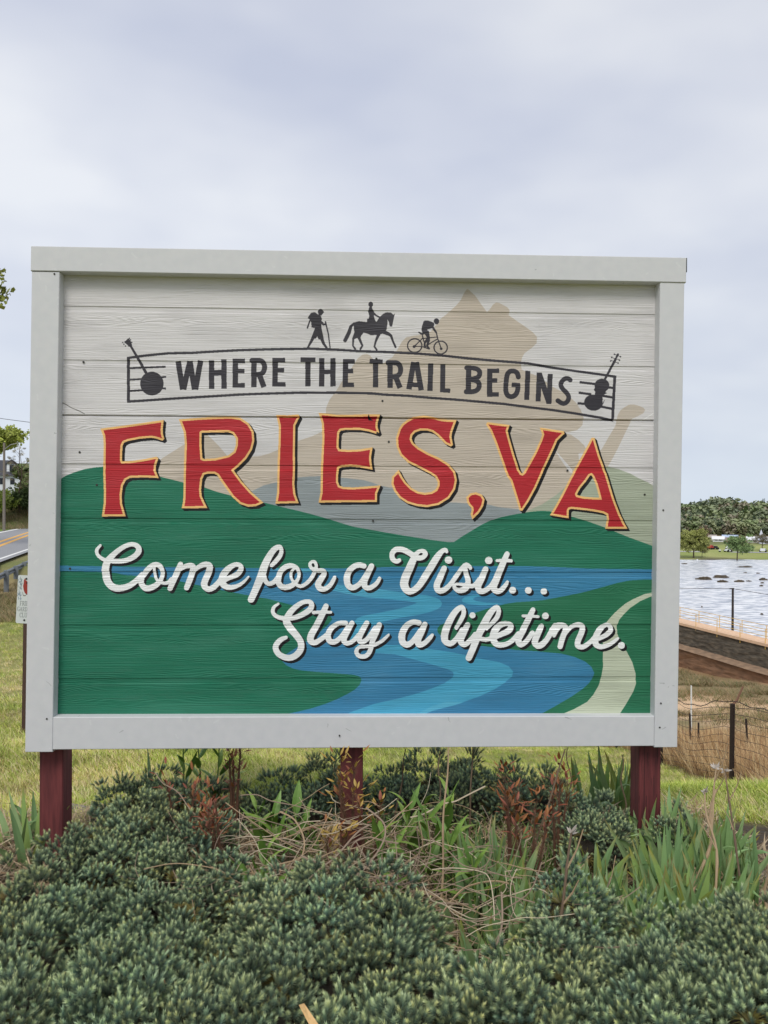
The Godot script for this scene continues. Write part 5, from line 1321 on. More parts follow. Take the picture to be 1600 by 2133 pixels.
# ------------------------------------------------------------------ ground, water, road
func build_ground() -> void:
	var st := SurfaceTool.new()
	st.begin(Mesh.PRIMITIVE_TRIANGLES)
	var radii := [0.0]
	var r := 0.25
	while r < 1700.0:
		radii.append(r)
		r = r * 1.045 + 0.05
	var seg := 300
	var n := FastNoiseLite.new()
	n.frequency = 0.4
	n.fractal_octaves = 4
	for i in radii.size():
		for k in seg:
			var a := TAU * k / seg
			var x: float = sin(a) * radii[i]
			var z: float = 3.1 - cos(a) * radii[i]
			var h := ground_at(x, z)
			var t := -z - 0.2
			var u := x / (maxf(t, 0.0) + 3.3)
			var v := n.get_noise_2d(x, z)
			var v2 := n.get_noise_2d(x * 0.12, z * 0.12)
			var c := lin(126, 132, 62).lerp(lin(160, 150, 92), clampf(0.35 + v, 0, 1))
			if z > -0.6 and absf(x) < 1.95 and z < 2.4: c = lin(62, 52, 40).lerp(lin(92, 78, 62), clampf(0.5 + v, 0, 1))
			if u > 0.1 and t > 1.0:
				var s := fence_side(x, z)
				if s > 0.0:
					c = lin(156, 126, 90).lerp(lin(120, 112, 68), clampf(0.4 + v2 * 2.2, 0, 1))
					var sand := smoothstep(4.6, 6.0, s) * smoothstep(12.0, 10.0, s) * 2.0 + smoothstep(0.2, 0.5, v2) * 0.4
					c = c.lerp(lin(226, 190, 150), clampf(sand * (0.8 + v), 0, 1))
					if s > 11.0: c = c.lerp(lin(128, 114, 72).lerp(lin(166, 130, 96), clampf(0.5 + v2 * 2.0 + v * 1.2, 0, 1)), smoothstep(11.0, 13.0, s))
				if t > 70.0: c = lin(92, 84, 70)
				if t > 182.0: c = lin(140, 152, 78).lerp(lin(164, 166, 100), clampf(0.5 + v2 * 2.0, 0, 1))
				if t > 236.0: c = lin(112, 118, 68).lerp(lin(150, 112, 86), clampf(v2 * 3.0, 0, 1))
				if t > 292.0: c = lin(70, 86, 52)
			if u < -0.1 and t > 20.0:
				c = lin(120, 124, 68).lerp(lin(158, 140, 100), clampf(0.4 + v2 * 2.0, 0, 1))
				if t > 99.0 and t < 112.0: c = lin(112, 140, 58)
				if t > 150.0: c = lin(84, 100, 52)
			st.set_color(c)
			st.add_vertex(Vector3(x, h, z))
	for i in radii.size() - 1:
		for k in seg:
			var j := (k + 1) % seg
			for q in [i * seg + k, (i + 1) * seg + k, (i + 1) * seg + j, i * seg + k, (i + 1) * seg + j, i * seg + j]:
				st.add_index(q)
	st.generate_normals()
	var m := mat(Color.WHITE, 0.95, true)
	var fn := FastNoiseLite.new()
	fn.frequency = 0.06
	fn.fractal_octaves = 5
	m.heightmap_enabled = true
	m.heightmap_scale = 3.0
	m.heightmap_texture = ImageTexture.create_from_image(fn.get_seamless_image(256, 256))
	m.uv1_triplanar = true
	m.uv1_scale = Vector3(1.3, 1.3, 1.3)
	structure("ground", st.commit(), m, "grassy bank falling to the river, with the far shore and hills")
	# river
	var d3 := (WALL_B - WALL_A).normalized()
	var o := Vector2(d3.y, -d3.x) * 0.8
	var ws := st_new()
	var pts := [WALL_A - d3 * 75.0 + o, WALL_B + d3 * 32.0 + o, Vector2(330, -40), Vector2(330, -215), Vector2(-10, -215)]
	var ps := []
	for p in pts: ps.append(Vector3(p.x, WATER_Y, p.y))
	for i in range(1, ps.size() - 1):
		for p in [ps[0], ps[i], ps[i + 1]]:
			ws.add_vertex(p)
	var wm := mat(Color8(196, 200, 208), 0.22)
	var rip := FastNoiseLite.new()
	rip.frequency = 0.028
	rip.fractal_octaves = 5
	var rs := rip.get_seamless_image(512, 512)
	wm.heightmap_enabled = true
	wm.heightmap_scale = 20.0
	wm.heightmap_texture = ImageTexture.create_from_image(rs)
	var foam := Image.create(512, 512, false, Image.FORMAT_RGB8)
	for y in 512:
		for x in 512:
			var v := rs.get_pixel(x, y).r
			var w := rs.get_pixel((x * 3 + 77) % 512, (y * 3) % 512).r
			foam.set_pixel(x, y, Color8(158, 166, 182).lerp(Color8(252, 252, 254), clampf((v * 0.6 + w * 0.5 - 0.36) * 4.0, 0, 1)))
	wm.albedo_color = Color.WHITE
	wm.albedo_texture = ImageTexture.create_from_image(foam)
	wm.uv1_triplanar = true
	wm.uv1_world_triplanar = true
	wm.uv1_scale = Vector3(0.016, 0.05, 0.055)
	structure("river", ws.commit(), wm, "wide pale rippling river between the dam wall and the far bank")
	# road
	var near := [Vector2(-20.3, -41.67), Vector2(-22.95, -51.78)]
	var mid := [Vector2(-30.44, -64.08), Vector2(-38.25, -88.4)]
	var far := [Vector2(-45.2, -96.67), Vector2(-53.12, -124.0)]
	var asphalt := grained(Color8(132, 132, 134), Color8(158, 158, 160), 0.9, Vector3(0.35, 0.35, 0.35), 0.3, 0.08, 14)
	var rd := st_new()
	ribbon_area(rd, near, far, -1.70)
	structure("road", rd.commit(), asphalt, "grey two-lane road curving past at the left")
	var white := mat(Color8(226, 226, 222), 0.8)
	var amber := mat(Color8(226, 172, 84), 0.8)
	for row in [[near, white, 0.25], [far, white, 0.5]]:
		var ls := st_new()
		line_strip(ls, row[0], row[2], 0.5 if row[0] == near else -0.6, -1.692)
		structure("road_edge_line", ls.commit(), row[1], "white painted edge line of the road")
	for off in [-0.45, 0.45]:
		var ls := st_new()
		line_strip(ls, mid, 0.42, off, -1.692)
		structure("road_centre_line", ls.commit(), amber, "yellow painted centre line of the road")
	# lane on the far bank
	var lane := st_new()
	for seg_ in [[Vector2(84, -206), Vector2(96, -203)], [Vector2(103, -203), Vector2(124, -199)]]:
		var a: Vector2 = seg_[0]
		var b: Vector2 = seg_[1]
		for k in 8:
			var p := a.lerp(b, k / 8.0)
			var q := a.lerp(b, (k + 1) / 8.0)
			var w := 3.2
			quad(lane, Vector3(p.x, ground_at(p.x, p.y) + 0.06, p.y), Vector3(p.x, ground_at(p.x, p.y - w) + 0.06, p.y - w), Vector3(q.x, ground_at(q.x, q.y - w) + 0.06, q.y - w), Vector3(q.x, ground_at(q.x, q.y) + 0.06, q.y))
	structure("far_road", lane.commit(), mat(Color8(176, 176, 174), 0.9), "pale lane and car park on the far river bank")


func ribbon_area(st: SurfaceTool, near: Array, far: Array, y: float) -> void:
	var dn: Vector2 = (near[1] - near[0]).normalized()
	var df: Vector2 = (far[1] - far[0]).normalized()
	var last := []
	for k in 13:
		var s := -28.0 + k * 9.0
		var a: Vector2 = near[0] + dn * s
		var b: Vector2 = far[0] + df * (s - 20.0)
		var now := [Vector3(a.x, y, a.y), Vector3(b.x, y, b.y)]
		if k > 0: quad(st, last[0], last[1], now[1], now[0])
		last = now


func line_strip(st: SurfaceTool, pts: Array, width: float, off: float, y: float) -> void:
	var d: Vector2 = (pts[1] - pts[0]).normalized()
	var n := Vector2(d.y, -d.x)
	var a: Vector2 = pts[0] - d * 20.0 + n * off
	var b: Vector2 = pts[1] + d * 24.0 + n * off
	var w := n * width * 0.5
	quad(st, Vector3(a.x - w.x, y, a.y - w.y), Vector3(a.x + w.x, y, a.y + w.y), Vector3(b.x + w.x, y, b.y + w.y), Vector3(b.x - w.x, y, b.y - w.y))


# ------------------------------------------------------------------ fences, walls, rails
func build_fence() -> void:
	var root := thing("wire_fence", "rusty woven wire fence with dark steel posts at the foot of the lawn", "fence", Vector3(FENCE_A.x, ground_at(FENCE_A.x, FENCE_A.y), FENCE_A.y))
	var rust := grained(Color8(30, 24, 22), Color8(62, 44, 36), 0.85, Vector3(12, 3, 12), 0.1, 0.05, 61)
	var wire := mat(Color8(64, 52, 46), 0.7)
	var gp := func(s: float) -> Vector3:
		var p := FENCE_A + FENCE_DIR * s
		return Vector3(p.x, ground_at(p.x, p.y), p.y)
	for s in [-6.0, -3.0, 0.0, 3.2, 6.4, 9.6]:
		var b: Vector3 = gp.call(s) - root.position
		var st := st_new()
		var l := Vector3(0.02 * sin(s), 0, 0.015 * cos(s * 2.0))
		tube(st, [b + Vector3(0, -0.25, 0), b + Vector3(0, 0.6, 0) + l * 0.5, b + Vector3(0, 1.19, 0) + l], [0.033, 0.033, 0.033], 8)
		part("post", st.commit(), rust, root)
	var br := st_new()
	tube(br, [Vector3(0.0, 1.16, 0), Vector3(0.07, 1.24, 0), Vector3(0.155, 1.43, 0.0)], [0.02, 0.016, 0.013], 6)
	part("brace", br.commit(), mat(Color8(126, 92, 74), 0.9), root)
	var heights := [0.05, 0.14, 0.24, 0.35, 0.46, 0.58, 0.70, 0.82, 0.94, 1.04, 1.15]
	for k in heights.size():
		var pts := []
		for i in 53:
			var s := -6.4 + i * 0.32
			var sag := 0.03 * sin(s * 1.1 + k * 0.35) + 0.012 * sin(s * 4.0 + k)
			var p: Vector3 = gp.call(s) - root.position
			pts.append(p + Vector3(sag * 0.4, heights[k] + sag, 0))
		var st := st_new()
		tube(st, pts, [0.0042 if k > 8 else 0.0032], 4)
		part("wire", st.commit(), wire, root)
	var vs := st_new()
	for i in 108:
		var s := -6.4 + i * 0.153
		var pts := []
		for k in 5:
			var h := 0.05 + k * 0.25
			var sag := 0.03 * sin(s * 1.1 + k * 0.8)
			pts.append(gp.call(s) - root.position + Vector3(sag * 0.4 - 0.003, h + sag, 0))
		tube(vs, pts, [0.0016], 3)
	var v := part("mesh_wires", vs.commit(), wire, root)
	v.set_meta("kind", "stuff")
	var bs := st_new()
	rng.seed = 6
	var bp := []
	for i in 40:
		var s := -4.0 + i * 0.2
		bp.append(gp.call(s) - root.position + Vector3(0.01 * sin(i * 2.1), 1.2 + 0.018 * sin(i * 1.4) + 0.02 * sin(i * 0.4), 0.01))
	tube(bs, bp, [0.006], 5)
	for i in 40:
		for k in 2:
			tube(bs, [bp[i] - Vector3(0.02, 0.02 * (k * 2 - 1), 0.01), bp[i] + Vector3(0.02, 0.02 * (k * 2 - 1), 0.01)], [0.002], 3)
	part("barbed_wire", bs.commit(), rust, root)
	# old stakes beyond
	var stakes := [[Vector3(6.57, -3.3, -11.6), Vector3(6.54, -2.5, -11.61), "rusty thin stake beyond the fence, leftmost"], [Vector3(6.71, -3.3, -11.6), Vector3(6.71, -2.68, -11.6), "short rusty stake just right of the leftmost stake"], [Vector3(7.18, -3.1, -10.58), Vector3(7.13, -2.33, -10.59), "leaning rusty stake right of the dark fence post"]]
	for s in stakes:
		var o := thing("stake", s[2], "stake", s[0], 0.0, "old stakes beyond the fence")
		var st := st_new()
		tube(st, [Vector3(0, -0.2, 0), s[1] - s[0]], [0.018], 6)
		part("rod", st.commit(), rust, o)
	var st := st_new()
	tube(st, [Vector3(8.76, -4.6, -16.5), Vector3(8.76, -3.1, -16.52)], [0.02], 6)
	tag(part("marker_pole", st.commit(), mat(Color8(230, 230, 226), 0.6), self), "thin white marker pole on the bank above the fence wire", "pole")


func build_dam() -> void:
	var d := (WALL_B - WALL_A).normalized()
	var n := Vector2(d.y, -d.x)
	var at := func(s: float, off: float, y: float) -> Vector3:
		var p := WALL_A + d * s + n * off
		return Vector3(p.x, y, p.y)
	var root := thing("dam_wall", "long dark stone dam wall with a pale walkway on top and a brown footing", "wall", Vector3(WALL_A.x, -10.9, WALL_A.y))
	var o := root.position
	var stone := grained(Color8(44, 40, 34), Color8(120, 108, 92), 0.95, Vector3(0.06, 0.22, 0.06), 8.0, 0.06, 91)
	var brown := grained(Color8(98, 74, 56), Color8(166, 126, 96), 0.95, Vector3(0.05, 0.2, 0.05), 5.0, 0.05, 92)
	var cap := grained(Color8(214, 176, 142), Color8(238, 206, 176), 0.9, Vector3(0.2, 0.2, 0.2), 1.0, 0.05, 93)
	var fn := FastNoiseLite.new()
	fn.frequency = 0.3
	var grid := func(s0: float, s1: float, y0: float, y1: float, off0: float, off1: float, rough: float) -> Mesh:
		var st := st_new()
		var cols := 90
		var rows := 8
		for i in cols:
			for k in rows:
				var q := []
				for w in [[i, k], [i, k + 1], [i + 1, k + 1], [i + 1, k]]:
					var s := lerpf(s0, s1, float(w[0]) / cols)
					var t := float(w[1]) / rows
					var off := lerpf(off0, off1, t) + rough * fn.get_noise_2d(s * 3.0, t * 14.0)
					q.append(at.call(s, off, lerpf(y0, y1, t) + (rough * 0.6 * fn.get_noise_2d(s * 1.3, 40.0) if w[1] == rows or rough > 0.3 else 0.0)) - o)
				quad(st, q[0], q[1], q[2], q[3])
		return st.commit()
	part("stone_face", grid.call(-70.0, 30.0, -10.6, -8.72, -0.5, 0.0, 0.14), stone, root)
	part("footing", grid.call(-70.0, 30.0, -13.0, -10.55, -1.55, -1.5, 0.12), brown, root)
	part("ledge", grid.call(-70.0, 30.0, -10.5, -10.38, -1.7, -0.3, 0.16), grained(Color8(112, 92, 74), Color8(168, 138, 110), 0.95, Vector3(0.1, 0.3, 0.1), 3.0, 0.05, 98), root)
	var st := st_new()
	for k in 20:
		var s := -70.0 + k * 5.0
		var p := [at.call(s, -0.15, -8.60) - o, at.call(s + 5.0, -0.15, -8.60) - o, at.call(s + 5.0, 1.6, -8.60) - o, at.call(s, 1.6, -8.60) - o]
		var q := []
		for v in p: q.append(v - Vector3(0, 0.22, 0))
		quad(st, p[0], p[3], p[2], p[1])
		quad(st, p[0], p[1], q[1], q[0])
		quad(st, p[2], p[3], q[3], q[2])
	part("walkway", st.commit(), cap, root)
	part("river_face", grid.call(-70.0, 30.0, -14.0, -8.8, 1.6, 1.5, 0.05), stone, root)
	# railings along both edges of the walkway
	var yellow := mat(Color8(222, 182, 88), 0.6)
	for side in 2:
		var off := -0.1 if side == 0 else 1.35
		var rail := thing("safety_railing", "yellow steel railing on the near edge of the dam walkway" if side == 0 else "yellow steel railing on the river edge of the dam walkway", "railing", at.call(0.0, off, -8.6))
		for y in [0.55, 1.07]:
			var ts := st_new()
			tube(ts, [at.call(-60.0, off, -8.6 + y) - rail.position, at.call(28.0, off, -8.6 + y) - rail.position], [0.021], 6)
			part("rail", ts.commit(), yellow, rail)
		var ps := st_new()
		tube(ps, [Vector3(0, -0.45 if side == 0 else 0.0, 0), Vector3(0, 1.07, 0)], [0.026], 6)
		var pm := ps.commit()
		for k in 26:
			part("post", pm, yellow, rail, Transform3D(Basis(), at.call(-46.0 + k * 2.85 + side * 1.2, off, -8.6) - rail.position))
	# boulder heap at the far end of the walkway
	rng.seed = 17
	var heap := thing("boulder", "low sandy boulder beyond the yellow railing next to the sign frame", "rock", at.call(-3.0, 4.5, WATER_Y))
	part("stone", rock_mesh(41, Vector3(3.6, 2.4, 2.6)), grained(Color8(150, 128, 100), Color8(204, 176, 146), 0.95, Vector3(0.6, 0.6, 0.6), 6.0, 0.05, 95), heap)
	# pole and cable
	var pole := thing("utility_pole", "slim dark pole on the dam walkway carrying a thin cable", "pole", Vector3(33.48, -8.91, -63.58))
	var p1 := st_new()
	tube(p1, [Vector3(0, -1.5, 0), Vector3(0, 3.5, 0)], [0.11, 0.09], 8)
	var dk := mat(Color8(52, 46, 44), 0.8)
	part("shaft", p1.commit(), dk, pole)
	var p2 := st_new()
	box(p2, Vector3(-0.28, 3.40, -0.05), Vector3(0.1, 3.49, 0.05))
	part("bracket", p2.commit(), dk, pole)
	var p3 := st_new()
	var cp := []
	for k in 21:
		var t := k / 20.0
		cp.append(Vector3(-22.0 + 22.0 * t, 3.45 - 1.0 * t * (1.0 - t), -9.0 * (1.0 - t)))
	for k in range(1, 21):
		var t := k / 20.0
		cp.append(Vector3(14.0 * t, 3.45 - 1.6 * t - 0.6 * t * (1.0 - t), 12.0 * t))
	tube(p3, cp, [0.022], 4)
	part("cable", p3.commit(), dk, pole)


func rock_mesh(seed_: int, size: Vector3) -> Mesh:
	var n := FastNoiseLite.new()
	n.seed = seed_
	n.frequency = 1.1
	var st := st_new()
	var seg := 12
	var rows := 6
	for i in rows:
		for k in seg:
			var q := []
			for w in [[i, k], [i + 1, k], [i + 1, k + 1], [i, k + 1]]:
				var el: float = PI * 0.5 - w[0] * PI * 0.6 / rows
				var az: float = TAU * (w[1] % seg) / seg
				var d := Vector3(cos(az) * cos(el), sin(el), sin(az) * cos(el))
				q.append(d * size * 0.5 * (0.85 + 0.55 * n.get_noise_3dv(d * 1.6)))
			quad(st, q[0], q[1], q[2], q[3])
	return st.commit()


func build_rocks() -> void:
	var m := grained(Color8(58, 50, 40), Color8(112, 98, 74), 0.8, Vector3(0.8, 0.8, 0.8), 8.0, 0.05, 96)
	var lab := ["long dark rock in the river, left of the rock cluster", "dark rock farthest up the river cluster, with a raised knob", "nearest peaked rock of the river cluster", "flat dark rock right of the river cluster", "small flat rock at the right end of the river cluster", "small dark rock near the right edge of the river", "thin flat rock by the right edge, behind the small one", "tiny low rock near the right edge, nearest of that group", "long submerged ledge under the leafy far bank tree", "tiny rock in mid river on the far side", "second tiny rock in mid river, right of the first", "low rock by the far bank beside the sign frame", "tiny rock just beyond the dam railing by the sign", "small rock beyond the railing near the right edge"]
	for i in ROCKS.size():
		var r = ROCKS[i]
		var o := thing("river_rock", lab[i], "rock", Vector3(r[0], WATER_Y - 0.06, r[1]), 0.3 + 0.05 * i, "rocks standing in the river")
		part("stone", rock_mesh(200 + i, Vector3(r[2] * 1.15, 0.34 + r[2] * 0.26 if i < 8 and i != 4 else 0.5, r[2] * 0.75)), m, o)


func build_left_side() -> void:
	# garden club plate on its post
	var root := thing("garden_club_sign", "small white metal garden club sign with a red bird, half hidden by the frame", "sign", Vector3(-3.30, -0.80, -4.62))
	var steel := grained(Color8(62, 44, 38), Color8(88, 64, 54), 0.7, Vector3(6, 1, 6), 0.05, 0.05, 55)
	var st := st_new()
	box(st, Vector3(-0.012, -0.3, -0.018), Vector3(0.055, 1.52, 0.018), 0.004)
	part("post", st.commit(), steel, root, Transform3D(Basis(Vector3.BACK, -0.012), Vector3.ZERO))
	var pl := st_new()
	var w := 0.083
	var h := 0.238
	var rr := 0.016
	var outline := []
	for c in [[1, 1, 0.0], [-1, 1, PI / 2], [-1, -1, PI], [1, -1, PI * 1.5]]:
		for k in 5:
			var a: float = c[2] + k * PI / 8.0
			outline.append(Vector2(c[0] * (w - rr) + cos(a) * rr, c[1] * (h - rr) + sin(a) * rr))
	for i in outline.size():
		var a: Vector2 = outline[i]
		var b: Vector2 = outline[(i + 1) % outline.size()]
		for z in [0.0, -0.003]:
			for p in [Vector2.ZERO, b, a]:
				pl.set_uv(Vector2(0.5 + p.x / 0.175, 0.5 - p.y / 0.5))
				pl.add_vertex(Vector3(p.x, p.y, z))
		for p in [Vector3(a.x, a.y, 0), Vector3(b.x, b.y, 0), Vector3(b.x, b.y, -0.003), Vector3(a.x, a.y, 0), Vector3(b.x, b.y, -0.003), Vector3(a.x, a.y, -0.003)]:
			pl.set_uv(Vector2(0.03, 0.5))
			pl.add_vertex(p)
	var im := Image.create(320, 500, false, Image.FORMAT_RGBA8)
	im.fill(Color8(206, 211, 210))
	var bird := Color8(150, 52, 44)
	fill(im, bird, [[115, 62, 134, 40, 148, 60, 175, 70, 192, 84, 182, 92, 210, 130, 226, 170, 222, 200, 243, 250, 216, 250, 192, 206, 148, 190, 121, 160, 107, 120, 114, 84]])
	fill(im, Color8(40, 34, 34), [[162, 76, 196, 84, 178, 98, 158, 92]])
	stroke(im, Color8(84, 66, 54), [104, 180, 6, 116, 208, 7, 150, 214, 7, 184, 196, 6, 240, 176, 6, 290, 150, 4], true, true)
	rng.seed = 31
	for i in 46:
		var p := Vector2(rng.randf_range(24, 84), rng.randf_range(30, 250))
		stroke(im, Color8(118, 132, 134) if i % 3 else Color8(96, 120, 150), [p.x, p.y, 4, p.x + rng.randf_range(-14, 14), p.y + rng.randf_range(-14, 14), 7, p.x + rng.randf_range(-12, 12), p.y + 14, 3], true, true)
		if i % 2: disc(im, Color8(124, 140, 160), p.x, p.y, rng.randf_range(3, 7))
	stroke(im, Color8(196, 200, 196), [250, 40, 4, 250, 230, 4], false, true)
	var plate := mat(Color.WHITE, 0.45)
	plate.albedo_texture = ImageTexture.create_from_image(im)
	var pm := part("plate", pl.commit(), plate, root, Transform3D(Basis(Vector3.BACK, -0.05), Vector3(0.026, 1.355, 0.022)))
	var font := SystemFont.new()
	font.font_names = PackedStringArray(["Droid Serif"])
	var ink := mat(Color8(122, 126, 128), 0.6)
	for row in [["FRIES", -0.040, 62], ["GARDEN", -0.098, 58], ["CLUB", -0.156, 62]]:
		var tm := TextMesh.new()
		tm.text = row[0]
		tm.font = font
		tm.font_size = row[2]
		tm.pixel_size = 0.001
		tm.depth = 0.0008
		part("lettering", tm, ink, pm, Transform3D(Basis().scaled(Vector3(0.62, 1, 1)), Vector3(0.0, row[1], 0.0006)))
	var bolt := CylinderMesh.new()
	bolt.top_radius = 0.009
	bolt.bottom_radius = 0.01
	bolt.height = 0.006
	bolt.radial_segments = 10
	for y in [0.205, -0.205]:
		part("bolt", bolt, mat(Color8(44, 42, 42), 0.5), pm, Transform3D(Basis(Vector3.RIGHT, PI / 2), Vector3(0.0, y, 0.003)))
	# guard rail seen from behind
	var gr := thing("guard_rail", "grey steel road guard rail seen from behind, with square posts", "guard rail", Vector3(-17.41, ground_at(-17.41, -35.55), -35.55))
	var galv := grained(Color8(96, 102, 108), Color8(128, 134, 138), 0.6, Vector3(2, 2, 2), 0.0, 0.05, 57)
	var gdir := Vector2(-2.22, -8.09).normalized()
	var prof := [Vector2(0.0, 0.0), Vector2(0.08, 0.05), Vector2(0.08, 0.11), Vector2(0.0, 0.16), Vector2(0.08, 0.21), Vector2(0.08, 0.27), Vector2(0.0, 0.32)]
	var gs := st_new()
	var perp := Vector3(gdir.y, 0, -gdir.x)
	for k in prof.size() - 1:
		var e := []
		for s in [-14.0, 30.0]:
			for q in [prof[k], prof[k + 1]]:
				e.append(Vector3(gdir.x * s, 0.78 + q.y, gdir.y * s) + perp * -q.x)
		quad(gs, e[0], e[2], e[3], e[1])
		for i in 4: e[i] += perp * 0.004
		quad(gs, e[1], e[3], e[2], e[0])
	part("beam", gs.commit(), galv, gr)
	var gpost := st_new()
	box(gpost, Vector3(-0.11, -0.6, -0.10), Vector3(0.11, 1.16, 0.10), 0.01)
	var gm := gpost.commit()
	for k in 12:
		var s := -12.0 + k * 3.1
		part("post", gm, galv, gr, Transform3D(Basis(Vector3.UP, atan2(gdir.x, gdir.y)), Vector3(gdir.x * s, 0, gdir.y * s) - perp * 0.12))
	# edging stones of the bed
	var rk := grained(Color8(110, 104, 98), Color8(158, 152, 144), 0.9, Vector3(3, 3, 3), 1.2, 0.05, 58)
	var es := [[Vector3(-1.68, -0.10, -0.62), Vector3(0.30, 0.15, 0.22), "pale edging stone left of the left red post, nearest the photo's edge"], [Vector3(-1.42, -0.09, -0.68), Vector3(0.32, 0.13, 0.2), "pale edging stone just left of the left red post"], [Vector3(-0.98, -0.10, -0.72), Vector3(0.26, 0.14, 0.2), "pale edging stone right of the left red post"], [Vector3(1.62, -0.04, 0.22), Vector3(0.34, 0.12, 0.4), "grey flat stone at the right edge of the iris bed"]]
	for i in es.size():
		var e = es[i]
		var so := thing("edging_stone", e[2], "stone", e[0], 0.2 * i, "stones edging the bed")
		part("stone", rock_mesh(60 + i, e[1] * 1.3), rk, so)


# ------------------------------------------------------------------ trees
func leaf_clump(seed_: int, n: int, size: float) -> Mesh:
	rng.seed = seed_
	var st := st_new()
	for i in n:
		var d := Vector3(rng.randf_range(-1, 1), rng.randf_range(-0.8, 0.8), rng.randf_range(-1, 1))
		if d.length() > 1.0: d = d.normalized() * rng.randf()
		var b := Basis.from_euler(Vector3(rng.randf_range(-0.9, 0.9), rng.randf() * TAU, rng.randf_range(-0.9, 0.9)))
		var s := size * rng.randf_range(0.6, 1.3)
		st.set_color(Color.WHITE * rng.randf_range(0.82, 1.15))
		quad(st, d + b * Vector3(-s, 0, -s * 0.4), d + b * Vector3(0, s * 0.25, -s), d + b * Vector3(s, 0, s * 0.5), d + b * Vector3(-s * 0.2, -s * 0.2, s))
	return st.commit()


func tree(called: String, label: String, category: String, at: Vector3, height: float, width: float, trunk_h: float, leaf: Color, clumps: int, clump_size: float, seed_: int, mesh: Mesh, lm: Material, bark: Material, group := "", lean := 0.0) -> void:
	rng.seed = seed_
	var root := thing(called, label, category, at, 0.0, group)
	var st := st_new()
	var r0 := maxf(0.06, height * (0.022 if clumps > 100 else 0.011))
	var top := Vector3(lean * height, height * 0.8, 0)
	tube(st, curve_points([Vector3(0, -0.5, 0), Vector3(lean * height * 0.1, trunk_h, 0), Vector3(lean * height * 0.5 + 0.03 * height, height * 0.5, 0), top], 4), [r0 * 1.25, r0, r0, r0, r0 * 0.9, r0 * 0.8, r0 * 0.7, r0 * 0.6, r0 * 0.5, r0 * 0.4, r0 * 0.3, r0 * 0.2, r0 * 0.15], 7)
	var limbs := []
	for i in 9:
		var a := i * 2.4 + rng.randf()
		var y := lerpf(trunk_h, height * 0.7, i / 9.0)
		var base := Vector3(lean * y, y, 0)
		var e := base + Vector3(cos(a) * width * 0.42, height * rng.randf_range(0.1, 0.26), sin(a) * width * 0.42) * rng.randf_range(0.7, 1.05)
		limbs.append([base, e])
		tube(st, [base, base.lerp(e, 0.5) + Vector3(0, height * 0.03, 0), e], [r0 * 0.5, r0 * 0.32, r0 * 0.12], 5)
		for k in 3:
			var b2: Vector3 = base.lerp(e, 0.4 + 0.2 * k)
			var e2: Vector3 = b2 + Vector3(rng.randf_range(-1, 1), rng.randf_range(0.1, 0.8), rng.randf_range(-1, 1)) * width * 0.2
			tube(st, [b2, e2], [r0 * 0.2, r0 * 0.06], 4)
			limbs.append([b2, e2])
	part("trunk", st.commit(), bark, root)
	if clumps == 0: return
	var where := []
	var tints := []
	for i in clumps:
		var l = limbs[rng.randi() % limbs.size()]
		var p: Vector3 = l[0].lerp(l[1], rng.randf_range(0.45, 1.15)) + Vector3(rng.randf_range(-1, 1), rng.randf_range(-0.7, 0.9), rng.randf_range(-1, 1)) * width * 0.11
		p.y = clampf(p.y, trunk_h * 0.7, height)
		var s := clump_size * rng.randf_range(0.6, 1.3)
		where.append(Transform3D(Basis.from_euler(Vector3(rng.randf(), rng.randf() * TAU, rng.randf())).scaled_local(Vector3(s, s * 0.75, s)), p))
		tints.append(leaf * rng.randf_range(0.72, 1.25))
	many("crown", mesh, lm, where, tints, root)


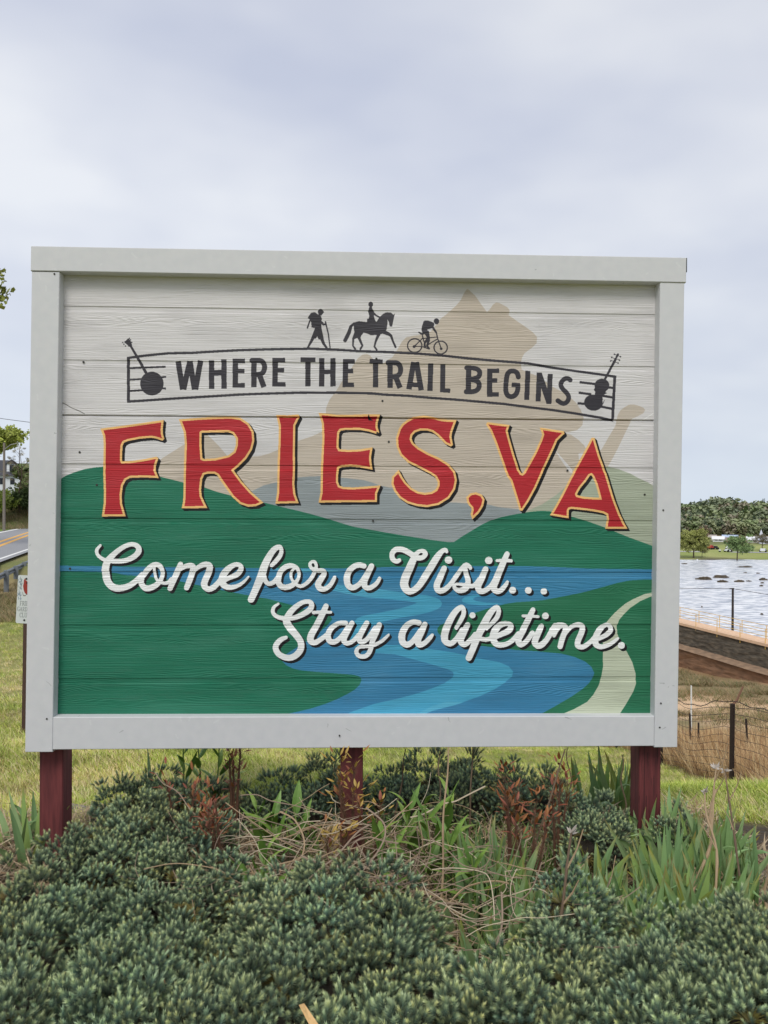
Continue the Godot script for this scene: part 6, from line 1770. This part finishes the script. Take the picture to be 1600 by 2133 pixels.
func build_trees() -> void:
	var clump := leaf_clump(4, 34, 0.26)
	var fine := leaf_clump(5, 46, 0.16)
	var lm := mat(Color.WHITE, 0.7, true)
	lm.backlight_enabled = true
	lm.backlight = Color(0.25, 0.28, 0.1)
	var bark := grained(Color8(72, 60, 50), Color8(112, 98, 84), 0.95, Vector3(1.5, 0.4, 1.5), 1.0, 0.05, 65)
	tree("overhanging_tree", "tall tree at the left edge with yellow-green leaves reaching into the sky", "tree", Vector3(-33.3, -3.0, -58.1), 29.0, 11.0, 14.0, lin(156, 162, 78), 800, 0.75, 21, clump, lm, bark)
	tree("leafy_tree", "yellow-green leafy tree in front of the white house at the left", "tree", Vector3(-53.2, 0.5, -108.9), 15.6, 10.5, 7.0, lin(166, 176, 80), 520, 0.75, 22, clump, lm, bark)
	tree("bare_tree", "bare budding tree with thin twigs between the leafy tree and the sign frame", "tree", Vector3(-53.2, 1.0, -121.0), 12.2, 6.6, 3.0, lin(150, 140, 110), 60, 0.28, 23, fine, lm, bark)
	tree("bare_tree", "bare thin tree close behind the sign frame at the left", "tree", Vector3(-50.0, 1.0, -121.0), 11.6, 6.0, 3.0, lin(140, 138, 96), 60, 0.3, 28, fine, lm, bark)
	tree("bushy_tree", "dark green bushy tree behind the bare trees at the left", "tree", Vector3(-56.2, 1.5, -136.0), 9.5, 8.5, 1.0, lin(104, 120, 64), 320, 0.9, 24, clump, lm, bark)
	tree("roadside_shrub", "dark green shrub above the road bank by the sign frame", "shrub", Vector3(-52.4, 0.3, -122.0), 4.4, 6.5, 0.4, lin(80, 98, 52), 260, 0.6, 25, clump, lm, bark, "shrubs above the road bank")
	tree("roadside_shrub", "yellow-green shrub below the white house at the left edge", "shrub", Vector3(-55.8, 0.3, -117.0), 3.4, 7.5, 0.4, lin(146, 160, 70), 280, 0.6, 26, clump, lm, bark, "shrubs above the road bank")
	tree("roadside_shrub", "darkest shrub half hidden behind the sign frame at the left", "shrub", Vector3(-49.2, 0.3, -124.0), 5.6, 6.5, 0.4, lin(70, 88, 48), 260, 0.6, 27, clump, lm, bark, "shrubs above the road bank")
	var fb := "trees along the far river bank"
	tree("willow_tree", "broad olive-green tree on the far river bank beside the sign frame", "tree", Vector3(84.3, -10.5, -184.6), 7.7, 7.6, 1.6, lin(160, 164, 92), 330, 0.62, 31, clump, lm, bark, fb, -0.04)
	tree("bank_tree", "green spreading tree standing at the far waterline", "tree", Vector3(92.4, -10.6, -178.9), 6.2, 6.4, 1.7, lin(126, 150, 94), 190, 0.55, 32, clump, lm, bark, fb, 0.05)
	tree("small_tree", "small thin leafing tree right of the broad olive tree", "tree", Vector3(88.2, -10.4, -188.5), 3.6, 3.4, 0.9, lin(116, 112, 76), 90, 0.4, 33, fine, lm, bark, fb)
	tree("pink_budding_tree", "pinkish budding tree behind the far houses", "tree", Vector3(119.5, -9.1, -256.0), 5.4, 4.6, 1.6, lin(142, 124, 104), 150, 0.5, 34, clump, lm, bark, fb)
	tree("bank_tree", "leafless grey tree by the far car park at the right", "tree", Vector3(115.4, -10.0, -210.0), 5.2, 5.4, 1.4, lin(120, 112, 92), 110, 0.4, 35, fine, lm, bark, fb)
	tree("yellow_shrub", "yellow-green bush at the right edge of the far bank", "shrub", Vector3(121.0, -10.0, -207.0), 3.0, 4.6, 0.5, lin(132, 138, 64), 120, 0.5, 36, clump, lm, bark, fb)
	# the wooded hill: broad-leaved and evergreen crowns, seen as one mass
	rng.seed = 90
	var crown := leaf_clump(6, 190, 0.19)
	var cone := st_new()
	for i in 160:
		var y := rng.randf()
		var a := rng.randf() * TAU
		var r := (1.0 - y) * 0.5 * sqrt(rng.randf_range(0.4, 1.0))
		var p := Vector3(cos(a) * r, y * 2.6 - 1.0, sin(a) * r)
		var o := Vector3(cos(a), -0.35, sin(a)) * 0.16
		var s := Vector3(-sin(a), 0, cos(a)) * 0.09
		cone.set_color(Color.WHITE * rng.randf_range(0.8, 1.15))
		quad(cone, p - s, p + o * 0.5 - s * 0.4, p + o, p + s)
	var cm := cone.commit()
	var wa := []
	var ta := []
	var wb := []
	var tb := []
	var shades := [lin(92, 100, 74), lin(102, 110, 78), lin(86, 94, 74), lin(112, 106, 88), lin(94, 106, 70), lin(108, 114, 82)]
	for i in 5600:
		var az := deg_to_rad(rng.randf_range(8.0, 42.0))
		var d := rng.randf_range(298.0, 480.0)
		var x := sin(az) * d
		var z := 3.1 - cos(az) * d
		if -z < 288.0: continue
		var h := ground_at(x, z)
		if rng.randf() < 0.93:
			var s := (1.6 + 2.0 * pow(rng.randf(), 1.4)) * (1.45 if d > 370.0 and rng.randf() < 0.12 else 1.0)
			wa.append(Transform3D(Basis(Vector3.UP, rng.randf() * TAU).scaled_local(Vector3(s, s * rng.randf_range(0.9, 1.25), s)), Vector3(x, h + s * 0.8, z)))
			ta.append(shades[rng.randi() % shades.size()] * rng.randf_range(1.5, 2.1))
		else:
			var s := rng.randf_range(2.0, 3.2)
			wb.append(Transform3D(Basis(Vector3.UP, rng.randf() * TAU).scaled_local(Vector3(s, s, s)), Vector3(x, h + s, z)))
			tb.append(lin(74, 94, 78) * rng.randf_range(1.1, 1.7))
	var forest := thing("forest", "wooded hill beyond the far bank, green and grey-brown crowns", "forest", Vector3.ZERO)
	forest.set_meta("kind", "stuff")
	many("broadleaf_crowns", crown, lm, wa, ta, forest)
	many("evergreen_crowns", cm, lm, wb, tb, forest)


# ------------------------------------------------------------------ houses, cars, pole
func house(called: String, label: String, at: Vector3, size: Vector3, turn: float, wall_c: Color, roof_c: Color, roof_h: float, group: String, windows := 3, steeple := false) -> void:
	var o := thing(called, label, "church" if steeple else "house", at, turn, group)
	var wm := mat(wall_c, 0.8)
	var rm := mat(roof_c, 0.55)
	var gm := mat(Color8(52, 56, 62), 0.3)
	var st := st_new()
	box(st, Vector3(-size.x / 2, -0.8, -size.z / 2), Vector3(size.x / 2, size.y, size.z / 2))
	for s in [-1, 1]:
		for p in [Vector3(s * size.x / 2, size.y, -size.z / 2), Vector3(s * size.x / 2, size.y, size.z / 2), Vector3(s * size.x / 2, size.y + roof_h, 0)]:
			st.add_vertex(p)
	part("wall", st.commit(), wm, o)
	var rs := st_new()
	var e := 0.35
	for s in [-1.0, 1.0]:
		var a := Vector3(-size.x / 2 - e, size.y + roof_h, 0)
		var b := Vector3(size.x / 2 + e, size.y + roof_h, 0)
		var c := Vector3(size.x / 2 + e, size.y - 0.25, s * (size.z / 2 + e))
		var d := Vector3(-size.x / 2 - e, size.y - 0.25, s * (size.z / 2 + e))
		quad(rs, a, b, c, d)
		var up := Vector3(0, 0.14, 0)
		quad(rs, a + up, b + up, c + up, d + up)
		quad(rs, d, d + up, c + up, c)
		for q in [[a, d], [b, c]]: quad(rs, q[0], q[0] + up, q[1] + up, q[1])
	part("roof", rs.commit(), rm, o)
	for k in windows:
		var ws := st_new()
		var x := lerpf(-size.x * 0.36, size.x * 0.36, (k + 0.5) / windows)
		box(ws, Vector3(x - 0.4, size.y * 0.38, size.z / 2 - 0.05), Vector3(x + 0.4, size.y * 0.75, size.z / 2 + 0.04))
		part("window", ws.commit(), gm, o)
	if steeple:
		var ss := st_new()
		box(ss, Vector3(-size.x / 2 + 0.2, size.y, -0.5), Vector3(-size.x / 2 + 1.2, size.y + roof_h + 0.6, 0.5))
		var tip := Vector3(-size.x / 2 + 0.7, size.y + roof_h + 2.6, 0)
		var b := [Vector3(-size.x / 2 + 0.1, size.y + roof_h + 0.6, -0.6), Vector3(-size.x / 2 + 1.3, size.y + roof_h + 0.6, -0.6), Vector3(-size.x / 2 + 1.3, size.y + roof_h + 0.6, 0.6), Vector3(-size.x / 2 + 0.1, size.y + roof_h + 0.6, 0.6)]
		for i in 4:
			for p in [b[i], b[(i + 1) % 4], tip]: ss.add_vertex(p)
		part("steeple", ss.commit(), wm, o)


func car(called: String, label: String, category: String, at: Vector3, turn: float, c: Color, long_: float, tall: float) -> void:
	var o := thing(called, label, category, at, turn, "vehicles on the far bank")
	var st := st_new()
	box(st, Vector3(-long_ / 2, 0.28, -0.8), Vector3(long_ / 2, 0.28 + tall * 0.42, 0.8), 0.12)
	box(st, Vector3(-long_ * 0.3, 0.28 + tall * 0.40, -0.7), Vector3(long_ * 0.26, 0.28 + tall * 0.8, 0.7), 0.12)
	part("body", st.commit(), mat(c, 0.3), o)
	var ws := st_new()
	box(ws, Vector3(-long_ * 0.26, 0.3 + tall * 0.46, -0.72), Vector3(long_ * 0.22, 0.28 + tall * 0.72, 0.72), 0.05)
	part("window", ws.commit(), mat(Color8(40, 44, 50), 0.2), o)
	var wh := CylinderMesh.new()
	wh.top_radius = 0.32
	wh.bottom_radius = 0.32
	wh.height = 0.24
	wh.radial_segments = 12
	var tyre := mat(Color8(34, 34, 34), 0.9)
	for sx in [-0.31, 0.31]:
		for sz in [-0.72, 0.72]:
			part("wheel", wh, tyre, o, Transform3D(Basis(Vector3.RIGHT, PI / 2), Vector3(sx * long_, 0.32, sz)))


func build_village() -> void:
	var g := "houses of the village across the river"
	var white := Color8(226, 228, 230)
	var y := func(x: float, z: float) -> float: return ground_at(x, z)
	house("village_house", "pale brown house at the left of the far village row", Vector3(125.8, y.call(125.8, -262.0), -262.2), Vector3(2.2, 1.1, 2.4), -0.45, Color8(190, 184, 176), Color8(170, 160, 150), 0.7, g, 1)
	house("village_house", "white house with a bright white roof in the far village", Vector3(124.0, y.call(124.0, -254.2), -254.2), Vector3(3.4, 1.0, 2.8), -0.45, white, Color8(236, 236, 236), 0.7, g, 2)
	house("village_house", "small reddish-brown house right of the white-roofed one", Vector3(126.3, y.call(126.3, -251.0), -251.0), Vector3(2.0, 0.8, 2.2), -0.45, Color8(170, 132, 122), Color8(150, 130, 124), 0.7, g, 1)
	house("village_house", "long house with a bluish metal roof in the far village", Vector3(131.0, y.call(131.0, -260.0), -260.0), Vector3(4.6, 1.0, 3.0), -0.45, Color8(190, 196, 204), Color8(176, 190, 214), 0.9, g, 3)
	house("village_house", "white gabled house left of the far church", Vector3(133.6, y.call(133.6, -249.9), -249.9), Vector3(3.2, 1.1, 2.8), -0.45, white, Color8(222, 222, 226), 0.8, g, 2)
	house("village_house", "white-roofed house right beside the sign frame across the river", Vector3(107.6, y.call(107.6, -242.9), -242.9), Vector3(2.6, 1.2, 2.6), -0.45, white, Color8(240, 240, 240), 0.7, g, 1)
	house("village_house", "white house highest up, beside the sign frame across the river", Vector3(121.7, y.call(121.7, -277.3) - 0.2, -277.3), Vector3(3.0, 1.2, 2.6), -0.45, white, Color8(230, 230, 232), 0.7, g, 1)
	house("church", "pale lavender church with a white pointed steeple at the far right", Vector3(134.5, y.call(134.5, -243.0), -243.0), Vector3(4.2, 1.2, 3.4), -0.45, Color8(200, 202, 216), Color8(196, 198, 208), 1.0, g, 3, true)
	car("parked_car", "white pickup parked in the far meadow, farther of two in line", "car", Vector3(108.4, y.call(108.4, -214.8), -214.8), 0.3, white, 1.75, 0.85)
	car("parked_car", "long white vehicle in the far meadow, nearer of two in line", "car", Vector3(103.1, y.call(103.1, -205.0), -205.0), 0.2, white, 1.7, 0.7)
	car("parked_car", "white car on the far car park at the right", "car", Vector3(112.7, y.call(112.7, -204.6), -204.6), 0.9, white, 1.4, 0.9)
	car("red_truck", "red truck in the far meadow right of the olive tree", "truck", Vector3(102.9, y.call(102.9, -215.0), -215.0), 0.4, Color8(190, 66, 56), 1.3, 1.2)
	car("dark_car", "small dark car beside the red truck across the river", "car", Vector3(104.3, y.call(104.3, -215.0), -215.0), 0.4, Color8(44, 44, 48), 0.8, 0.9)
	var bx := thing("utility_box", "small white box with a dark base in the far meadow", "box", Vector3(100.8, y.call(100.8, -205.1), -205.1))
	var b1 := st_new()
	box(b1, Vector3(-0.25, 0.35, -0.25), Vector3(0.25, 0.65, 0.25), 0.03)
	part("lid", b1.commit(), mat(white, 0.5), bx)
	var b2 := st_new()
	box(b2, Vector3(-0.2, -0.1, -0.2), Vector3(0.2, 0.35, 0.2))
	part("stand", b2.commit(), mat(Color8(40, 40, 40), 0.8), bx)
	var wb := thing("white_stone", "small white stone at the foot of the broad olive tree", "stone", Vector3(83.06, -10.62, -179.9))
	part("stone", rock_mesh(88, Vector3(0.4, 0.5, 0.4)), mat(white, 0.8), wb)
	# the white house up the road at the left
	var o := thing("farmhouse", "tall white clapboard house with a dark roof and porch, at the left edge", "house", Vector3(-91.5, 3.0, -200.5), 0.42)
	var clap := grained(Color8(220, 222, 226), Color8(232, 234, 236), 0.7, Vector3(0.3, 1.6, 0.3), 0.0, 0.03, 66)
	var slate := grained(Color8(62, 62, 68), Color8(84, 84, 90), 0.8, Vector3(0.6, 0.6, 0.6), 1.0, 0.05, 67)
	var glass := mat(Color8(40, 44, 52), 0.2)
	var st := st_new()
	box(st, Vector3(-4.5, -1, -4.5), Vector3(4.5, 6.6, 4.5))
	part("wall", st.commit(), clap, o)
	var rs := st_new()
	var apex := [Vector3(-1.4, 10.6, 0), Vector3(1.4, 10.6, 0)]
	var ea := [Vector3(-5.2, 6.4, 5.2), Vector3(5.2, 6.4, 5.2), Vector3(5.2, 6.4, -5.2), Vector3(-5.2, 6.4, -5.2)]
	quad(rs, ea[0], ea[1], apex[1], apex[0])
	quad(rs, ea[2], ea[3], apex[0], apex[1])
	for q in [[ea[1], ea[2], apex[1]], [ea[3], ea[0], apex[0]]]:
		for p in q: rs.add_vertex(p)
	quad(rs, ea[3], ea[2], ea[1], ea[0])
	part("roof", rs.commit(), slate, o)
	var ds := st_new()
	box(ds, Vector3(0.9, 7.0, 0.4), Vector3(3.3, 9.6, 3.8))
	part("dormer", ds.commit(), clap, o)
	var dr := st_new()
	quad(dr, Vector3(0.6, 9.5, 4.1), Vector3(2.1, 10.7, 4.1), Vector3(2.1, 10.7, 0.0), Vector3(0.6, 9.5, 0.0))
	quad(dr, Vector3(2.1, 10.7, 4.1), Vector3(3.6, 9.5, 4.1), Vector3(3.6, 9.5, 0.0), Vector3(2.1, 10.7, 0.0))
	for p in [Vector3(0.6, 9.5, 4.05), Vector3(2.1, 10.7, 4.05), Vector3(3.6, 9.5, 4.05)]: dr.add_vertex(p)
	part("dormer_roof", dr.commit(), slate, o)
	for p in [[2.1, 8.5, 3.83, 0.55], [-2.6, 5.0, 4.53, 0.5], [-0.2, 5.0, 4.53, 0.5], [2.2, 5.0, 4.53, 0.5], [-2.6, 1.6, 4.53, 0.5], [0.0, 1.6, 4.53, 0.5]]:
		var fr := st_new()
		box(fr, Vector3(p[0] - p[3] - 0.12, p[1] - 0.95, p[2] - 0.1), Vector3(p[0] + p[3] + 0.12, p[1] + 0.95, p[2]))
		var f := part("window", fr.commit(), clap, o)
		var gs := st_new()
		box(gs, Vector3(p[0] - p[3], p[1] - 0.82, p[2]), Vector3(p[0] + p[3], p[1] + 0.82, p[2] + 0.03))
		part("pane", gs.commit(), glass, f)
	for z in [-2.0, 1.6]:
		var gs := st_new()
		box(gs, Vector3(4.5, 4.1, z - 0.5), Vector3(4.54, 5.8, z + 0.5))
		part("window", gs.commit(), glass, o)
	var ps := st_new()
	box(ps, Vector3(4.6, 2.9, -3.5), Vector3(8.6, 3.1, 4.6))
	part("porch_roof", ps.commit(), slate, o)
	var pc := st_new()
	box(pc, Vector3(-0.1, -1.0, -0.1), Vector3(0.1, 2.9, 0.1))
	var pcm := pc.commit()
	for x in [5.2, 6.8, 8.3]:
		part("porch_column", pcm, clap, o, Transform3D(Basis(), Vector3(x, 0, 4.3)))
	var pw := st_new()
	box(pw, Vector3(4.52, -1.0, -3.4), Vector3(8.4, 2.9, 1.5))
	part("porch_wall", pw.commit(), grained(Color8(120, 100, 88), Color8(146, 124, 110), 0.9, Vector3(0.5, 0.5, 0.5), 0.0, 0.05, 68), o)
	# utility pole and wire
	var up := thing("utility_pole", "weathered wooden utility pole in front of the white house", "pole", Vector3(-45.6, 0.0, -98.7))
	var us := st_new()
	tube(us, [Vector3(0, -3.0, 0), Vector3(0, 9.8, 0)], [0.19, 0.14], 8)
	part("shaft", us.commit(), grained(Color8(112, 104, 96), Color8(142, 134, 126), 0.9, Vector3(1.5, 0.3, 1.5), 1.0, 0.05, 69), up)
	var ul := st_new()
	tube(ul, [Vector3(0, 8.9, 0), Vector3(0.9, 9.5, 0.3), Vector3(2.0, 9.75, 0.5)], [0.05], 6)
	part("lamp_arm", ul.commit(), mat(Color8(150, 152, 154), 0.5), up)
	var uw := st_new()
	tube(uw, curve_points([Vector3(-49.94, 13.6, -98.92), Vector3(-45.6, 12.9, -98.7), Vector3(-37.4, 11.9, -98.4)], 5), [0.035], 4)
	tag(part("overhead_wire", uw.commit(), mat(Color8(70, 72, 76), 0.7), self), "thin overhead wire crossing the sky at the left edge", "wire")


func build_wood_chunk() -> void:
	var o := thing("split_wood", "freshly split pale wood chunk lying on the juniper at the bottom edge", "wood chunk", Vector3(-0.108, 0.428, 1.60), 0.0)
	o.scale = Vector3(0.95, 0.95, 0.95)
	var st := st_new()
	var a := [Vector3(-0.026, 0.036, -0.03), Vector3(-0.014, 0.046, -0.02), Vector3(-0.006, 0.028, -0.01)]
	var b := [Vector3(0.02, -0.006, 0.03), Vector3(0.05, 0.002, 0.05), Vector3(0.03, -0.03, 0.06)]
	for i in 3:
		var j := (i + 1) % 3
		quad(st, a[i], b[i], b[j], a[j])
	for q in [a, b]:
		for p in q: st.add_vertex(p)
	part("splinter", st.commit(), grained(Color8(196, 152, 96), Color8(232, 200, 150), 0.8, Vector3(30, 8, 8), 0.05, 0.05, 84), o)
	var cone := thing("pine_cone", "small brown cone lodged between the front junipers", "cone", Vector3(-0.50, 0.27, 1.18))
	part("scales", rock_mesh(77, Vector3(0.03, 0.02, 0.02)), mat(Color8(150, 90, 56), 0.8), cone)


# ------------------------------------------------------------------ the scene
func sky_picture() -> Image:
	var w := 1024
	var h := 512
	var n := FastNoiseLite.new()
	n.seed = 14
	n.frequency = 1.0
	n.fractal_octaves = 5
	n.fractal_gain = 0.52
	var im := Image.create(w, h, false, Image.FORMAT_RGBF)
	for y in h:
		var el := PI * 0.5 - PI * (y + 0.5) / h
		for x in w:
			var az := TAU * ((x + 0.5) / w - 0.5)
			var d := Vector3(sin(az) * cos(el), sin(el), -cos(az) * cos(el))
			var k := 1.0 / (maxf(d.y, 0.0) + 0.30)
			var q := Vector3(d.x * k * 0.8, d.y * 2.2, d.z * k)
			var a := n.get_noise_3dv(q * 1.0 + Vector3(3.1, 0, 1.7))
			var b := n.get_noise_3dv(q * 1.5 + Vector3(9.0, 4.0, 2.0))
			var f := n.get_noise_3dv(q * 4.0 + Vector3(1.0, 7.0, 5.0))
			var cloud := clampf(0.3 * f * (0.5 + a) + 0.45 + 0.85 * a + 0.5 * b + 0.22 * d.x, 0.0, 1.0)
			var c := SKY_LOW.lerp(SKY_HIGH, cloud)
			var e := clampf(d.y, 0.0, 1.0)
			c = c.lerp(SKY_HAZE, 0.75 * exp(-e * 5.0))
			c = c * (1.0 - 0.10 * smoothstep(0.3, 0.8, e) + 0.05 * d.x)
			im.set_pixel(x, y, c)
	return im


var SKY_LOW := Color8(195, 202, 222).srgb_to_linear()
var SKY_HIGH := Color8(232, 235, 242).srgb_to_linear()
var SKY_HAZE := Color8(218, 230, 241).srgb_to_linear()


func _ready() -> void:
	var cam := Camera3D.new()
	cam.name = "camera"
	cam.fov = 67.37
	cam.near = 0.05
	cam.far = 4000.0
	cam.position = Vector3(-0.0245, 1.4708, 3.132)
	cam.rotation = Vector3(-0.00445399, -0.03857487, 0.00475344)
	add_child(cam)
	cam.current = true
	var env := Environment.new()
	env.background_mode = Environment.BG_SKY
	var sky := Sky.new()
	var pano := PanoramaSkyMaterial.new()
	pano.panorama = ImageTexture.create_from_image(sky_picture())
	pano.energy_multiplier = 0.82
	sky.sky_material = pano
	env.sky = sky
	env.tonemap_mode = Environment.TONE_MAPPER_LINEAR
	env.tonemap_exposure = 1.25
	env.sdfgi_enabled = true
	env.ssao_enabled = true
	env.ssil_enabled = true
	var we := WorldEnvironment.new()
	we.name = "world_environment"
	we.environment = env
	add_child(we)
	var sun := DirectionalLight3D.new()
	sun.name = "sun"
	sun.light_color = Color(1.0, 0.985, 0.955)
	sun.light_energy = 0.5
	sun.light_angular_distance = 24.0
	sun.shadow_enabled = true
	sun.rotation = Vector3(deg_to_rad(-50.0), deg_to_rad(-14.0), 0)
	add_child(sun)
	build_ground()
	build_sign()
	build_dam()
	build_fence()
	build_left_side()
	build_rocks()
	build_village()
	build_trees()
	build_grass()
	build_litter()
	build_junipers()
	build_irises()
	build_lilies()
	build_nandinas()
	build_dry_stuff()
	build_wood_chunk()
